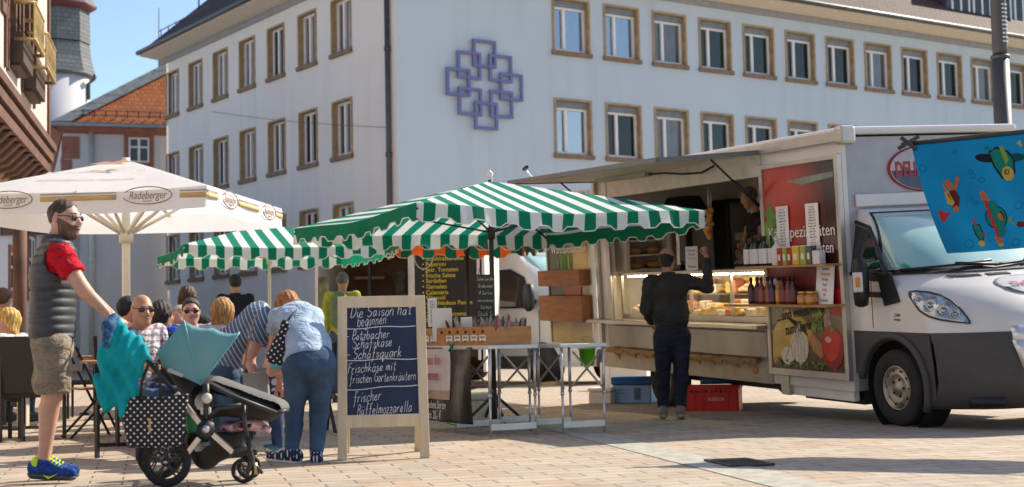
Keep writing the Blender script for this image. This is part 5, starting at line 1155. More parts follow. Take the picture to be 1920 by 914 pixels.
for s_ in (-1, 1):
    yb = CY + s_ * HWc
    # upper white side, follows the profile
    outl = [(x - setback(1, z) * min(1, max(0, (x + .05) / .9)), CY + s_ * width_at(z), z) for x, z in up]
    q = MB(); P = []
    for (x, y, z) in outl: P.append([V(-.06 + (x + .06) * t, y, z) for t in (0, .5, 1)])
    q.grid(P, False); q.build('cab_side', m_tw, truck)
    low = [(-.06, .47), (1.70 - .62 + .0, .47), (1.12, .2), (1.14, -.1), (1.0, -.2), (WX + .40, -.2)] + arc[::-1] + [(-.06, WZ + .1)]
    side_panel('wheel_surround', m_plas, low, yb - s_ * .002, s_)
    q = MB(); q.tube([V(x, yb + s_ * .012, z) for x, z in [(WX + .47 * math.cos(a), WZ + .47 * math.sin(a)) for a in np.linspace(R(172), R(-22), 20)]], [.035] * 20, 8); q.build('arch_flare', m_plas, truck)
    q = MB(); q.lathe([(.42, -.3), (.425, -.012)], (WX, yb, WZ), 24, Matrix.Rotation(R(90 * -s_), 3, 'X'), cap=False); q.build('wheel_well', m_blk, truck)
    q = MB(); q.bx(-1.3, -.06, min(yb, yb - s_ * .06), max(yb, yb - s_ * .06), -.2, -.02); q.build('sill_panel', m_tin, truck)
    # side window
    wz = [(-.02, 1.02), (.48, 1.03), (.20, 1.40), (-.02, 1.46)]
    q = MB(); q.add([V(x, CY + s_ * (width_at(z) + .006), z) for x, z in wz], [(0, 1, 2, 3)]); q.build('side_window', window_glass('cab_side_glass', (.02, .03, .03), .12), truck, solid=.006)
    q = MB(); q.tube([V(x, CY + s_ * (width_at(z) + .008), z) for x, z in [(-.04, 1.0), (.56, 1.0), (.52, 1.05), (.22, 1.42), (-.04, 1.49)]], .02, 6); q.build('window_seal', m_blk, truck)
    # door mirror
    mr = MB(); my = yb + s_ * .16; mr.tube([V(.36, my, .70), V(.36, my, .72), V(.37, my, .85), V(.37, my, 1.02), V(.36, my, 1.13), V(.35, my, 1.15)], [.03, .085, .105, .105, .08, .02], 12, flat=.72); mo = mr.build('door_mirror', m_blk, truck)
    mr = MB(); mr.bar((.40, yb - s_ * .01, .95), (.37, my, .98), .10, .06); mr.bar((.42, yb - s_ * .01, .80), (.37, my, .82), .08, .05); mr.build('mirror_arm', m_blk, mo)
    mr = MB(); mr.box((.43, my + s_ * .075, .93), (.02, .09, .18), Matrix.Rotation(-.9 * -s_, 3, 'Z')); mr.build('indicator', mat('indicator_clear', (.62, .56, .50), .2), mo, bevel=.008)
    mr = MB(); mr.box((.441, my + s_ * .085, .93), (.008, .04, .09), Matrix.Rotation(-.9 * -s_, 3, 'Z')); mr.build('indicator_bulb', mat('indicator_amber', (.55, .20, .06), .3), mo, bevel=.004)
# triangular black cheek behind the mirror
for s_ in (-1, 1):
    q = MB(); q.prism([V(.50, CY + s_ * (HWc + .004), .70), V(.72, CY + s_ * (HWc + .004), .74), V(.62, CY + s_ * (HWc + .004), 1.0), V(.40, CY + s_ * (HWc + .004), 1.03)], (0, s_ * .012, 0)); q.build('mirror_cheek', m_blk, truck)
# windscreen laid just proud of the cab skin
def skin(v, s0, push):
    i = s0 * (len(prof_up) - 1); k = min(int(i), len(prof_up) - 2); t = i - k
    x = prof_up[k][0] + (prof_up[k + 1][0] - prof_up[k][0]) * t; z = prof_up[k][1] + (prof_up[k + 1][1] - prof_up[k][1]) * t
    p = cab_pt(v, x, z); d = Vector((.62, v * .35, .78)).normalized(); return p + d * push
def patch(name, m_, v0, v1, s0, s1, push, nv=18, ns=10, trim=None, parent=None):
    q = MB(); P = []
    for i in range(ns + 1):
        s_ = s0 + (s1 - s0) * i / ns; vv0, vv1 = (v0, v1) if not trim else trim(s_)
        P.append([skin(vv0 + (vv1 - vv0) * j / nv, s_, push) for j in range(nv + 1)])
    q.grid(P); return q.build(name, m_, parent or truck, solid=.004)
m, n, l, b = nodes('windscreen'); setspec(b, .06, 0, .6); b.inputs['Coat Weight'].default_value = .6
f_ = noise(n, l, stretch(n, l, objcoord(n), (1, 1, 1)), 2.0, 3); l.new(ramp(n, l, f_, [(.35, (.26, .46, .44)), (.65, (.38, .56, .52))]), b.inputs['Base Color']); m_ws = m  # teal of the reflected surroundings put into the glass colour
sw = lambda s_: (-.93 + .02 * s_, .93 - .02 * s_)
patch('windscreen_seal', m_blk, -.965, .965, .12, .505, .006)
patch('windscreen', m_ws, -.94, .94, .135, .475, .012)
patch('cowl', m_blk, -.92, .92, .472, .525, .013)
for (v0, v1, sw0) in ((-.86, -.10, .46), (-.12, .62, .455)):
    q = MB(); q.tube([skin(v0 + (v1 - v0) * t, .49 - .05 * t, .035) for t in np.linspace(0, 1, 8)], .012, 6); q.tube([skin(v1 + .02, .49, .04), skin((v0 + v1) / 2, .465, .05)], .016, 6); q.build('wiper', m_blk, truck)
q = MB(); c_ = skin(-.80, .435, .016); q.ell(c_, (.035, .06, .004), Matrix.Rotation(.65, 3, 'Y').to_3x3(), 14, 6); q.build('green_sticker', mat('sticker_green', (.02, .30, .10), .4), truck)
# headlight, grille, bonnet details
m_hl = mat('headlight_glass', (.42, .45, .47), .08, .5, var=.55, scale=14, spec=.8, coat=.8)
def vs_of(px, py):   # where a sight line meets the cab skin: (across, along the profile)
    tgt = Vector((px, py)); v, s_ = -.8, .85
    def prj(v, s_): d = TM4 @ skin(v, s_, .01) - CAM; z = d.dot(FW); return Vector((960 + FPX * d.dot(RT) / z, 457 - FPX * d.dot(UP) / z))
    for _ in range(30):
        p0 = prj(v, s_); e_ = tgt - p0; a = (prj(v + .004, s_) - p0) / .004; b_ = (prj(v, s_ + .004) - p0) / .004; det = a.x * b_.y - a.y * b_.x
        if abs(det) < 1: break
        v = max(-1, min(-.2, v + .6 * (e_.x * b_.y - e_.y * b_.x) / det)); s_ = max(.55, min(.999, s_ + .6 * (a.x * e_.y - a.y * e_.x) / det))
    return v, s_
up_e = [vs_of(*p) for p in ((1704, 548), (1718, 546), (1740, 548), (1762, 553), (1783, 564), (1800, 579), (1812, 594), (1819, 605))]
lo_e = [vs_of(*p) for p in ((1705, 556), (1712, 571), (1724, 584), (1740, 594), (1760, 600), (1780, 603), (1800, 605), (1819, 607))]
for s_ in (-1, 1):
    q = MB(); q.grid([[skin(-s_ * (a[0] + (b_[0] - a[0]) * t) * 1, a[1] + (b_[1] - a[1]) * t, .010) for t in np.linspace(0, 1, 7)] for a, b_ in zip(up_e, lo_e)]); hl = q.build('headlight', m_hl, truck, solid=.006)
    q = MB(); q.tube([skin(-s_ * v, st, .012) for v, st in up_e + lo_e[::-1]], .007, 6, closed=True); q.build('headlight_rim', m_blk, hl)
    for (px, py), r_ in (((1722, 562), .045), ((1744, 573), .062), ((1769, 583), .060), ((1791, 589), .045)):
        v, st = vs_of(px, py); c_ = skin(-s_ * v, st, .004); dv = Vector((.8, -s_ * v * .75, .25)).normalized(); ref = dv.to_track_quat('Z', 'Y').to_matrix()
        q = MB(); q.lathe([(r_, .008), (r_ * .97, .022), (r_ * .82, .024), (r_ * .72, .012), (r_ * .40, .012), (r_ * .30, .026), (.001, .032)], c_, 20, ref); q.build('lamp_ring', mat('chrome', (.42, .43, .44), .15, .95, var=.3, scale=20), hl)
m_logo = mat('logo_navy', (.06, .09, .14), .4, var=.3); m_logor = mat('logo_red', (.36, .03, .05), .5)
patch('bonnet_oval', m_tg, -.40, .40, .60, .76, .004, trim=lambda s_: (lambda h: (-.40 * h, .40 * h))(math.sqrt(max(.0004, 1 - ((s_ - .68) / .082) ** 2))))
patch('bonnet_oval_sea', m_logo, -.3, .3, .70, .757, .007, trim=lambda s_: (lambda h: (-.38 * h, .38 * h))(math.sqrt(max(.0004, 1 - ((s_ - .68) / .082) ** 2))))
c_ = skin(0, .68, .014); text('Delikatessa', .115, truck, plane_mtx(c_, (0, 1, 0), skin(0, .62, .012) - skin(0, .72, .012)), m_logor, thick=.004)
for v0, v1 in ((-.62, -.36), (-.30, -.06)):
    for k in range(14):
        v = v0 + (v1 - v0) * k / 14; q = MB(); q.bar(skin(v, .555, .005), skin(v + .012, .585, .005), .010, .006); q.build('bonnet_slot', m_blk, truck)
lip = [(-.60, .50), (-.50, .50), (.5, .50), (.60, .50)]
q = MB(); P = []
for zz, ex in ((.52, .03), (.44, .055), (.36, .05)):
    P.append([cab_pt(v, 1.73, zz, ex) for v in np.linspace(-.60, .60, 19)])
q.grid(P); q.build('chrome_lip', mat('lip_silver', (.66, .67, .70), .25, .5, var=.05), truck, solid=.01)
for s_ in (-1, 1):
    q = MB(); q.grid([[cab_pt(s_ * v, 1.745, z, .045) for v in (vv, vv + .09)] for z, vv in ((.40, .52), (.30, .49), (.16, .45))]); q.build('lip_return', mat('lip_silver', (.66, .67, .70)), truck, solid=.01)
q = MB(); q.grid([[cab_pt(v, 1.75, z, .028) for v in np.linspace(-.46, .46, 15)] for z in (.36, .26, .14)]); q.build('grille_back', m_blk, truck, solid=.005)
for k in range(5):
    q = MB(); q.tube([cab_pt(v, 1.75, .335 - k * .045, .045) for v in np.linspace(-.45, .45, 15)], .010, 6); q.build('grille_bar', m_plas, truck)
for s_ in (-1, 1):
    q = MB(); q.grid([[cab_pt(s_ * v, 1.755, z, .020) for v in np.linspace(.60, .80, 8)] for z in (.17, .13, .07)]); q.build('air_slot', m_blk, truck, solid=.004)
    q = MB(); q.grid([[cab_pt(s_ * v, 1.75, z, .020) for v in np.linspace(.66, .86, 8)] for z in (-.08, -.12, -.16)]); q.build('fog_recess', m_blk, truck, solid=.004)
text('2500', .04, truck, plane_mtx((.66, CY - HWc - .004, .62), (1, 0, 0), (0, 0, 1)), m_ink); text('Multijet', .03, truck, plane_mtx((.66, CY - HWc - .004, .58), (1, 0, 0), (0, 0, 1)), m_ink)
q = MB(); q.tube([V(.30, CY - HWc - .001, .50), V(.30, CY - HWc - .001, .98)], .004, 5); q.build('door_gap', m_blk, truck)
# oval sign on the front of the box
q = MB(); q.lathe([(.42, 0), (.42, .012), (.001, .012)], (.002, .93, 1.965), 40, Matrix(((0, 0, 1), (1, 0, 0), (0, .52, 0)))); q.build('oval_sign_rim', m_logor, truck)
q = MB(); q.lathe([(.395, .0), (.395, .016), (.001, .016)], (.002, .93, 1.965), 40, Matrix(((0, 0, 1), (1, 0, 0), (0, .52, 0)))); q.build('oval_sign', mat('oval_cream', (.60, .57, .50), .5), truck)
q = MB(); q.prism([V(.0185, .93 + .39 * math.cos(a), 1.965 + .20 * math.sin(a)) for a in np.linspace(R(185), R(355), 20)], (.002, 0, 0)); q.build('oval_sea', m_logo, truck)
text('DELIKATESSA', .20, truck, plane_mtx((.026, .95, 1.955), (0, 1, 0), (0, 0, 1)), m_logor, sx=.62, bold=.004, thick=.006)
# wheels
def wheel(parent, c_, r_, w_, s_, rim=True):
    M = Matrix.Rotation(R(90), 3, 'X') if s_ < 0 else Matrix.Rotation(R(-90), 3, 'X')
    wd = bpy.data.objects.new('wheel', None); COL.objects.link(wd); wd.parent = parent; wd.matrix_basis = Matrix.Translation(Vector(c_)) @ M.to_4x4()
    rr = r_ * .60
    q = MB(); q.lathe([(rr, -w_ / 2), (r_ * .9, -w_ / 2), (r_ * .97, -w_ * .44), (r_, -w_ * .33), (r_, w_ * .33), (r_ * .97, w_ * .44), (r_ * .9, w_ / 2), (r_ * .72, w_ * .53), (rr, w_ * .47)], n=40, cap=False); q.build('tyre', m_tyre, wd)
    for k in range(36):
        a = 2 * math.pi * k / 36; pass
    q = MB(); q.lathe([(rr * 1.0, -w_ * .4), (rr * .98, w_ * .44), (rr * .93, w_ * .47), (rr * .88, w_ * .36), (rr * .80, w_ * .30), (rr * .68, w_ * .42), (rr * .60, w_ * .44), (rr * .52, w_ * .35), (rr * .30, w_ * .34), (rr * .22, w_ * .46), (.001, w_ * .48)], n=36); q.build('rim', m_rim, wd)
    for k in range(10):
        a = 2 * math.pi * k / 10; q = MB(); q.ell((rr * .75 * math.cos(a), rr * .75 * math.sin(a), w_ * .365), (rr * .075, rr * .055, .008), RZ(a + R(90)), 10, 6); q.build('rim_hole', m_blk, wd)
    for k in range(5):
        a = 2 * math.pi * k / 5; q = MB(); q.lathe([(rr * .06, w_ * .33), (rr * .05, w_ * .40), (.001, w_ * .40)], (rr * .38 * math.cos(a), rr * .38 * math.sin(a), 0), 8); q.build('wheel_nut', m_blk, wd)
    return wd
wheel(truck, (WX, .14, WZ), .345, .23, -1); wheel(truck, (WX, 1.92, WZ + .0), .345, .23, 1)
wheel(truck, (-3.92, .17, -.19), .34, .22, -1); wheel(truck, (-3.92, 1.86, -.20), .34, .22, 1)
q = MB(); q.bx(-TLn + .3, -.3, .5, 1.5, -.25, -.11); q.build('chassis', m_blk, truck); q = MB(); q.cyl((-3.92, .2, -.19), (-3.92, 1.8, -.19), .05); q.build('axle', m_blk, truck)
q = MB(); q.bx(-1.2, -.2, .25, .6, -.26, -.1); q.build('fuel_tank', m_blk, truck); q = MB(); q.bx(-1.22, -1.08, -.02, .1, -.2, .0); q.build('panel_foot', m_frame, truck)
# things stowed under and beside the truck
m_bluel = mat('cool_blue', (.22, .36, .62), .6, var=.08); m_blued = mat('cool_blue_dark', (.01, .09, .30), .6, var=.1)
bxp = gp(1196, 757); cb_ = lidded_box('cool_box', bxp + V(.0, .25, 0), R(-22), (.52, .40, .33), m_bluel, m_blued, 'light blue cool box with dark blue lid under the truck', 'cool box', lid=.10)
for tx, z in (('Fisch', .17), ('Service', .13)): text(tx, .035, cb_, plane_mtx((-.13, -.212, z), (1, 0, 0), (0, 0, 1)), m_ink)
q = MB(); q.box((.08, -.206, .12), (.08, .004, .15)); q.build('sticker', m_logo, cb_)
lidded_box('polystyrene_box', gp(1131, 757), R(-22), (.30, .28, .20), m_styro, m_styro, 'small off white polystyrene box left of the blue cool box', 'box', lid=.05)
q0 = gp(1185, 735); o = empty('polystyrene_block', q0 + V(-.05, .7, 0), R(-22), 'tall off white polystyrene block standing behind the blue cool box', 'box'); q = MB(); q.box((-.28, 0, .22), (.16, .3, .44)); q.box((.1, 0, .30), (.6, .3, .26)); q.build('block', m_styro, o, bevel=.015)
m_red = mat('crate_red', (.62, .03, .018), .45, var=.1); rc = gp(1342, 771)
rcr = empty('plastic_crate', rc + V(0, .2, 0), R(-14), 'red plastic crate on the paving behind the customer', 'crate')
w_, d_, h_ = .62, .42, .28; q = MB(); t = .018
for (a, b_) in ((( -w_ / 2, w_ / 2), (-d_ / 2, -d_ / 2 + t)), ((-w_ / 2, w_ / 2), (d_ / 2 - t, d_ / 2)), ((-w_ / 2, -w_ / 2 + t), (-d_ / 2 + t, d_ / 2 - t)), ((w_ / 2 - t, w_ / 2), (-d_ / 2 + t, d_ / 2 - t))): q.bx(a[0], a[1], b_[0], b_[1], 0, h_)
q.bx(-w_ / 2 + t, w_ / 2 - t, -d_ / 2 + t, d_ / 2 - t, .0, .015); q.build('body', m_red, rcr)
q = MB(); q.bx(-w_ / 2 - .012, w_ / 2 + .012, -d_ / 2 - .012, -d_ / 2 - .0005, h_ - .03, h_); q.bx(-w_ / 2 - .012, w_ / 2 + .012, d_ / 2 + .0005, d_ / 2 + .012, h_ - .03, h_); q.bx(-w_ / 2 - .012, -w_ / 2 - .0005, -d_ / 2, d_ / 2, h_ - .03, h_); q.bx(w_ / 2 + .0005, w_ / 2 + .012, -d_ / 2, d_ / 2, h_ - .03, h_); q.build('rim_band', m_red, rcr)
for k in range(7):
    q = MB(); x = -w_ / 2 + .03 + k * (w_ - .06) / 6; q.bx(x - .006, x + .006, -d_ / 2 - .010, -d_ / 2 - .0005, 0.003, h_ - .032); q.build('stiffening_rib', m_red, rcr)
for k in range(8):
    q = MB(); x = -w_ / 2 + .08 + k * .055; q.bx(x, x + .03, -d_ / 2 - .004, -d_ / 2 - .0006, h_ - .075, h_ - .05); q.build('vent_slot', m_blk, rcr)
text('FLEISCH', .05, rcr, plane_mtx((.06, -d_ / 2 - .0115, .13), (1, 0, 0), (0, 0, 1)), m_lets)
q = MB(); q.cyl((-.33, 0, 0), (.33, 0, 0), .04, n=12); o = q.build('blue_roll', mat('roll_blue', (.02, .16, .34), .5)); o.matrix_basis = TM(rc + V(.22, .40, .322), R(-8)); tag(o, 'thin blue plastic roll lying across the red crate', 'roll')

# ------------------------------------------------------------------ white van parked behind
vo = V(.36, 26.1, 0); vanM = TM(vo, R(-44)); van = empty('white_van', mat=vanM, label='white panel van parked behind the striped parasol, black door mirror facing us', cat='van')
prof_v = [(-1.35, 2.45), (-.9, 2.47), (-.35, 2.38), (0.0, 2.12), (.35, 1.78), (.62, 1.48), (.85, 1.36), (1.15, 1.22), (1.35, 1.02), (1.42, .75), (1.42, .45), (1.30, .32)]
q = MB(); P = []
for x, z in interp(prof_v, 2):
    row = []
    for v in vsn: 
        wv = .98 * (1 - .12 * max(0, (z - 1.25) / 1.2)); row.append(V(x - .45 * abs(v) ** 3.5 * min(1, max(0, (x + .6) / 1.2)), .98 + v * wv, z))
    P.append(row)
q.grid(P, True); q.build('cab_skin', m_tw, van)
for s_ in (-1, 1):
    q = MB(); rows_ = []
    for x, z in interp(prof_v, 2):
        wv = .98 * (1 - .12 * max(0, (z - 1.25) / 1.2)); xx = x - .45 * min(1, max(0, (x + .6) / 1.2)); rows_.append([V(-1.36 + (xx + 1.36) * t, .98 + s_ * wv, z) for t in (0, 1)])
    q.grid(rows_, False); q.build('cab_side', m_tw, van)
    wz = [(-1.0, 1.42), (.02, 1.40), (-.28, 1.95), (-.62, 2.1), (-1.0, 2.1)]
    q = MB(); q.add([V(x, .98 + s_ * (.98 * (1 - .12 * max(0, (z - 1.25) / 1.2)) + .012), z) for x, z in wz], [tuple(range(5))]); q.build('side_window', window_glass('van_glass', (.02, .03, .03), .1), van, solid=.01)
    q = MB(); q.tube([V(x, .98 + s_ * (.98 * (1 - .12 * max(0, (z - 1.25) / 1.2)) + .014), z) for x, z in wz], .022, 5, closed=True); q.build('window_seal', m_blk, van)
    yb = .98 + s_ * .98
    q = MB(); q.tube([V(.1, yb + s_ * .22, 1.32), V(.1, yb + s_ * .22, 1.38), V(.11, yb + s_ * .23, 1.6), V(.1, yb + s_ * .22, 1.78), V(.1, yb + s_ * .22, 1.82)], [.05, .13, .15, .13, .05], 12, flat=.75); mo = q.build('door_mirror', m_blk, van)
    q = MB(); q.bar((-.02, yb - s_ * .02, 1.5), (.1, yb + s_ * .2, 1.5), .12, .1); q.build('mirror_arm', m_blk, mo)
    wheel(van, (.22, .98 + s_ * .86, .34), .34, .22, s_); wheel(van, (-3.4, .98 + s_ * .86, .34), .34, .22, s_)
    q = MB(); q.lathe([(.40, -.1), (.405, .008)], (.22, yb, .36), 24, Matrix.Rotation(R(90 * -s_), 3, 'X')); q.build('wheel_well', m_blk, van)
    q = MB(); q.bx(-1.3, .16, min(yb, yb + s_ * .01), max(yb, yb + s_ * .01), .28, .52); q.build('sill_trim', m_plas, van)
q = MB(); q.grid([[V(x - .45 * abs(v) ** 3.5 * min(1, max(0, (x + .6) / 1.2)) + .012, .98 + v * .92 * (1 - .12 * max(0, (z - 1.25) / 1.2)), z + .014) for v in np.linspace(-.97, .97, 13)] for x, z in interp(prof_v[2:6], 3)]); q.build('windscreen', m_ws, van, solid=.006)
q = MB(); q.bx(1.25, 1.46, .25, 1.7, .3, .62); q.build('bumper', m_plas, van, bevel=.04)
for s_ in (-1, 1): q = MB(); q.ell((1.13, .98 + s_ * .80, .98), (.22, .12, .17)); q.build('headlight', m_hl, van)
q = MB(); q.bx(-5.6, -1.37, .0, 1.96, .38, 2.5); q.build('cargo_body', m_tw, van, bevel=.06)
for k, (tx, z) in enumerate((('Theodorstr. 17', 1.13), ('55452 Idar', 1.05), ('Tel. 0176/655 20 83', .97), ('www.olivenladen.de', .88))): text(tx, .085 if k < 3 else .07, van, plane_mtx((-.50, -.004, z), (1, 0, 0), (0, 0, 1)), m_ink)
q = MB(); q.tube([V(-1.15, -.004, .55), V(-1.15, -.004, 2.1)], .008, 5); q.tube([V(.15, -.004, .75), V(.15, -.004, 1.35)], .008, 5); q.build('door_gap', m_blk, van)
q = MB(); q.bx(-1.1, -.94, -.02, -.001, 1.1, 1.33); q.build('door_handle', m_blk, van, bevel=.01)
wc_ = vanM @ V(.2, -.06, 0); wed = empty('wheel_wedge', wc_, R(-30), 'yellow wooden levelling wedge under the front tyre of the white van', 'wedge'); q = MB(); q.prism([V(-.35, -.12, 0), V(.35, -.12, 0), V(.35, -.12, .07), V(-.35, -.12, .02)], (0, .24, 0)); q.build('plank', mat('wedge_wood', (.50, .36, .13), .7), wed)

# ------------------------------------------------------------------ antipasti trailer with menu board
ta = at(597, 600, 24.3); tb2 = at(905, 600, 24.0); tx_ = (tb2 - ta); tx_.z = 0; TRL = tx_.length
ant = empty('antipasti_trailer', (ta.x, ta.y, 0), math.atan2(tx_.y, tx_.x), 'sales trailer with dark open front, pale post and black olive menu board', 'trailer')
TZ = 2.62; pxl = lambda px: (px - 597) / (905 - 597) * TRL
m_int = mat('trailer_interior', (.16, .095, .055), .7, var=.3, scale=2)
def ab(name, m_, *bs, bevel=0.0):
    q = MB(); [q.bx(*b_) for b_ in bs]; return q.build(name, m_, ant, bevel=bevel)
ab('back_wall', m_int, (0, TRL, 2.0, 2.05, .3, TZ)); ab('end_wall', m_tin, (-.05, .0, 0, 2.05, .3, TZ)); ab('end_wall', m_tin, (TRL, TRL + .05, 0, 2.05, .3, TZ)); ab('roof', m_tin, (-.05, TRL + .05, -.02, 2.06, TZ, TZ + .06)); ab('floor_pan', m_blk, (0, TRL, 0, 2.0, .3, .36))
ab('counter_front', m_tw, (0, pxl(770), -.01, .06, .3, 1.05)); ab('counter_top', m_inox, (0, pxl(770), -.12, .5, 1.05, 1.1)); ab('pale_post', mat('post_pale', (.62, .60, .56), .5), (pxl(768), pxl(776), -.03, .06, .3, TZ)); ab('dark_post', m_blk, (pxl(692), pxl(697), -.02, .05, 1.1, TZ))
for z in (1.55, 1.95, 2.3): ab('wood_shelf', mat('shelf_tan', (.34, .21, .09), .6, var=.2), (.3, pxl(690), 1.5, 1.9, z, z + .05))
ab('wall_picture', mat('picture_grey', (.10, .10, .10), .4, var=.6, scale=6), (pxl(702), pxl(722), 1.96, 1.995, 1.55, 2.1)); ab('wall_poster', mat('poster_pink', (.50, .27, .20), .5, var=.1), (pxl(730), pxl(752), 1.95, 1.99, 1.3, 2.0)); ab('side_photo', mat('photo_leaves', (.16, .17, .08), .5, var=.7, scale=7), (pxl(600), pxl(618), -.02, .0, 1.1, 1.95))
ab('wheel_block', m_blk, (TRL * .4, TRL * .6, .3, 1.8, 0, .3))
mb_ = bpy.data.objects.new('menu_board', None); COL.objects.link(mb_); mb_.parent = ant; mb_.matrix_basis = Matrix.Translation((pxl(781), -.06, 0))
MW = pxl(897) - pxl(781); q = MB(); q.bx(0, MW, -.02, .02, .55, TZ - .02); q.build('black_sheet', mat('menu_black', (.016, .015, .016), .35, var=.3), mb_)
q = MB(); q.bx(-.04, 0, -.03, .03, .5, TZ); q.bx(MW, MW + .04, -.03, .03, .5, TZ); q.build('menu_frame', mat('post_pale', (.62, .60, .56)), mb_)
m_yel = mat('letter_yellow', (.72, .56, .02), .5, var=.04); zz = lambda py: at(830, py, 23.8).z
for k, (tx, py) in enumerate((('Oliven', 473), ('Schafskäsecreme', 484), ('Peperoni', 494.5), ('getr. Tomaten', 505), ('frische Salate', 516), ('Sardellen', 526), ('Garnelen', 537), ('Calamaris', 548), ('Olivenöl', 558), ('verschiedene Pasten', 568), ('Tapenaden', 579), ('Zaziki', 589), ('Ziegenkäsecreme', 589), ('Brot', 600))):
    if tx == 'Zaziki': continue
    text('• ' + tx, .10, mb_, plane_mtx((.13, -.024, zz(py)), (1, 0, 0), (0, 0, 1)), m_yel, align='LEFT', thick=.004, sx=.95)
q = MB(); q.tube([V(.16 + .16 * math.cos(t), -.03, 2.25 + .22 * math.sin(t)) for t in np.linspace(0, 6.28, 24)], .012, 5); q.build('printed_ring', m_greyp, mb_)
# ------------------------------------------------------------------ flag in front of the truck
FY = 11.2; fp0 = at(1690, 271, FY); fp1 = at(1920, 247, FY - .35); fdv = (fp1 - fp0).normalized(); flen = 2.6
flag = empty('fish_flag', (fp0 + fdv * flen).to_2d().to_3d(), 0, 'bright blue cloth flag with colourful cartoon fish hanging from a dark pole', 'flag')
q = MB(); q.cyl(fp0, fp0 + fdv * (flen + .1), .016, n=8); q.build('cross_pole', m_dsteel, flag, world=True)
q = MB(); e = fp0 + fdv * flen; q.cyl((e.x, e.y + .05, 0), (e.x, e.y + .05, e.z + .1), .03, n=10); q.build('mast', m_dsteel, flag, world=True)
q = MB(); c_ = fp0 + fdv * .06; q.bar(c_ + V(-.09, -.02, -.04), c_ + V(.07, -.02, .05), .03, .03); q.bar(c_ + V(-.07, -.025, .045), c_ + V(.05, -.025, -.05), .026, .026); q.build('clamp', m_dsteel, flag, world=True)
fn_ = Vector((fdv.y, -fdv.x, 0)).normalized()
def fsurf(u, v):   # u metres along the pole from the clamp, v metres down
    lean_ = .20 * v / .87 + .12 * (v / .87) ** 2 * max(0, 1 - u / .8)
    p = fp0 + fdv * (.075 + u + lean_ * .75) - V(0, 0, v + .012)
    wv = .030 * math.sin(u * 7.5 + v * 2.5) * (v / .87) + .014 * math.sin(u * 15 - v * 5) * (v / .87) + .02 * math.sin(v * 4)
    return p + fn_ * wv
m_fl = fabric('flag_blue', (.002, .095, .215), .42, .06, rough=.7, bmp=.08)
q = MB(); q.grid([[fsurf(2.3 * i / 60, .87 * j / 24) for j in range(25)] for i in range(61)]); q.build('cloth', m_fl, flag, world=True)
FK = at(1800, 380, FY); 
def fpx(px, py):   # invert the cloth roughly: pixel -> (u, v)
    tgt = Vector((px, py)); u, v = .4, .4
    def prj(u, v):
        d = fsurf(u, v) - CAM; z = d.dot(FW); return Vector((960 + FPX * d.dot(RT) / z, 457 - FPX * d.dot(UP) / z))
    for _ in range(12):
        e_ = tgt - prj(u, v); a = (prj(u + .01, v) - prj(u, v)) / .01; b_ = (prj(u, v + .01) - prj(u, v)) / .01; det = a.x * b_.y - a.y * b_.x
        u += (e_.x * b_.y - e_.y * b_.x) / det; v += (a.x * e_.y - a.y * e_.x) / det
    return u, v
def fmark(name, pts, col, lift=.004):
    uv = [fpx(*p) for p in pts]; q = MB(); q.add([fsurf(u, v) + fn_ * lift for u, v in uv], [tuple(range(len(uv)))]); q.build(name, col, flag, world=True, solid=.0015)
def blob(cx, cy, rx, ry, rot=0, n=22): return [(cx + rx * math.cos(t) * math.cos(rot) - ry * math.sin(t) * math.sin(rot), cy + rx * math.cos(t) * math.sin(rot) + ry * math.sin(t) * math.cos(rot)) for t in [2 * math.pi * k / n for k in range(n)]]
fc = lambda nm, c: fabric('flag_' + nm, c, .35, .08, bmp=0)
teal, dteal, yel, lime, red, orng, brn, ink = fc('teal', (.01, .25, .20)), fc('dteal', (.01, .09, .10)), fc('yellow', (.55, .44, .10)), fc('lime', (.25, .38, .08)), fc('red', (.52, .04, .05)), fc('orange', (.60, .17, .04)), fc('brown', (.14, .03, .03)), fc('ink', (.015, .02, .03)); lblue = fc('lightblue', (.01, .22, .45))
# diving fish, top right
fmark('printed_fish', blob(1848, 297, 20, 8, .1), ink, .003); fmark('printed_fish', blob(1904, 296, 17, 8, -.1), dteal, .003)
fmark('printed_fish', [(1853, 285), (1868, 275), (1890, 283), (1902, 298), (1904, 325), (1893, 341), (1878, 335), (1862, 312)], ink, .0035); fmark('printed_fish', [(1856, 287), (1868, 279), (1888, 286), (1899, 300), (1901, 322), (1892, 336), (1880, 331), (1865, 310)], teal, .006)
fmark('printed_fish', blob(1890, 326, 11, 14, -.3), yel, .008); fmark('printed_fish', blob(1888, 323, 4.5, 5, 0), ink, .010); fmark('printed_fish', blob(1888.5, 323, 2.5, 3, 0), yel, .012); fmark('printed_fish', [(1873, 276), (1880, 273), (1892, 300), (1886, 310)], lime, .008); fmark('printed_fish', [(1870, 284), (1848, 274), (1845, 281)], teal, .006)
# ribbon fish
fmark('printed_fish', [(1775, 360), (1790, 356), (1800, 370), (1799, 388), (1790, 392), (1778, 382)], brn, .006); fmark('printed_fish', [(1771, 361), (1778, 358), (1790, 380), (1786, 387), (1776, 382)], yel, .008); fmark('printed_fish', [(1775, 362), (1781, 366), (1783, 376)], red, .010)
fmark('printed_fish', [(1769, 341), (1778, 336), (1789, 351), (1792, 331), (1799, 333), (1794, 356), (1783, 358)], orng, .007); fmark('printed_fish', [(1766, 346), (1771, 348), (1779, 358), (1772, 358)], orng, .007); fmark('printed_fish', blob(1793, 392, 5, 6), orng, .008)
fmark('printed_heart', [(1759, 396), (1765, 394), (1771, 399), (1784, 398), (1778, 407), (1772, 417), (1766, 417), (1762, 406)], red, .006)
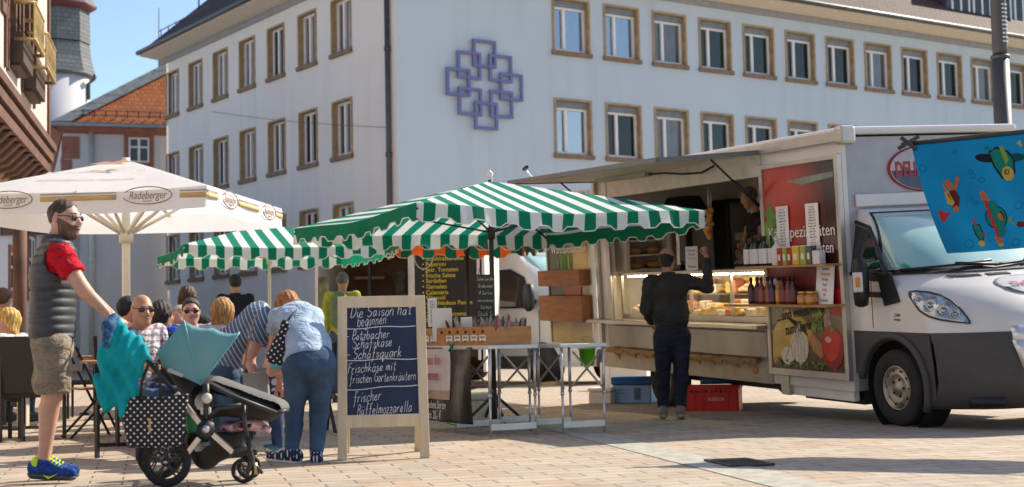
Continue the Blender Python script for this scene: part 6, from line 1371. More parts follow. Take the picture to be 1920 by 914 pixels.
# fish with a striped staff
fmark('printed_fish', blob(1868, 408, 23, 20, 1.0), ink, .0035); fmark('printed_fish', blob(1868, 408, 21, 18, 1.0), teal, .006); fmark('printed_fish', blob(1860, 386, 10, 9), teal, .007); fmark('printed_fish', blob(1878, 432, 9, 11), teal, .007); fmark('printed_fish', blob(1876, 408, 7, 12, -.2), ink, .008); fmark('printed_fish', blob(1876, 408, 4.5, 9, -.2), orng, .010)
fmark('printed_staff', [(1842, 372), (1848, 372), (1876, 446), (1870, 446)], red, .011); 
for (x, y, s_) in ((1842, 362, 1), (1845, 368, 1.3), (1848, 374, 1.5), (1873, 448, 1.5), (1875, 454, 1.2), (1877, 459, .9)): fmark('printed_spiral', blob(x, y, 6 * s_, 3.2, .2), yel if int(y) % 2 else orng, .013)
fmark('printed_fish', [(1890, 412), (1902, 402), (1896, 412), (1905, 422), (1893, 418)], lime, .007)
# small green fish
fmark('printed_fish', [(1823, 422), (1836, 420), (1844, 436), (1845, 452), (1838, 452), (1828, 440)], ink, .0035); fmark('printed_fish', [(1825, 424), (1835, 422), (1842, 436), (1843, 450), (1838, 449), (1830, 438)], teal, .006); fmark('printed_fish', [(1822, 412), (1826, 411), (1832, 423), (1828, 424)], red, .007); fmark('printed_fish', blob(1841, 457, 6, 6), yel, .008); fmark('printed_fish', [(1843, 436), (1848, 440), (1847, 446), (1842, 442)], red, .008)
fmark('printed_fish', blob(1914, 421, 8, 6), brn, .006); fmark('printed_fish', [(1906, 268), (1913, 263), (1917, 275), (1912, 275)], yel, .006)
for (x, y, r_) in ((1730, 316, 7), (1824, 330, 5), (1820, 322, 4), (1841, 338, 5), (1790, 285, 4), (1910, 385, 7), (1818, 458, 8), (1818, 372, 6), (1829, 382, 4), (1905, 455, 7)):
    uv = [fpx(*p) for p in blob(x, y, r_, r_, 0, 14)]; q = MB(); q.tube([fsurf(u, v) + fn_ * .003 for u, v in uv], .003, 4, closed=True); q.build('printed_bubble', lblue, flag, world=True)
# ------------------------------------------------------------------ smooth bodies: blended limbs meshed as one surface
A3 = lambda p: np.array([p[0], p[1], p[2]], float)
def unit(v): v = np.asarray(v, float); return v / (np.linalg.norm(v) + 1e-9)
class Blend:
    def __init__(s): s.g = []; s.holes = []
    def group(s, cuts=(), k=.02): s.g.append(([], list(cuts), k)); return s
    def cone(s, a, b, ra, rb, k=.02, flat=None, cap=None):
        s.g[-1][0].append(('c', A3(a), A3(b), ra, rb, k, flat, cap)); return s
    def ell(s, c, r, M=None, k=.02): s.g[-1][0].append(('e', A3(c), np.array(r, float), np.eye(3) if M is None else np.array(M, float), k, None, None)); return s
    def bounds(s):
        lo = np.full(3, 1e9); hi = -lo
        for pr, _, _ in s.g:
            for p in pr:
                if p[0] == 'c':
                    m = max(p[3], p[4]); pts = [p[1] - m, p[1] + m, p[2] - m, p[2] + m]
                else: m = p[2].max(); pts = [p[1] - m, p[1] + m]
                for q in pts: lo = np.minimum(lo, q); hi = np.maximum(hi, q)
        return lo, hi
    def mesh(s, h, ripple=None):
        lo, hi = s.bounds(); lo = lo - 4 * h - .01; hi = hi + 4 * h + .01
        n = np.ceil((hi - lo) / h).astype(int) + 1
        ax = [lo[i] + h * np.arange(n[i]) for i in range(3)]
        F = np.full(n, 1.0)
        for pr, cuts, kg in s.g:
            G = np.full(n, 1.0)
            for p in pr:
                k = p[-3] if p[0] == 'c' else p[4]
                if p[0] == 'c': m = max(p[3], p[4]); l_ = np.minimum(p[1], p[2]) - m; h_ = np.maximum(p[1], p[2]) + m
                else: m = p[2].max(); l_ = p[1] - m; h_ = p[1] + m
                mg = max(.045, 2 * k); i0 = np.clip(((l_ - mg - lo) / h).astype(int), 0, n - 1); i1 = np.clip(((h_ + mg - lo) / h).astype(int) + 2, 1, n)
                sl = tuple(slice(i0[q], i1[q]) for q in range(3))
                X, Y, Z = np.meshgrid(ax[0][sl[0]], ax[1][sl[1]], ax[2][sl[2]], indexing='ij'); P = np.stack([X, Y, Z], -1)
                if p[0] == 'c':
                    a, b, ra, rb, flat, cap = p[1], p[2], p[3], p[4], p[6], p[7]
                    ba = b - a; L2 = ba @ ba + 1e-12; t = np.clip(((P - a) @ ba) / L2, 0, 1); q = P - a - t[..., None] * ba
                    if flat is not None:
                        nn = unit(flat[0]); cc = q @ nn; q = q + (cc * (1 / flat[1] - 1))[..., None] * nn
                        d = (np.linalg.norm(q, axis=-1) - (ra + (rb - ra) * t)) * min(1, flat[1] ** .5)
                    else: d = np.linalg.norm(q, axis=-1) - (ra + (rb - ra) * t)
                    if cap is not None: d = np.maximum(d, (P - np.asarray(cap[0])) @ unit(cap[1]))
                else:
                    q = (P - p[1]) @ p[3]; r = p[2]; k0 = np.linalg.norm(q / r, axis=-1); k1 = np.linalg.norm(q / (r * r), axis=-1) + 1e-9; d = k0 * (k0 - 1) / k1
                old = G[sl]; hh = np.clip(.5 + .5 * (old - d) / max(k, 1e-4), 0, 1); G[sl] = old * (1 - hh) + d * hh - k * hh * (1 - hh)
            for (c, nn) in cuts:
                nn = unit(nn); c = np.asarray(c, float)
                G = np.maximum(G, ax[0][:, None, None] * nn[0] + ax[1][None, :, None] * nn[1] + ax[2][None, None, :] * nn[2] - c @ nn)
            hh = np.clip(.5 + .5 * (F - G) / kg, 0, 1); F = F * (1 - hh) + G * hh - kg * hh * (1 - hh)
        for c, r_ in s.holes: F = np.maximum(F, r_ - np.sqrt((ax[0][:, None, None] - c[0]) ** 2 + (ax[1][None, :, None] - c[1]) ** 2 + (ax[2][None, None, :] - c[2]) ** 2))
        if ripple is not None:
            X, Y, Z = np.meshgrid(*ax, indexing='ij'); F = F - ripple(X, Y, Z)
        return surfnet(F, h, lo)
def surfnet(F, h, o):
    nx, ny, nz = F.shape; S = F < 0
    cs = (nx - 1, ny - 1, nz - 1); acc = np.zeros(cs + (3,), np.float32); cnt = np.zeros(cs, np.float32)
    idx = [np.arange(n, dtype=np.float32) for n in F.shape]; edges = []
    for axis in range(3):
        s0 = [slice(None)] * 3; s1 = [slice(None)] * 3; s0[axis] = slice(0, -1); s1[axis] = slice(1, None); s0 = tuple(s0); s1 = tuple(s1)
        A = S[s0]; B = S[s1]; cr_ = A != B; edges.append((cr_, A)); w = np.argwhere(cr_)
        f0 = F[s0][cr_]; f1 = F[s1][cr_]; t = f0 / (f0 - f1); pos = w.astype(np.float32); pos[:, axis] += t
        o1, o2 = [q for q in range(3) if q != axis]
        for d1 in (0, 1):
            for d2 in (0, 1):
                c = w.copy(); c[:, o1] -= d1; c[:, o2] -= d2
                ok = (c[:, o1] >= 0) & (c[:, o2] >= 0) & (c[:, o1] < cs[o1]) & (c[:, o2] < cs[o2])
                c = c[ok]; np.add.at(acc, (c[:, 0], c[:, 1], c[:, 2]), pos[ok]); np.add.at(cnt, (c[:, 0], c[:, 1], c[:, 2]), 1)
    m = cnt > 0; ids = np.full(cs, -1, int); ids[m] = np.arange(m.sum()); vs = acc[m] / cnt[m][:, None] * h + o
    fs = []
    for axis in range(3):
        cr_, A = edges[axis]; o1, o2 = [(1, 2), (2, 0), (0, 1)][axis]
        w = np.argwhere(cr_); w = w[(w[:, o1] > 0) & (w[:, o2] > 0) & (w[:, o1] < F.shape[o1] - 1) & (w[:, o2] < F.shape[o2] - 1)]
        fl = A[w[:, 0], w[:, 1], w[:, 2]]
        def cell(d1, d2): c = w.copy(); c[:, o1] -= d1; c[:, o2] -= d2; return ids[c[:, 0], c[:, 1], c[:, 2]]
        q = np.stack([cell(1, 1), cell(0, 1), cell(0, 0), cell(1, 0)], 1); q[~fl] = q[~fl][:, ::-1]; fs.append(q)
    return vs, np.concatenate(fs)
def blob_obj(name, B, h, m_, parent, ripple=None, smooth_it=2):
    vs, fs = B.mesh(h, ripple)
    inv = np.array(parent.matrix_basis.inverted()) if parent is not None else np.eye(4)
    r = parent
    vs = vs @ inv[:3, :3].T + inv[:3, 3]
    me = bpy.data.meshes.new(name); me.from_pydata(vs.tolist(), [], fs.tolist()); me.materials.append(m_)
    me.polygons.foreach_set('use_smooth', [True] * len(me.polygons)); me.update()
    o = bpy.data.objects.new(name, me); COL.objects.link(o); o.parent = parent
    if smooth_it: md = o.modifiers.new('smooth', 'SMOOTH'); md.factor = .5; md.iterations = smooth_it
    return o
def wrinkle(amp, sc=1.0, ph=0.0):
    return lambda X, Y, Z: amp * (np.sin(19 * sc * X + 31 * sc * Z + 5 * np.sin(9 * Z + ph)) * .5 + np.sin(27 * sc * Z - 17 * sc * Y + 4 * np.sin(11 * X + ph)) * .5)
def skin_mat(name, c):
    if name in MATS: return MATS[name]
    m, n, l, b = nodes(name); setspec(b, .5, 0, .35); b.inputs['Subsurface Weight'].default_value = .12; b.inputs['Subsurface Radius'].default_value = (.02, .008, .004)
    f = noise(n, l, objcoord(n), 14, 4); l.new(ramp(n, l, f, [(.3, tuple(x * .86 for x in c)), (.7, (min(1, c[0] * 1.1), c[1] * 1.04, c[2]))]), b.inputs['Base Color']); bump(n, l, b, noise(n, l, objcoord(n), 180, 2), .15, .002); MATS[name] = m; return m
def foldbump(m, n, l, b, k=1.0):
    """creases in worn cloth: long soft folds warped by noise, plus weave"""
    v = objcoord(n); w = n.new('ShaderNodeTexNoise'); w.inputs['Scale'].default_value = 7; w.inputs['Detail'].default_value = 2; l.new(v, w.inputs['Vector'])
    mx = n.new('ShaderNodeMix'); mx.data_type = 'RGBA'; mx.blend_type = 'ADD'; mx.inputs[0].default_value = .18; l.new(v, mx.inputs[6]); l.new(w.outputs['Color'], mx.inputs[7])
    f1 = noise(n, l, stretch(n, l, mx.outputs[2], (9, 9, 22)), 1.0, 3, .5); f2 = noise(n, l, v, 350, 2)
    h = math_(n, l, 'ADD', ramp(n, l, f1, [(.40, (0, 0, 0)), (.62, (1, 1, 1))]), math_(n, l, 'MULTIPLY', f2, .06)); bump(n, l, b, h, .75 * k, .022)
def cloth(name, c, var=.12, scale=5, weave=400, rough=.85, folds=1.0):
    if name in MATS: return MATS[name]
    m, n, l, b = nodes(name); setspec(b, rough, 0, .2); f = noise(n, l, objcoord(n), scale); l.new(ramp(n, l, f, [(.3, tuple(x * (1 - var) for x in c)), (.7, tuple(min(1, x * (1 + var)) for x in c))]), b.inputs['Base Color']); foldbump(m, n, l, b, folds); MATS[name] = m; return m
def hairmat(name, c): return mat(name, c, .55, var=.55, scale=26, st=(3, 3, .35), bmp=.8, bscale=70, spec=.35, bdist=.006)
def stripes(name, ca, cb, period, frac, axis=2, tilt=0.0):
    m, n, l, b = nodes(name); setspec(b, .85, 0, .2); mp = n.new('ShaderNodeMapping'); mp.inputs['Rotation'].default_value = (0, tilt, 0); l.new(objcoord(n), mp.inputs[0]); s_ = n.new('ShaderNodeSeparateXYZ'); l.new(mp.outputs[0], s_.inputs[0])
    k = math_(n, l, 'GREATER_THAN', math_(n, l, 'FRACT', math_(n, l, 'DIVIDE', math_(n, l, 'ADD', s_.outputs[axis], 5.0), period)), frac); l.new(mixrgb(n, l, k, ca, cb), b.inputs['Base Color']); foldbump(m, n, l, b, .8); MATS[name] = m; return m
def checks(name, ca, cb, cc, period):
    m, n, l, b = nodes(name); setspec(b, .85, 0, .2); s_ = n.new('ShaderNodeSeparateXYZ'); l.new(objcoord(n), s_.inputs[0])
    fr = lambda a, p: math_(n, l, 'GREATER_THAN', math_(n, l, 'FRACT', math_(n, l, 'DIVIDE', math_(n, l, 'ADD', a, 5.0), p)), .62)
    c = mixrgb(n, l, fr(s_.outputs[2], period), ca, cb); c = mixrgb(n, l, fr(s_.outputs[0], period), c, cc, 'MULTIPLY'); l.new(c, b.inputs['Base Color']); foldbump(m, n, l, b, .8); MATS[name] = m; return m
def dots(name, ca, cb, period, rad, R_=(0, 0, 0), drop=1):
    """white polka dots on a dark cloth, laid in the plane across axis drop"""
    m, n, l, b = nodes(name); setspec(b, .6, 0, .3); mp = n.new('ShaderNodeMapping'); mp.inputs['Rotation'].default_value = R_; sc = [1, 1, 1]; sc[drop] = 0; mp.inputs['Scale'].default_value = sc; l.new(objcoord(n), mp.inputs[0])
    v = n.new('ShaderNodeTexVoronoi'); v.inputs['Randomness'].default_value = 0; v.inputs['Scale'].default_value = 1 / period; l.new(mp.outputs[0], v.inputs['Vector'])
    k = math_(n, l, 'LESS_THAN', v.outputs['Distance'], rad); l.new(mixrgb(n, l, k, ca, cb), b.inputs['Base Color']); MATS[name] = m; return m
SK = skin_mat('skin_fair', (.56, .33, .235)); SK2 = skin_mat('skin_tan', (.47, .26, .17)); SK3 = skin_mat('skin_pink', (.60, .33, .25))
M_LENS = mat('lens_black', (.012, .012, .014), .08, spec=.7); M_EYE = mat('eye_white', (.70, .68, .64), .2); M_IRIS = mat('iris', (.03, .02, .015), .2); M_LIP = mat('lip', (.42, .16, .13), .5)
def joints(base, f, s=1.0, pose='stand'):
    """world joints of a figure at base (ground under the pelvis) facing f"""
    f = unit(A3(f)); f[2] = 0; f = unit(f); u = np.array([0, 0, 1.]); r = np.cross(f, u); b = A3(base)
    def P(x, y, z): return b + (r * x + f * y + u * z) * s
    J = {'r': r, 'f': f, 'u': u, 's': s}
    if pose == 'stand':
        J.update(pelvis=P(0, 0, .95), waist=P(0, .01, 1.1), chest=P(0, .0, 1.32), neck=P(0, -.015, 1.495), head=P(0, .02, 1.66), shL=P(-.185, -.01, 1.45), shR=P(.185, -.01, 1.45), elL=P(-.24, -.03, 1.16), elR=P(.24, -.03, 1.16), wrL=P(-.25, .06, .92), wrR=P(.25, .06, .92),
                 hipL=P(-.09, 0, .92), hipR=P(.09, 0, .92), knL=P(-.105, .02, .50), knR=P(.105, .02, .50), anL=P(-.11, -.02, .09), anR=P(.11, -.02, .09), toL=P(-.13, .16, .03), toR=P(.13, .16, .03))
    else:
        J.update(pelvis=P(0, 0, .55), waist=P(0, .02, .70), chest=P(0, .04, .90), neck=P(0, .05, 1.07), head=P(0, .09, 1.23), shL=P(-.185, .04, 1.03), shR=P(.185, .04, 1.03), elL=P(-.24, .10, .76), elR=P(.24, .10, .76), wrL=P(-.15, .32, .74), wrR=P(.15, .32, .74),
                 hipL=P(-.1, .02, .52), hipR=P(.1, .02, .52), knL=P(-.13, .43, .50), knR=P(.13, .43, .50), anL=P(-.13, .40, .09), anR=P(.13, .40, .09), toL=P(-.14, .58, .03), toR=P(.14, .58, .03))
    J['hf'] = f.copy(); J['hu'] = u.copy(); return J
def add_head(B, J, hs, jaw=1.0):
    c = J['head']; f = unit(J['hf']); u = J['hu'] - f * (J['hu'] @ f); u = unit(u); r = np.cross(f, u); M = np.stack([r, f, u], 1); J['_M'] = M
    q = lambda x, y, z: c + (r * x + f * y + u * z) * hs
    B.group(k=.018)
    B.ell(q(0, -.012, .028), np.array((.076, .095, .092)) * hs, M, .02); B.ell(q(0, .02, -.02), np.array((.066, .075, .085)) * hs, M, .03)
    B.cone(q(0, .035, -.03), q(0, .058, -.088), .056 * hs, .032 * hs * jaw, .03)
    B.cone(q(-.042, .0, -.06), q(0, .055, -.09), .024 * hs * jaw, .024 * hs * jaw, .03); B.cone(q(.042, .0, -.06), q(0, .055, -.09), .024 * hs * jaw, .024 * hs * jaw, .03)
    B.cone(q(0, .085, .018), q(0, .112, -.022), .010 * hs, .0145 * hs, .012); B.cone(q(-.012, .098, -.026), q(.012, .098, -.026), .010 * hs, .010 * hs, .01)
    B.cone(q(-.036, .080, .030), q(.036, .080, .030), .013 * hs, .013 * hs, .015); B.cone(q(-.020, .090, -.053), q(.020, .090, -.053), .0075 * hs, .0075 * hs, .008)
    for s_ in (-1, 1): B.ell(q(s_ * .078, -.008, .0), np.array((.010, .022, .034)) * hs, M, .008); B.ell(q(s_ * .045, .068, -.022), np.array((.024, .018, .022)) * hs, M, .02)
    B.cone(q(0, -.02, -.06), J['neck'] - u * .01, .054 * hs, .060 * hs, .03)
    return q
def add_hand(B, wr, d, pn, s=1.0, curl=.5, thumb=1):
    d = unit(d); pn = unit(pn - d * (pn @ d)); w = np.cross(d, pn) * thumb
    B.cone(wr, wr + d * .085 * s, .026 * s, .037 * s, .015, flat=(pn, .5))
    for i, (off, L) in enumerate(((.030, .068), (.010, .078), (-.010, .072), (-.029, .056))):
        b0 = wr + d * .080 * s + w * off * s; d1 = unit(d * math.cos(curl * .6) + pn * math.sin(curl * .6)); d2 = unit(d * math.cos(curl * 1.7) + pn * math.sin(curl * 1.7))
        m = b0 + d1 * L * .5 * s; B.cone(b0, m, .0095 * s, .0088 * s, .004); B.cone(m, m + d2 * L * .5 * s, .0088 * s, .0072 * s, .004)
    b0 = wr + d * .03 * s + w * .030 * s; t1 = unit(d * .7 + w * .7 + pn * .2); m = b0 + t1 * .042 * s; B.cone(b0, m, .014 * s, .011 * s, .008); B.cone(m, m + unit(d * .9 + w * .2 + pn * .4) * .034 * s, .0105 * s, .0085 * s, .004)
def person(label, J, hs=1.0, h=.014, skin=SK, hair=None, top=None, legs=None, shoes=None, glasses=False, face=True, belly=0.0, hip=1.0, jaw=1.0, hands=True, beard=None, extra=None, arm=1.0, curl=.5, armL=True, group=None, bust=0.0):
    base = J.get('base', np.array([J['pelvis'][0], J['pelvis'][1], 0])); o = empty('person', base, 0, label, 'person', group)
    s = J.get('s', 1.0); f, r, u = J['f'], J['r'], J['u']
    sp = unit(J['chest'] - J['pelvis']); tf = unit(f - sp * (f @ sp))     # chest-forward across the spine
    B = Blend(); q = add_head(B, J, hs, jaw)
    def torso(T, t=0.0):
        T.cone(J['pelvis'], J['waist'], (.155 * hip + belly * .5) * s + t, (.142 + belly) * s + t, .05, flat=(tf, .72 + belly * 2))
        T.cone(J['waist'], J['chest'], (.142 + belly) * s + t, .165 * s + t, .05, flat=(tf, .68 + belly * 1.5))
        T.cone(J['shL'] * .82 + J['neck'] * .18 - sp * .02, J['shR'] * .82 + J['neck'] * .18 - sp * .02, .068 * s + t, .068 * s + t, .05, flat=(tf, .95))
        T.cone(J['chest'], J['neck'] - sp * .05 * s, .15 * s + t, .062 * s + t, .05, flat=(tf, .66))
        if bust:
            for e in (-1, 1): T.ell(J['chest'] + tf * .09 * s + r * e * .075 * s, (bust + t, bust + t, bust + t), None, .04)
    def arms(T, t=0.0, up=1.0, lo=1.0, tail=.5):
        for e in 'LR':
            a, b_, c_ = J['sh' + e], J['el' + e], J['wr' + e]
            if up > 0:
                e_ = a + (b_ - a) * min(up, 1); cap = (e_, b_ - a) if up < 1 else None
                T.cone(a, a + (b_ - a) * (1.06 if up >= 1 else up + .08), .060 * arm * s + t, (.060 + (.044 - .060) * up) * arm * s + t * (1.25 if up < 1 else 1), .025, cap=cap)
            if lo > 0:
                e_ = b_ + (c_ - b_) * min(lo, 1); T.cone(b_, e_ if lo >= 1 else e_ + (c_ - b_) * .05, .045 * arm * s + t, (.045 - .018 * lo) * arm * s + t, .02, cap=(e_, c_ - b_))
    def legs_(T, t=0.0, upto=2.0, flare=0.0):
        for e in 'LR':
            a, b_, c_ = J['hip' + e], J['kn' + e], J['an' + e]
            k = min(upto, 1); e_ = a + (b_ - a) * k; cap = (e_, b_ - a) if upto < 1 else None
            T.cone(a, a + (b_ - a) * (k + .08 if upto < 1 else 1), .092 * hip * s + t, (.092 * hip + (.060 - .092 * hip) * k) * s + t + flare, .03, cap=cap)
            if upto > 1:
                k = upto - 1; e_ = b_ + (c_ - b_) * k; T.cone(b_, e_ + (c_ - b_) * .06, .060 * s + t, (.060 - .018 * k) * s + t + flare, .03, cap=(e_, c_ - b_))
                bk = -unit(np.cross(np.cross(c_ - b_, J['to' + e] - c_), c_ - b_)); m = b_ + (c_ - b_) * .28 + bk * .022 * s; T.cone(m, b_ + (c_ - b_) * .62 + bk * .008 * s, .045 * s + t, .035 * s + t, .03)
    B.group(k=.03); torso(B, -.014); arms(B)
    for e in 'LR':
        if hands:
            d = J.get('hd' + e, J['wr' + e] - J['el' + e]); pn = J.get('pn' + e, -r if e == 'R' else r); add_hand(B, J['wr' + e], np.asarray(d, float), np.asarray(pn, float), s * .98, curl, J.get('th' + e, 1 if e == 'R' else -1))
    B.group(k=.03)
    for e in 'LR':
        a, b_, c_, t_ = J['hip' + e], J['kn' + e], J['an' + e], J['to' + e]
        B.cone(a, b_, .088 * hip * s, .056 * s, .03); B.cone(b_, c_, .055 * s, .036 * s, .02)
        bk = -unit(np.cross(np.cross(c_ - b_, t_ - c_), c_ - b_)); B.cone(b_ + (c_ - b_) * .2 + bk * .022 * s, b_ + (c_ - b_) * .55 + bk * .012 * s, .046 * s, .034 * s, .03); B.cone(c_, t_, .036 * s, .024 * s, .02)
    blob_obj('body', B, h, skin, o)
    # clothes
    if top:
        T = Blend(); t = top.get('t', .014); hem = J['pelvis'] + (J['waist'] - J['pelvis']) * top.get('hem', .1)
        cuts = [(hem, -sp), (J['neck'] + sp * .005 + tf * .0, unit(sp + tf * .25))]
        T.group(cuts, .012); torso(T, t)
        T.group([], .02); arms(T, t * .9, min(top.get('sleeve', .55), 1), max(0, top.get('sleeve', .55) - 1))
        rp = top.get('ripple', wrinkle(.004)); blob_obj(top.get('name', 'shirt'), T, h, top['mat'], o, rp)
        if top.get('collar'):
            K = Blend(); K.group([(J['neck'] + sp * .035, sp), (J['neck'] - sp * .03, -sp)]); K.cone(J['neck'] - sp * .04, J['neck'] + sp * .06, .082 * s, .070 * s); blob_obj('collar', K, h, top['collar'], o, None)
    if top and top.get('vest'):
        T = Blend(); t = top['vest']['t']; hem = J['pelvis'] + (J['waist'] - J['pelvis']) * top['vest'].get('hem', -.3)
        T.group([(hem, -sp), (J['neck'] + sp * .02, unit(sp + tf * .2))], .012); torso(T, t); T.holes = [(J['sh' + e] + (J['sh' + e] - J['neck']) * .18 - sp * .03, .108) for e in 'LR']; blob_obj('vest', T, h, top['vest']['mat'], o, top['vest'].get('ripple'))
        K = Blend(); K.group([(J['neck'] + sp * .05, sp), (J['neck'] - sp * .03, -sp)]); K.cone(J['neck'] - sp * .05, J['neck'] + sp * .06, .10 * s, .078 * s); blob_obj('vest_collar', K, h, top['vest']['mat'], o, None)
    if legs:
        T = Blend(); t = legs.get('t', .012); top_ = J['pelvis'] + (J['waist'] - J['pelvis']) * legs.get('rise', .45)
        T.group([(top_, sp)], .02); T.cone(J['pelvis'], J['waist'], .150 * hip * s + t, (.138 + belly) * s + t * .8, .04, flat=(tf, .72 + belly * 2))
        if hip > 1.05 or legs.get('seat'):
            for e in 'LR': T.ell(J['hip' + e] - tf * .05 * s + sp * .03, np.array((.095, .095, .11)) * s * hip, None, .04)
        legs_(T, t, legs.get('len', 1.97), legs.get('flare', 0)); blob_obj(legs.get('name', 'trousers'), T, h, legs['mat'], o, legs.get('ripple', wrinkle(.003, 1.2, 1)))
        if legs.get('belt'):
            K = Blend(); K.group([(top_ + sp * .004, sp), (top_ - sp * .036, -sp)]); K.cone(J['pelvis'], J['waist'], .150 * hip * s + t + .006, (.138 + belly) * s + t * .8 + .008, .04, flat=(tf, .72 + belly * 2)); blob_obj('belt', K, h, legs['belt'], o, None)
    if shoes:
        for e in 'LR':
            a, t_ = J['an' + e], J['to' + e]; fd_ = unit(np.array([t_[0] - a[0], t_[1] - a[1], (t_ - a)[2] + .06])); up_ = unit(np.cross(np.cross(fd_, u), fd_)); 
            sole = a - up_ * .065 * s; heel = sole + up_ * .035 * s - fd_ * .045 * s; tip = sole + up_ * .03 * s + fd_ * .185 * s
            K = Blend(); K.group([(sole - up_ * .012, -up_), (a + up_ * .035 * s, up_)]); K.cone(heel, tip, .042 * s, .034 * s, .02); K.cone(heel + up_ * .02, a + up_ * .03 * s, .044 * s, .046 * s, .03); K.cone(a + fd_ * .03, sole + fd_ * .12 * s + up_ * .035 * s, .042 * s, .034 * s, .03); so = blob_obj('shoe', K, h * .8, shoes['mat'], o, None)
            K = Blend(); K.group([(sole - up_ * .026, -up_), (sole + up_ * .012, up_)]); K.cone(heel - up_ * .02, tip - up_ * .01, .047 * s, .039 * s, .02); so2 = blob_obj('sole', K, h * .8, shoes['sole'], o, None)
            if shoes.get('lace'):
                L = MB()
                for k in range(5):
                    c_ = a + fd_ * (.045 + k * .022) * s + up_ * (.030 - k * .010) * s; sd = np.cross(fd_, up_); L.tube([c_ - sd * .032, c_ + up_ * .012, c_ + sd * .032], .007, 6)
                L.build('laces', shoes['lace'], o, world=True)
                if shoes.get('heel'):
                    K = Blend(); K.group([(sole + up_ * .01, -up_), (a + up_ * .045 * s, up_), (a - fd_ * .015, fd_)]); K.cone(heel + up_ * .01, a + up_ * .03 * s - fd_ * .01, .048 * s, .050 * s, .03); blob_obj('heel_tab', K, h * .8, shoes['heel'], o, None)
    # hair, beard, glasses, face
    c = J['head']; M = J['_M']; hr, hf_, hu = M[:, 0], M[:, 1], M[:, 2]
    if hair:
        T = Blend(); ty = hair['type']; e = hair.get('e', .012)
        if ty == 'ring':
            T.group([(q(0, .015, 0), unit(hf_ - hu * .3)), (q(0, -.03, .030), unit(hu + hf_ * .35)), (q(0, 0, -.085), -hu)]); T.ell(q(0, -.014, .018), np.array((.080, .101, .098)) * hs, M); T.cone(q(0, -.045, -.03), q(0, -.05, -.075), .058 * hs, .052 * hs)
        else:
            cuts = [(q(0, .045, .055), unit(hf_ * .8 - hu * .62)), (q(0, -.01, -.045), unit(-hu + hf_ * .35))] if ty != 'long' else [(q(0, .055, .05), unit(hf_ * .85 - hu * .5))]
            T.group(cuts, .012); T.ell(q(0, -.014, .032), np.array((.078 + e, .096 + e, .094 + e)) * hs, M, .02)
            if ty in ('long', 'bob'):
                L = hair.get('len', .22)
                for x in (-.062, -.03, 0, .03, .062): T.cone(q(x, -.05 + abs(x) * .5, .0), q(x * 1.25, -.055 + abs(x) * .6, -L), .040 * hs, .030 * hs, .03)
            if ty == 'bun': T.ell(q(0, -.10, .06), np.array((.05, .05, .05)) * hs, M)
        blob_obj('hair', T, min(h, .010), hair['mat'], o, lambda X, Y, Z: (.0045 if ty in ('long', 'bob') else .0022) * (np.sin(170 * X + 60 * Y + 3 * np.sin(20 * Z)) + np.sin(150 * Y - 20 * Z - 80 * X)))
    if beard:
        T = Blend(); add_head(T, J, hs, jaw); T.g[-1][1].extend([(q(0, .09, -.036), unit(hf_ * .42 + hu * .9)), (q(0, .004, 0), -hf_), (q(0, .03, -.112), unit(-hu * .9 - hf_ * .45))]); blob_obj('beard', T, min(h, .007), beard, o, lambda X, Y, Z: .003 + 0 * X)
    if face:
        G = MB(); G.tube([q(-.022, .098, -.054), q(0, .1035, -.0525), q(.022, .098, -.054)], [.002, .0055, .002], 6); G.build('mouth', M_LIP, o, world=True)
        for e_ in (-1, 1):
            if not glasses:
                G = MB(); G.ell(q(e_ * .031, .080, .012), (.0125 * hs,) * 3, nu=10, nv=7); ey = G.build('eye', M_EYE, o, world=True); G = MB(); G.ell(q(e_ * .031, .0895, .012), (.0052 * hs,) * 3, nu=8, nv=6); G.build('iris', M_IRIS, ey, world=True)
            if hair: G = MB(); G.tube([q(e_ * .014, .094, .034), q(e_ * .032, .092, .039), q(e_ * .05, .078, .033)], [.003, .0045, .002], 6); G.build('eyebrow', hair['mat'], o, world=True)
    if glasses:
        gl = bpy.data.objects.new('sunglasses', None); COL.objects.link(gl); gl.parent = o
        for e_ in (-1, 1):
            G = MB(); G.ell(q(e_ * .034, .092, .008), np.array((.031, .007, .020)) * hs, Matrix(M.tolist()), 14, 8); G.build('lens', M_LENS, gl, world=True)
            G = MB(); G.tube([q(e_ * .060, .082, .016), q(e_ * .082, .03, .018), q(e_ * .083, -.01, .014)], .003, 6); G.build('temple', M_LENS, gl, world=True)
        G = MB(); G.tube([q(-.012, .101, .014), q(0, .104, .017), q(.012, .101, .014)], .003, 6); G.build('bridge', M_LENS, gl, world=True)
    if extra: extra(o, J, q)
    return o
PX3 = lambda px, py, Y: A3(at(px, py, Y))
# ------------------------------------------------------------------ father with the buggy
Y0 = 9.33; j = lambda px, py, dy=0.0: PX3(px, py, Y0 + dy)
J = dict(r=np.array([0, -1., 0]), f=np.array([1., 0, 0]), u=np.array([0, 0, 1.]), s=1.03, hu=unit(np.array([.06, 0, 1])), hf=unit(np.array([1, -.28, -.06])),
    head=j(121, 412), neck=j(103, 455), chest=j(101, 512), waist=j(98, 585), pelvis=j(98, 640), shR=j(113, 476, -.185), shL=j(113, 476, .185), elR=j(156, 543, -.20), elL=j(160, 548, .20), wrR=j(203, 590, -.13), wrL=j(211, 592, .12),
    hipR=j(98, 652, -.09), hipL=j(98, 652, .09), knR=j(99, 745, -.09), knL=j(95, 742, .10), anR=j(80, 872, -.09), anL=j(84, 868, .12), toR=j(118, 893, -.10), toL=j(122, 888, .14), base=A3(gp(85, 906)))
J['hdR'] = np.array([.75, .1, -.45]); J['hdL'] = np.array([.75, -.1, -.45]); J['pnR'] = np.array([-.3, .2, -1.]); J['pnL'] = np.array([-.3, -.2, -1.]); J['thR'] = 1; J['thL'] = -1
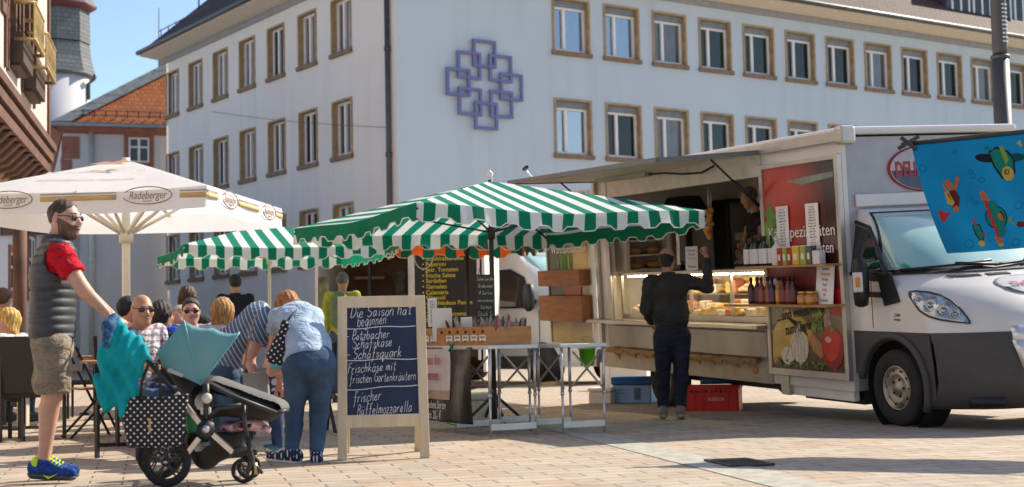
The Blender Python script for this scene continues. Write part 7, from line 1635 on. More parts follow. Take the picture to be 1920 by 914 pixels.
def quilt(X, Y, Z): return .013 * np.abs(np.sin(Z * math.pi / .056)) ** .6 - .006 + .002 * np.sin(30 * X + 20 * Z)
m_vest = mat('vest_grey', (.052, .055, .058), .5, var=.2, scale=8, bmp=.15, bscale=30, spec=.45)
m_short = cloth('shorts_khaki', (.26, .215, .155), .2, 7)
person('man in red t-shirt, dark quilted vest and khaki shorts pushing the buggy', J, 1.06, .0085, SK, dict(type='short', mat=hairmat('hair_dark', (.060, .036, .022)), e=.001), dict(mat=cloth('tee_red', (.55, .008, .022)), sleeve=.58, t=.023, hem=.2, vest=dict(mat=m_vest, t=.036, hem=.15, ripple=quilt)),
       dict(mat=m_short, name='shorts', len=.93, flare=.022, t=.026, rise=.5, ripple=wrinkle(.009, 1.2, 2)), dict(mat=cloth('shoe_blue', (.018, .06, .26), .4, 30, folds=.4), sole=mat('sole_dark', (.07, .075, .08), .7), lace=mat('lace_lime', (.50, .72, .02), .5), heel=mat('lace_lime', (.50, .72, .02), .5)), glasses=True, beard=hairmat('beard_dark', (.15, .085, .058)), curl=.9, arm=1.0, extra=lambda o, J, q: MB().prism([at(80, 891, 9.165), at(90, 899, 9.165), at(109, 888, 9.165), at(92, 895, 9.165)], (0, .01, 0)).build('shoe_emblem', mat('lace_lime', (.50, .72, .02)), o, world=True))
# ------------------------------------------------------------------ woman bending in blue shirt and jeans (seen from behind)
Y0 = 10.45; m_jean = cloth('jeans_blue', (.046, .085, .145), .38, 4, folds=.32)
f_ = unit(np.array([-.45, .9, 0])); r_ = np.cross(f_, [0, 0, 1.])
J = dict(r=r_, f=unit(np.array([-.3, .5, -.8])), u=np.array([0, 0, 1.]), s=.97, hf=unit(np.array([-.5, .55, -.65])), hu=unit(np.array([-.3, .6, .7])), head=j(538, 578, .62), neck=j(546, 588, .48), chest=j(562, 603, .30), waist=j(578, 640, .10), pelvis=j(578, 676, 0),
    shL=j(522, 597, .32), shR=j(590, 597, .42), elL=j(513, 655, .46), elR=j(556, 668, .62), wrL=j(524, 713, .55), wrR=j(540, 718, .62), hipL=j(556, 694, .0), hipR=j(602, 694, .02), knL=j(552, 775, .05), knR=j(598, 775, .06), anL=j(547, 850, -.02), anR=j(593, 854, .0), toL=j(512, 862, .04), toR=j(592, 862, .16), base=A3(gp(570, 872)))
m_blouse = cloth('blouse_blue', (.32, .42, .53), .28, 5, rough=.7, folds=.75)
def ponyhair(o, J, q): pass
wom = person('woman in light blue shirt and tight jeans bending over, seen from behind', J, .98, .010, SK3, dict(type='long', mat=hairmat('hair_ginger', (.36, .14, .045)), e=.016, len=.18), dict(mat=m_blouse, sleeve=.42, t=.020, hem=-.15, ripple=wrinkle(.007, 1.0, .5)), dict(mat=m_jean, name='jeans', len=1.95, hip=1, rise=.4, t=.008, seat=True, belt=mat('belt_dark', (.03, .02, .02))), dict(mat=dots('shoe_dots', (.015, .025, .06), (.7, .7, .7), .024, .22, drop=2), sole=mat('sole_white', (.62, .60, .55), .6), lace=M_EYE), face=True, hip=1.09, arm=.98, bust=.05)
# polka dot bag on her shoulder
m_pdot = dots('bag_dots', (.015, .015, .02), (.72, .70, .66), .034, .20, (0, R(35), 0), 1)
bg0 = at(520, 640, 10.5); bag = empty('shoulder_bag', bg0, 0, 'black shoulder bag with white dots hanging beside the bending woman in jeans', 'bag')
T = Blend(); T.group([], .02); k_ = lambda px, py, dy=0.0: PX3(px, py, 10.5 + dy); T.cone(k_(534, 608), k_(526, 660), .030, .062, .03, flat=((0, 1, 0), .6)); T.cone(k_(512, 668), k_(534, 674), .050, .050, .03, flat=((0, 1, 0), .7)); T.cone(k_(526, 650), k_(524, 672), .07, .06, .03, flat=((0, 1, 0), .6)); blob_obj('bag_body', T, .009, m_pdot, bag, wrinkle(.003))
q = MB(); q.tube([at(536, 606, 10.5), at(548, 590, 10.55), at(562, 576, 10.75)], .012, 6, flat=.4); q.build('strap', mat('strap_dark', (.02, .02, .03)), bag, world=True)
q = MB(); q.box((at(523, 687, 10.5)), (.13, .05, .04)); q.build('teal_lining', mat('lining_teal', (.10, .42, .40)), bag, world=True, bevel=.01)
# ------------------------------------------------------------------ person bending in a striped shirt
Y0 = 11.15; m_strp = stripes('stripe_navy', (.095, .145, .23), (.44, .48, .52), .031, .74, 0, R(25))
J = dict(r=np.array([.1, -1., 0]), f=unit(np.array([.75, 0, -.65])), u=np.array([0, 0, 1.]), s=1.0, hf=unit(np.array([.8, -.1, -.6])), hu=unit(np.array([.6, 0, .8])), head=j(540, 586, .0), neck=j(515, 592), chest=j(480, 606), waist=j(440, 645), pelvis=j(424, 690), shR=j(499, 602, -.17), shL=j(503, 602, .19), elR=j(467, 672, -.24), elL=j(520, 672, .22), wrR=j(482, 722, -.30), wrL=j(512, 728, .1), hipR=j(424, 705, -.09), hipL=j(424, 705, .09), knR=j(432, 790, -.1), knL=j(422, 790, .1), anR=j(428, 856, -.1), anL=j(415, 852, .1), toR=j(450, 864, -.1), toL=j(440, 860, .1), base=A3(gp(428, 866)))
person('person in navy and white striped shirt leaning forward with arms reaching down', J, 1.0, .011, SK3, dict(type='short', mat=hairmat('hair_brown', (.12, .07, .04)), e=.012), dict(mat=m_strp, sleeve=.60, t=.024, hem=-.1, ripple=wrinkle(.006)), dict(mat=m_jean, name='jeans', seat=True), dict(mat=mat('shoe_dark', (.04, .04, .05)), sole=mat('sole_white', (.62, .60, .55))), face=True, belly=.02)
pb0 = at(478, 715, 10.75); purse = empty('grey_handbag', pb0, 0, 'plain grey handbag on a long strap hanging from the striped shirt', 'bag'); q = MB(); q.prism([at(455, 700, 10.72), at(500, 697, 10.78), at(504, 742, 10.78), at(457, 742, 10.72)], (0, .07, 0)); q.build('bag_body', mat('bag_grey', (.30, .29, .27), .5, var=.1), purse, world=True, bevel=.012)
q = MB(); q.tube([at(457, 700, 10.75), at(462, 660, 10.75), at(478, 596, 10.9), at(490, 578, 11.05)], .006, 6, flat=.5); q.build('strap', mat('strap_tan', (.30, .19, .11)), purse, world=True)
# ------------------------------------------------------------------ small child standing between them
J = joints(gp(516, 854) + V(0, .1, 0), (-.9, -.3, 0), .50); J['hf'] = unit(np.array([-.8, -.4, -.1]))
cz = A3(at(517, 676, 10.75)); J['head'][:] = [cz[0], cz[1], .72]; J['elL'] += [0, 0, .03]
person('small child in navy and white top, jeans and trainers between the bending adults', J, .82, .010, SK3, dict(type='short', mat=hairmat('hair_blond', (.40, .24, .09)), e=.012), dict(mat=dots('top_child', (.05, .08, .20), (.72, .72, .74), .07, .38), sleeve=1.4, t=.016, hem=0), dict(mat=mat('jeans_child', (.03, .06, .16), .8, var=.2), name='jeans', t=.012), dict(mat=mat('shoe_teal', (.04, .20, .25), .6), sole=mat('sole_white', (.62, .60, .55))), hip=1.1)
# ------------------------------------------------------------------ customer at the truck
Y0 = 14.85; m_blackc = cloth('shirt_black', (.044, .041, .037), .3, 5, folds=.8); m_navyj = cloth('jeans_dark', (.022, .028, .046), .35, 4)
J = dict(r=unit(np.array([.98, .15, 0])), f=unit(np.array([-.15, .98, 0])), u=np.array([0, 0, 1.]), s=1.0, hf=unit(np.array([.35, .92, .02])), hu=np.array([0, 0, 1.]), head=j(1251, 486, .06), neck=j(1253, 517, .02), chest=j(1254, 548, .02), waist=j(1258, 592), pelvis=j(1259, 622),
    shL=j(1219, 530), shR=j(1290, 528), elL=j(1211, 578, -.02), elR=j(1327, 540, .10), wrL=j(1222, 606, .25), wrR=j(1325, 482, .28), hipL=j(1243, 632), hipR=j(1277, 632), knL=j(1243, 705, .03), knR=j(1277, 705, .0), anL=j(1243, 768, .0), anR=j(1276, 768, -.14), toL=j(1241, 780, .22), toR=j(1279, 781, .03), base=A3(gp(1245, 788)))
J['hdR'] = np.array([-.15, .25, 1]); J['pnR'] = np.array([-.5, .8, 0])
person('balding customer in black long sleeved shirt and dark jeans reaching up at the hatch', J, 1.0, .0115, SK2, dict(type='ring', mat=hairmat('hair_black', (.02, .018, .018))), dict(mat=m_blackc, sleeve=1.93, t=.018, hem=.45, ripple=wrinkle(.006), collar=m_blackc), dict(mat=m_navyj, name='jeans', rise=.55, belt=mat('belt_black', (.015, .014, .013), .4), t=.014), dict(mat=mat('shoe_grey', (.20, .18, .15), .8), sole=mat('sole_tan', (.34, .29, .22), .8)), belly=.02, curl=1.2)
# ------------------------------------------------------------------ seller inside the truck
hd = TM4 @ V(-3.25, 1.0, 1.94); fl = TM4 @ V(-3.25, 1.0, .16); Y0 = hd.y
J = joints((j(1420, 400)[0], Y0, fl.z), (-.85, -.5, 0), 1.0); zf = fl.z
J.update(head=j(1404, 371), neck=j(1416, 398), chest=j(1424, 430), waist=j(1428, 475), pelvis=j(1430, 500), shR=j(1430, 412, -.13) , shL=j(1408, 410, .16), elR=j(1429, 443, -.30), elL=j(1400, 445, .1), wrR=j(1397, 457, -.42), wrL=j(1392, 470, -.05), hf=unit(np.array([-.85, -.35, -.30])), base=np.array([hd.x, hd.y, zf]))
for e, sx in (('L', -.09), ('R', .09)):
    hp = J['pelvis'] + J['r'] * sx; J['hip' + e] = hp; J['kn' + e] = np.array([hp[0], hp[1], (hp[2] + zf) / 2 + .02]); J['an' + e] = np.array([hp[0], hp[1], zf + .09]); J['to' + e] = J['an' + e] + J['f'] * .18 + [0, 0, -.06]
person('seller with grey hair and black t-shirt leaning over the truck counter', J, 1.0, .012, SK, dict(type='short', mat=hairmat('hair_grey', (.20, .16, .13)), e=.008), dict(mat=m_blackc, sleeve=.5, t=.018, hem=.0), dict(mat=m_navyj, name='jeans'), dict(mat=mat('shoe_dark', (.04, .04, .05)), sole=mat('sole_dark', (.07, .075, .08))), belly=.02)
q0 = at(1405, 478, Y0 - .35); tow = empty('striped_towel', q0, 0, 'pale folded cloth hanging beside the seller at the counter', 'cloth'); q = MB(); q.grid([[V((i - 3) * .03 - .14 * t, .02 * math.sin(i * 2), -.02 - .14 * t) + V(.05, 0, .06) for t in np.linspace(0, 1, 6)] for i in range(7)]); q.build('folded_cloth', cloth('towel_tan', (.42, .36, .28), .3, 14), tow, solid=.008)
# ------------------------------------------------------------------ people farther back
def sit(label, px, py, Y, f, **kw):
    hp = at(px, py, Y); s = min(1.06, max(.9, hp.z / 1.21)); J = joints((hp.x, hp.y, 0), f, s, 'sit'); d = A3(hp) - J['head']; d[2] = 0
    for k_ in list(J):
        if isinstance(J[k_], np.ndarray) and k_ not in ('r', 'f', 'u', 'hf', 'hu'): J[k_] = J[k_] + d
    J['head'][2] = hp.z
    J.update(kw.pop('J', {})); return person(label, J, h=kw.pop('h', .015), **kw), J
def stand(label, px, py, Y, f, **kw):
    hp = at(px, py, Y); J = joints((hp.x, hp.y, 0), f, hp.z / 1.66); J.update(kw.pop('J', {})); return person(label, J, h=kw.pop('h', .015), **kw), J
m_jd = cloth('jeans_mid', (.05, .08, .14), .3); sh_d = dict(mat=mat('shoe_dark', (.04, .04, .05)), sole=mat('sole_dark', (.07, .075, .08)))
LG = dict(mat=m_jd, name='jeans'); SITTERS = []
_, J_ = sit('bald man with sunglasses in checked shirt sitting behind the buggy jacket', 267, 582, 11.2, (.75, -.65, 0), skin=SK2, glasses=True, h=.011, hair=dict(type='ring', mat=hairmat('hair_grey2', (.24, .22, .20)), e=.004), top=dict(mat=checks('shirt_check', (.62, .60, .60), (.30, .30, .36), (.60, .50, .52), .05), sleeve=.8, t=.018, hem=.0), legs=LG, shoes=sh_d, jaw=1.25, hs=1.0, J=dict(hf=unit(np.array([.55, -.8, -.08])))); SITTERS.append(J_)
_, J_ = sit('man with sunglasses and short dark hair sitting just above the buggy hood', 358, 585, 13.2, (.2, -1, 0), skin=SK3, glasses=True, h=.011, hair=dict(type='short', mat=hairmat('hair_dark2', (.05, .03, .022)), e=.006), top=dict(mat=checks('shirt_blue_check', (.42, .48, .60), (.18, .25, .42), (.8, .8, .85), .04), sleeve=.8, t=.018, hem=0), legs=LG, shoes=sh_d, jaw=1.2, J=dict(hf=unit(np.array([.25, -.95, -.05])))); SITTERS.append(J_)
_, J_ = sit('dark haired person in bright royal blue top sitting beside the bald man', 304, 594, 12.6, (.5, .85, 0), skin=SK2, hair=dict(type='bob', mat=hairmat('hair_darkbrown', (.035, .022, .017)), e=.02, len=.08), top=dict(mat=cloth('top_royal', (.008, .05, .50)), sleeve=1.5, t=.022, hem=0), legs=LG, shoes=sh_d); SITTERS.append(J_)
_, J_ = sit('person with short pale grey hair and plum top, half hidden behind the buggy hood', 337, 598, 14.2, (-.3, -1, 0), skin=SK3, hair=dict(type='short', mat=hairmat('hair_white', (.40, .36, .30)), e=.012), top=dict(mat=cloth('top_plum', (.10, .02, .07)), sleeve=1.7, t=.02, hem=0), legs=LG, shoes=sh_d); SITTERS.append(J_)
_, J_ = sit('woman in black with dark brown hair sitting with her back to us by the wall', 352, 560, 15.6, (.1, 1, 0), skin=SK3, hair=dict(type='long', mat=hairmat('hair_brown2', (.07, .035, .02)), e=.018, len=.16), top=dict(mat=m_blackc, sleeve=1.9, t=.03, hem=0), legs=LG, shoes=sh_d); SITTERS.append(J_)
_, J_ = sit('woman with long honey blonde hair seen from behind, next to the striped shirt', 418, 588, 12.9, (.1, 1, 0), skin=SK3, h=.012, hair=dict(type='long', mat=hairmat('hair_honey', (.40, .215, .07)), e=.022, len=.24), top=dict(mat=cloth('top_white', (.55, .54, .54)), sleeve=1.2, t=.02, hem=0), legs=LG, shoes=sh_d); SITTERS.append(J_)
_, J_ = sit('person in dark cap sitting behind the bald man', 243, 582, 14.4, (.9, .3, 0), skin=SK3, hair=dict(type='short', mat=hairmat('cap_black', (.015, .015, .016)), e=.022), top=dict(mat=cloth('top_rust', (.20, .06, .03)), sleeve=1.7, t=.02, hem=0), legs=LG, shoes=sh_d); SITTERS.append(J_)
_, J_ = sit('blonde woman in white top sitting at the far left table', 14, 606, 13.6, (-.9, .25, 0), skin=SK3, h=.012, hair=dict(type='long', mat=hairmat('hair_gold', (.62, .38, .10)), e=.022, len=.20), top=dict(mat=cloth('top_white2', (.62, .60, .58), .3, 20), sleeve=.6, t=.018, hem=0), legs=LG, shoes=sh_d, J=dict(hf=unit(np.array([-.9, -.35, -.15])))); SITTERS.append(J_)
_, J_ = sit('brown haired person sitting behind the blonde woman at the far left', 6, 562, 16.5, (.2, 1, 0), skin=SK2, hair=dict(type='short', mat=hairmat('hair_brown3', (.10, .05, .03)), e=.014), top=dict(mat=cloth('top_grey', (.16, .16, .17)), sleeve=1.6, t=.02, hem=0), legs=LG, shoes=sh_d); SITTERS.append(J_)
m_suit = cloth('suit_navy', (.018, .022, .040), .2, 5)
stand('man in dark navy suit standing by the grey building, seen from behind', 441, 532, 20.3, (-.25, 1, 0), skin=SK2, hair=dict(type='short', mat=hairmat('hair_black', (.02, .018, .018)), e=.012), top=dict(mat=m_suit, sleeve=1.95, t=.018, hem=-.6, collar=m_suit), legs=dict(mat=m_suit, t=.02), shoes=sh_d)
def backpack(o, J, q):
    T = Blend(); T.group([], .02); c_ = J['chest'] - J['f'] * .2; T.cone(c_ - [0, 0, .2], c_ + [0, 0, .08], .13, .12, .03, flat=(J['f'], .7)); blob_obj('backpack', T, .016, mat('pack_green', (.10, .17, .08), .7, var=.2), o, None)
stand('man with short grey hair in yellow green jacket standing at the trailer with backpack', 642, 527, 20.4, (.15, 1, 0), skin=SK2, hair=dict(type='short', mat=hairmat('hair_greyb', (.13, .11, .10)), e=.006), top=dict(mat=cloth('jacket_lime', (.36, .40, .05)), sleeve=1.9, t=.02, hem=-.3), legs=dict(mat=m_jd), shoes=sh_d, extra=backpack)

# ------------------------------------------------------------------ cafe chairs and tables
m_wick = mat('wicker_black', (.022, .021, .020), .6, var=.3, scale=60, bmp=.8, bscale=110, bdist=.006); m_leg = mat('chair_leg', (.045, .045, .047), .45, .4)
m_slat = mat('cafe_wood', (.38, .19, .07), .5, var=.25, scale=4, st=(1, 8, 8)); m_pale = mat('table_foot', (.50, .46, .36), .5, var=.1)
def wicker_chair(loc, rz, label):   # faces +y
    c = empty('cafe_chair', loc, rz, label, 'chair', 'dark cafe chairs under the white parasol')
    q = MB(); q.bx(-.22, .22, -.20, .22, .40, .455); q.build('seat', m_wick, c, bevel=.02); q = MB(); q.box((0, -.235, .70), (.44, .035, .53), Matrix.Rotation(.08, 3, 'X')); q.build('backrest', m_wick, c, bevel=.015)
    for x in (-.215, .215):
        q = MB(); q.bar((x, -.235, 0), (x, -.245, .96), .028); q.build('leg', m_leg, c); q = MB(); q.bar((x, .2, 0), (x, .2, .42), .028); q.build('leg', m_leg, c)
    return c
def folding_chair(loc, rz, label):
    c = empty('folding_chair', loc, rz, label, 'chair', 'folding cafe chairs with wooden seats')
    for x in (-.2, .2):
        q = MB(); q.bar((x, .22, 0), (x, -.2, .86), .032, .02); q.build('leg', m_leg, c); q = MB(); q.bar((x * .9, -.24, 0), (x * .9, .2, .46), .032, .02); q.build('leg', m_leg, c)
    q = MB(); q.bx(-.18, .18, -.16, .22, .45, .47); q.build('seat', m_slat, c, bevel=.006)
    q = MB(); q.bar((-.2, -.17, .80), (.2, -.17, .80), .015, .09); q.bar((-.2, -.125, .66), (.2, -.125, .66), .015, .06); q.build('backrest', m_leg, c); return c
wicker_chair(gp(48, 829) + V(0, .22, 0), R(-4), 'large dark wicker chair with its back to us behind the man in shorts')
wicker_chair(gp(268, 800) + V(-.1, .3, 0), R(150), 'dark wicker chair under the bald man with sunglasses').location = (J_ and SITTERS[0]['pelvis'][0], SITTERS[0]['pelvis'][1], 0)
def chair_for(Js, label, kind=wicker_chair):
    f = Js['f']; p = Js['pelvis']; return kind((p[0], p[1], 0), math.atan2(f[1], f[0]) - math.pi / 2, label)
bpy.data.objects.remove  # (no-op)
for k, lab in ((1, 'dark wicker chair under the man sitting above the buggy hood'), (2, 'dark wicker chair under the person in royal blue'), (3, 'dark wicker chair under the person in plum'), (4, 'dark wicker chair under the woman in black by the wall'), (5, 'dark wicker chair under the honey blonde woman'), (6, 'dark wicker chair under the person in the dark cap'), (7, 'dark wicker chair under the blonde woman in white'), (8, 'dark wicker chair under the brown haired person at far left')): chair_for(SITTERS[k], lab)
folding_chair(gp(160, 822) + V(0, .2, 0), R(-60), 'folding chair with wooden seat between the man in shorts and the hanging jacket')
folding_chair(gp(205, 800) + V(.05, .5, 0), R(70), 'folding chair standing half behind the turquoise jacket'); wicker_chair(gp(150, 786) + V(0, .3, 0), R(100), 'dark wicker chair left of the folding chairs, deeper under the parasol')
folding_chair(gp(575, 815) + V(0, .3, 0), R(20), 'folding chair showing a leg behind the woman in jeans')
def cafe_table(loc, rz, label, w=.8, d=.8):
    t = empty('cafe_table', loc, rz, label, 'table', 'wooden cafe tables'); 
    q = MB()
    for k in range(6): q.bx(-w / 2 + k * w / 6 + .004, -w / 2 + (k + 1) * w / 6 - .004, -d / 2, d / 2, .715, .74)
    q.build('tabletop', m_slat, t, bevel=.004); q = MB(); q.bx(-.05, .05, -.05, .05, .03, .715); q.build('pedestal', m_pale, t); q = MB(); q.bx(-.3, .3, -.05, .05, 0, .03); q.bx(-.05, .05, .051, .3, 0, .03); q.bx(-.05, .05, -.3, -.051, 0, .03); q.build('foot', m_leg, t); return t
cafe_table(gp(40, 808) + V(-.1, .35, 0), 0, 'wooden cafe table with pale foot in front of the blonde woman'); tb_ = cafe_table(gp(150, 780) + V(.25, .2, 0), R(10), 'wooden cafe table seen between the man in shorts and the jacket'); cafe_table(V(*SITTERS[1]['pelvis'][:2], 0) + V(-.35, -.75, 0), R(20), 'wooden cafe table between the bald man and the other man in sunglasses')
def glass(loc, label):
    o = empty('drinking_glass', loc, 0, label, 'glass'); q = MB(); q.lathe([(.028, 0), (.034, .12), (.031, .12), (.026, .01)], n=12); q.build('tumbler', clear_glass('tumbler_glass', (.85, .88, .88), .1), o); q = MB(); q.lathe([(.024, .012), (.028, .07)], n=12); q.build('drink', mat('drink_amber', (.35, .12, .02), .2), o)
tp = gp(40, 808); glass((tp.x - .25, tp.y + .25, .741), 'glass of amber drink on the far left cafe table')
# ------------------------------------------------------------------ buggy
BY = 9.1; bz = lambda px, py, dy=0.0: at(px, py, BY + dy)
bug = empty('buggy', gp(388, 906), 0, 'black three part buggy with teal hood and big rear wheels', 'buggy')
m_blkf = mat('buggy_black', (.022, .021, .020), .75, var=.2, scale=6, bmp=.2, bscale=200); m_silver = mat('buggy_silver', (.62, .60, .56), .35, .8, var=.08); m_plb = mat('buggy_plastic', (.03, .03, .03), .45)
m_teal = fabric('hood_teal', (.19, .41, .42), .18, .08, bmp=.25, bscale=7)
# hood: arched ribs fanning from the pivots
piv = (376, 722); ribs = [(305, 690), (297, 660), (345, 602), (400, 616), (449, 624)]
q = MB(); P = []
ribs_f = []
for i in range(len(ribs) - 1):
    for k in range(5): t = k / 5; ribs_f.append((ribs[i][0] + (ribs[i + 1][0] - ribs[i][0]) * t, ribs[i][1] + (ribs[i + 1][1] - ribs[i][1]) * t + (4 * 6 * t * (1 - t) if i > 1 else 0)))
ribs_f.append(ribs[-1])
for (rx, ry) in ribs_f:
    row = []
    for k in range(25):
        s_ = k / 24; yy = -.21 * math.cos(math.pi * s_); a = abs(2 * s_ - 1); hgt = (1 - a ** 4.5) ** .55
        yy = .21 * (2 * s_ - 1) * (1 if a < .8 else 1); yy = .215 * math.copysign(min(1, abs(2 * s_ - 1) * 1.35) ** .9, 2 * s_ - 1)
        hgt = 1 - max(0, (abs(2 * s_ - 1) - .62) / .38) ** 1.3
        row.append(bz(piv[0] + (rx - piv[0]) * hgt, piv[1] + (ry - piv[1]) * hgt, yy))
    P.append(row)
q.grid(P); hood = q.build('hood', m_teal, bug, world=True, solid=.004)
for i in (10, 20):
    q = MB(); q.tube([p + V(0, -.004, .0) for p in P[i]], .006, 6); q.build('hood_seam', mat('seam_teal', (.16, .40, .42)), hood, world=True)
q = MB(); q.prism([bz(313, 697, -.222), bz(342, 708, -.222), bz(345, 702, -.222), bz(316, 690, -.222)], (0, -.002, 0)); q.build('fabric_tag', mat('tag_grey', (.45, .5, .5)), hood, world=True)
# seat shell and footmuff
T = Blend(); T.group([], .03); T.cone(bz(330, 690), bz(392, 748), .06, .12, .05, flat=((0, 1, 0), 1.5)); T.cone(bz(395, 742), bz(505, 768), .12, .075, .05, flat=((0, 1, 0), 1.8)); blob_obj('seat_shell', T, .012, m_blkf, bug)
T = Blend(); T.group([(bz(470, 752), (-.28, 0, -1))], .02); T.cone(bz(405, 728), bz(520, 768), .075, .070, .05, flat=((0, 1, 0), 2.4)); blob_obj('footmuff', T, .012, mat('muff_grey', (.135, .130, .125), .85, var=.15, bmp=.2, bscale=100), bug, wrinkle(.003))
q = MB()
for dy in (-.23, .23): q.tube([bz(392, 722, dy), bz(425, 738, dy), bz(520, 775, dy)], .012, 8)
q.tube([bz(520, 775, -.23), bz(536, 770, -.15), bz(540, 768, 0), bz(536, 770, .15), bz(520, 775, .23)], .012, 8); q.build('seat_frame', m_plb, bug, world=True)
for dy in (-.26, .26):
    ch = MB(); ch.tube([bz(222, 612, dy), bz(283, 683, dy), bz(350, 762, dy)], .015, 8); ch.build('handle_tube', m_plb, bug, world=True)
    ch = MB(); ch.bar(bz(330, 738, dy), bz(376, 794, dy), .03, .04, up=(0, 1, 0)); ch.build('upper_tube', m_silver, bug, world=True)
    ch = MB(); ch.bar(bz(400, 815, dy), bz(437, 848, dy), .03, .042, up=(0, 1, 0)); ch.build('front_tube', m_silver, bug, world=True)
    ch = MB(); ch.bar(bz(374, 822, dy), bz(345, 859, dy), .03, .042, up=(0, 1, 0)); ch.build('rear_tube', m_silver, bug, world=True)
    ch = MB(); ch.tube([bz(345, 858, dy), bz(322, 872, dy)], .018, 8); ch.tube([bz(437, 846, dy), bz(462, 838, dy)], .02, 8); ch.build('joint', m_plb, bug, world=True)
    sg_ = -1 if dy < 0 else 1
    ch = MB(); ch.cyl(bz(386, 805, dy - .03), bz(386, 805, dy + .03), .055, n=20); hb = ch.build('pivot_hub', m_plb, bug, world=True); ch = MB(); ch.cyl(bz(386, 805, dy + sg_ * .03), bz(386, 805, dy + sg_ * .036), .025, n=16); ch.build('hub_cap', m_silver, hb, world=True)
    ch = MB(); ch.cyl(bz(388, 747, dy), bz(388, 747, dy + sg_ * .02), .032, n=18); ch.build('seat_knob', mat('knob_cream', (.62, .58, .48), .4), bug, world=True)
    ch = MB(); ch.box(bz(386, 771, dy), (.062, .02, .045)); ch.build('seat_clip', mat('knob_cream', (.62, .58, .48)), bug, world=True, bevel=.005)
    ch = MB(); ch.tube([bz(386, 720, dy), bz(387, 745, dy), bz(386, 800, dy)], .02, 8); ch.build('seat_post', m_plb, bug, world=True)
    ch = MB(); ch.tube([bz(384, 790, dy), bz(410, 765, dy), bz(452, 760, dy)], .014, 8); ch.tube([bz(457, 760, dy), bz(458, 790, dy), bz(463, 820, dy)], .014, 8); ch.build('seat_bracket', m_plb, bug, world=True)
ch = MB(); ch.tube([bz(216, 604, -.26), bz(213, 601, -.2), bz(213, 601, .2), bz(216, 604, .26)], .017, 8); ch.build('handlebar', m_plb, bug, world=True)
T = Blend(); T.group([(bz(400, 811), (0, 0, 1))], .02); T.cone(bz(380, 822), bz(440, 822), .10, .06, .05, flat=((0, 1, 0), 1.8)); T.cone(bz(378, 835), bz(386, 862), .085, .055, .05, flat=((0, 1, 0), 1.8)); T.cone(bz(386, 860), bz(425, 848), .055, .04, .05, flat=((0, 1, 0), 1.8)); blob_obj('basket', T, .012, m_blkf, bug, wrinkle(.004))
def bwheel(px, py, dy, r_, w_):
    c_ = bz(px, py, dy); wd = bpy.data.objects.new('wheel', None); COL.objects.link(wd); wd.parent = bug; rel = bug.matrix_basis.inverted() @ c_; wd.matrix_basis = Matrix.Translation(rel) @ Matrix.Rotation(R(90), 4, 'X')
    tq = MB(); tq.lathe([(r_ * .74, -w_ * .4), (r_ * .86, -w_ / 2), (r_ * .97, -w_ * .32), (r_, 0), (r_ * .97, w_ * .32), (r_ * .86, w_ / 2), (r_ * .74, w_ * .4)], n=32, cap=False); tq.build('tyre', m_tyre, wd)
    tq = MB(); tq.lathe([(r_ * .74, -w_ * .4), (r_ * .66, -w_ * .2), (r_ * .66, w_ * .2), (r_ * .74, w_ * .4)], n=32, cap=False); tq.lathe([(r_ * .16, -w_ * .45), (r_ * .16, w_ * .5), (.001, w_ * .55)], n=14); tq.build('rim', m_plb, wd)
    for k in range(5):
        a = 2 * math.pi * k / 5 + .4
        sp_ = MB(); 
        for e in (-.13, .13): sp_.bar((r_ * .14 * math.cos(a), r_ * .14 * math.sin(a), w_ * .2), (r_ * .70 * math.cos(a + e), r_ * .70 * math.sin(a + e), w_ * .12), r_ * .06, r_ * .09, up=(0, 0, 1))
        sp_.build('spoke', m_plb, wd)
    tq = MB(); tq.cyl((0, 0, w_ * .5), (0, 0, w_ * .62), r_ * .08, n=10); tq.build('axle_cap', m_silver, wd)
def gz(px, Y, r_):   # pixel row of a wheel centre resting on the ground at depth Y
    p = V((px - 960) / FPX * Y, Y, r_); d = p - CAM; return 457 - FPX * d.dot(UP) / d.dot(FW)
bwheel(312, gz(312, BY - .27, .152), -.27, .152, .055); bwheel(300, gz(300, BY + .27, .152), .27, .152, .055)
for dy in (-.13, .13):
    bwheel(462 + dy * 40, gz(462, BY + dy, .078), dy, .078, .04)
    ch = MB(); ch.tube([bz(464, 812, dy), bz(468, 846, dy), bz(472, 862, dy), bz(464, 890, dy - .035)], [.018, .02, .022, .012], 8); ch.tube([bz(470, 862, dy), bz(492, 888, dy)], .012, 6); ch.build('front_fork', m_plb, bug, world=True)
    ch = MB(); ch.cyl(bz(477, 868, dy), bz(478, 890, dy), .018, n=10); ch.build('spring', mat('spring_brass', (.42, .33, .14), .35, .7), bug, world=True)
ch = MB(); ch.cyl(bz(312, gz(312, BY, .152), -.25), bz(302, gz(302, BY, .152), .25), .014, n=8); ch.build('axle', m_plb, bug, world=True)
# things carried by the buggy
tote = empty('tote_bag', bz(295, 838, -.32), 0, 'black tote bag with white polka dots hanging on the buggy frame', 'bag')
m_tdot = dots('tote_dots', (.016, .015, .02), (.74, .72, .68), .030, .20, (0, R(45), 0), 1)
q = MB(); pts = [(246, 742), (300, 746), (353, 739), (346, 800), (341, 836), (290, 840), (241, 837), (229, 785)]
ft = [bz(x, y, -.37) for x, y in pts]; bk_ = [bz(x, y, -.24) for x, y in pts]; mid_ = [bz(300 + (x - 300) * 1.03, 790 + (y - 790) * 1.02, -.305) for x, y in pts]
n_ = len(pts); q.add(ft + mid_ + bk_, [tuple(range(n_))[::-1], tuple(range(2 * n_, 3 * n_))] + [(i, (i + 1) % n_, n_ + (i + 1) % n_, n_ + i) for i in range(n_)] + [(n_ + i, n_ + (i + 1) % n_, 2 * n_ + (i + 1) % n_, 2 * n_ + i) for i in range(n_)])
q.build('bag_body', m_tdot, tote, world=True, bevel=.012)
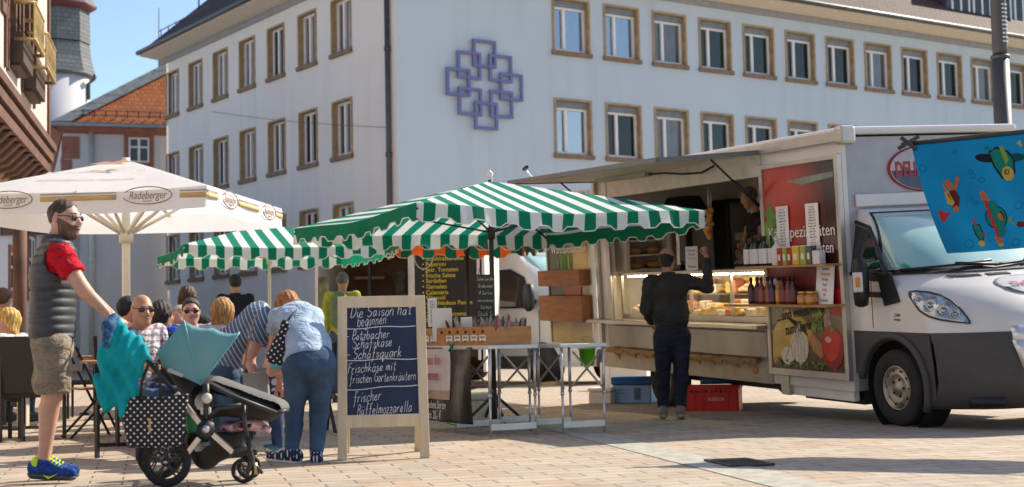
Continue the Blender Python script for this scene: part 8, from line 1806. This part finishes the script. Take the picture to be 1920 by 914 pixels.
for dy in (-.375, -.24):
    for (xa, xb, xm, ym) in ((262, 302, 280, 680),):
        q = MB(); q.tube([bz(xa, 752, dy), bz(xa + 4, 715, dy), bz(xm, ym, dy + .03), bz(xm + 14, ym + 2, dy + .03), bz(xb - 2, 715, dy), bz(xb, 752, dy)], .010, 6, flat=.5); q.build('handle', m_blk, tote, world=True)
q = MB(); q.prism([bz(279, 785, -.375), bz(283, 785, -.375), bz(283, 812, -.375), bz(279, 812, -.375)], (0, -.003, 0)); q.build('zip_pull', mat('brass', (.52, .38, .18), .35, .7), tote, world=True)
jk = empty('turquoise_jacket', bz(225, 780, -.3), 0, 'turquoise jacket draped over the buggy handlebar', 'jacket')
m_jack = cloth('jacket_turquoise', (.005, .31, .34), .16, 5, folds=.25)
T = Blend(); T.group([], .03); jb = lambda px, py, dy=-.33: bz(px, py, dy)
for a, b_, ra, rb in (((208, 604), (214, 640), .04, .06), ((214, 640), (205, 745), .075, .075), ((218, 612), (240, 660), .05, .075), ((240, 655), (232, 740), .085, .07), ((250, 640), (262, 672), .05, .055), ((255, 670), (238, 765), .05, .045), ((204, 640), (194, 735), .055, .05), ((200, 740), (205, 755), .05, .045), ((232, 735), (232, 770), .055, .04)): T.cone(jb(*a), jb(*b_), ra, rb, .025, flat=((0, 1, 0), .75))
T.cone(bz(214, 604, -.30), bz(214, 600, .05), .035, .035, .03)
def folds(X, Y, Z): return .016 * np.sin(62 * X + 14 * Z + 2.5 * np.sin(9 * Z)) * np.clip((.98 - Z) * 4, 0, 1) + .005 * np.sin(120 * X - 30 * Z)
blob_obj('jacket_cloth', T, .009, m_jack, jk, folds, 1)
sc = empty('patterned_scarf', bz(203, 630, -.4), 0, 'dark blue patterned scarf lying over the turquoise jacket collar', 'scarf')
T = Blend(); T.group([], .02); T.cone(bz(214, 596, -.36), bz(203, 612, -.40), .03, .04, .02); T.cone(bz(203, 612, -.40), bz(199, 645, -.41), .038, .03, .02); blob_obj('scarf_cloth', T, .009, mat('scarf_blue', (.02, .10, .22), .7, var=.9, scale=45, bmp=.3), sc, wrinkle(.004))
bl_ = empty('baby_blanket', bz(465, 797), 0, 'pink and white blanket tucked under the buggy footrest', 'blanket'); T = Blend(); T.group([], .02); T.cone(bz(425, 802), bz(478, 795), .035, .04, .03, flat=((0, 1, 0), 2.5)); T.cone(bz(478, 795), bz(500, 805), .035, .022, .03, flat=((0, 1, 0), 2.5)); blob_obj('blanket_cloth', T, .011, mat('blanket_pink', (.42, .26, .28), .85, var=.8, scale=30), bl_, wrinkle(.008))
gb_ = empty('green_pouch', bz(360, 792, -.1), 0, 'small green pouch between the tote bag and the buggy hub', 'pouch'); T = Blend(); T.group([], .02); T.cone(bz(356, 780, -.1), bz(362, 802, -.1), .04, .045, .03); blob_obj('pouch_cloth', T, .011, mat('pouch_green', (.06, .26, .10), .6, var=.3), gb_, wrinkle(.003))
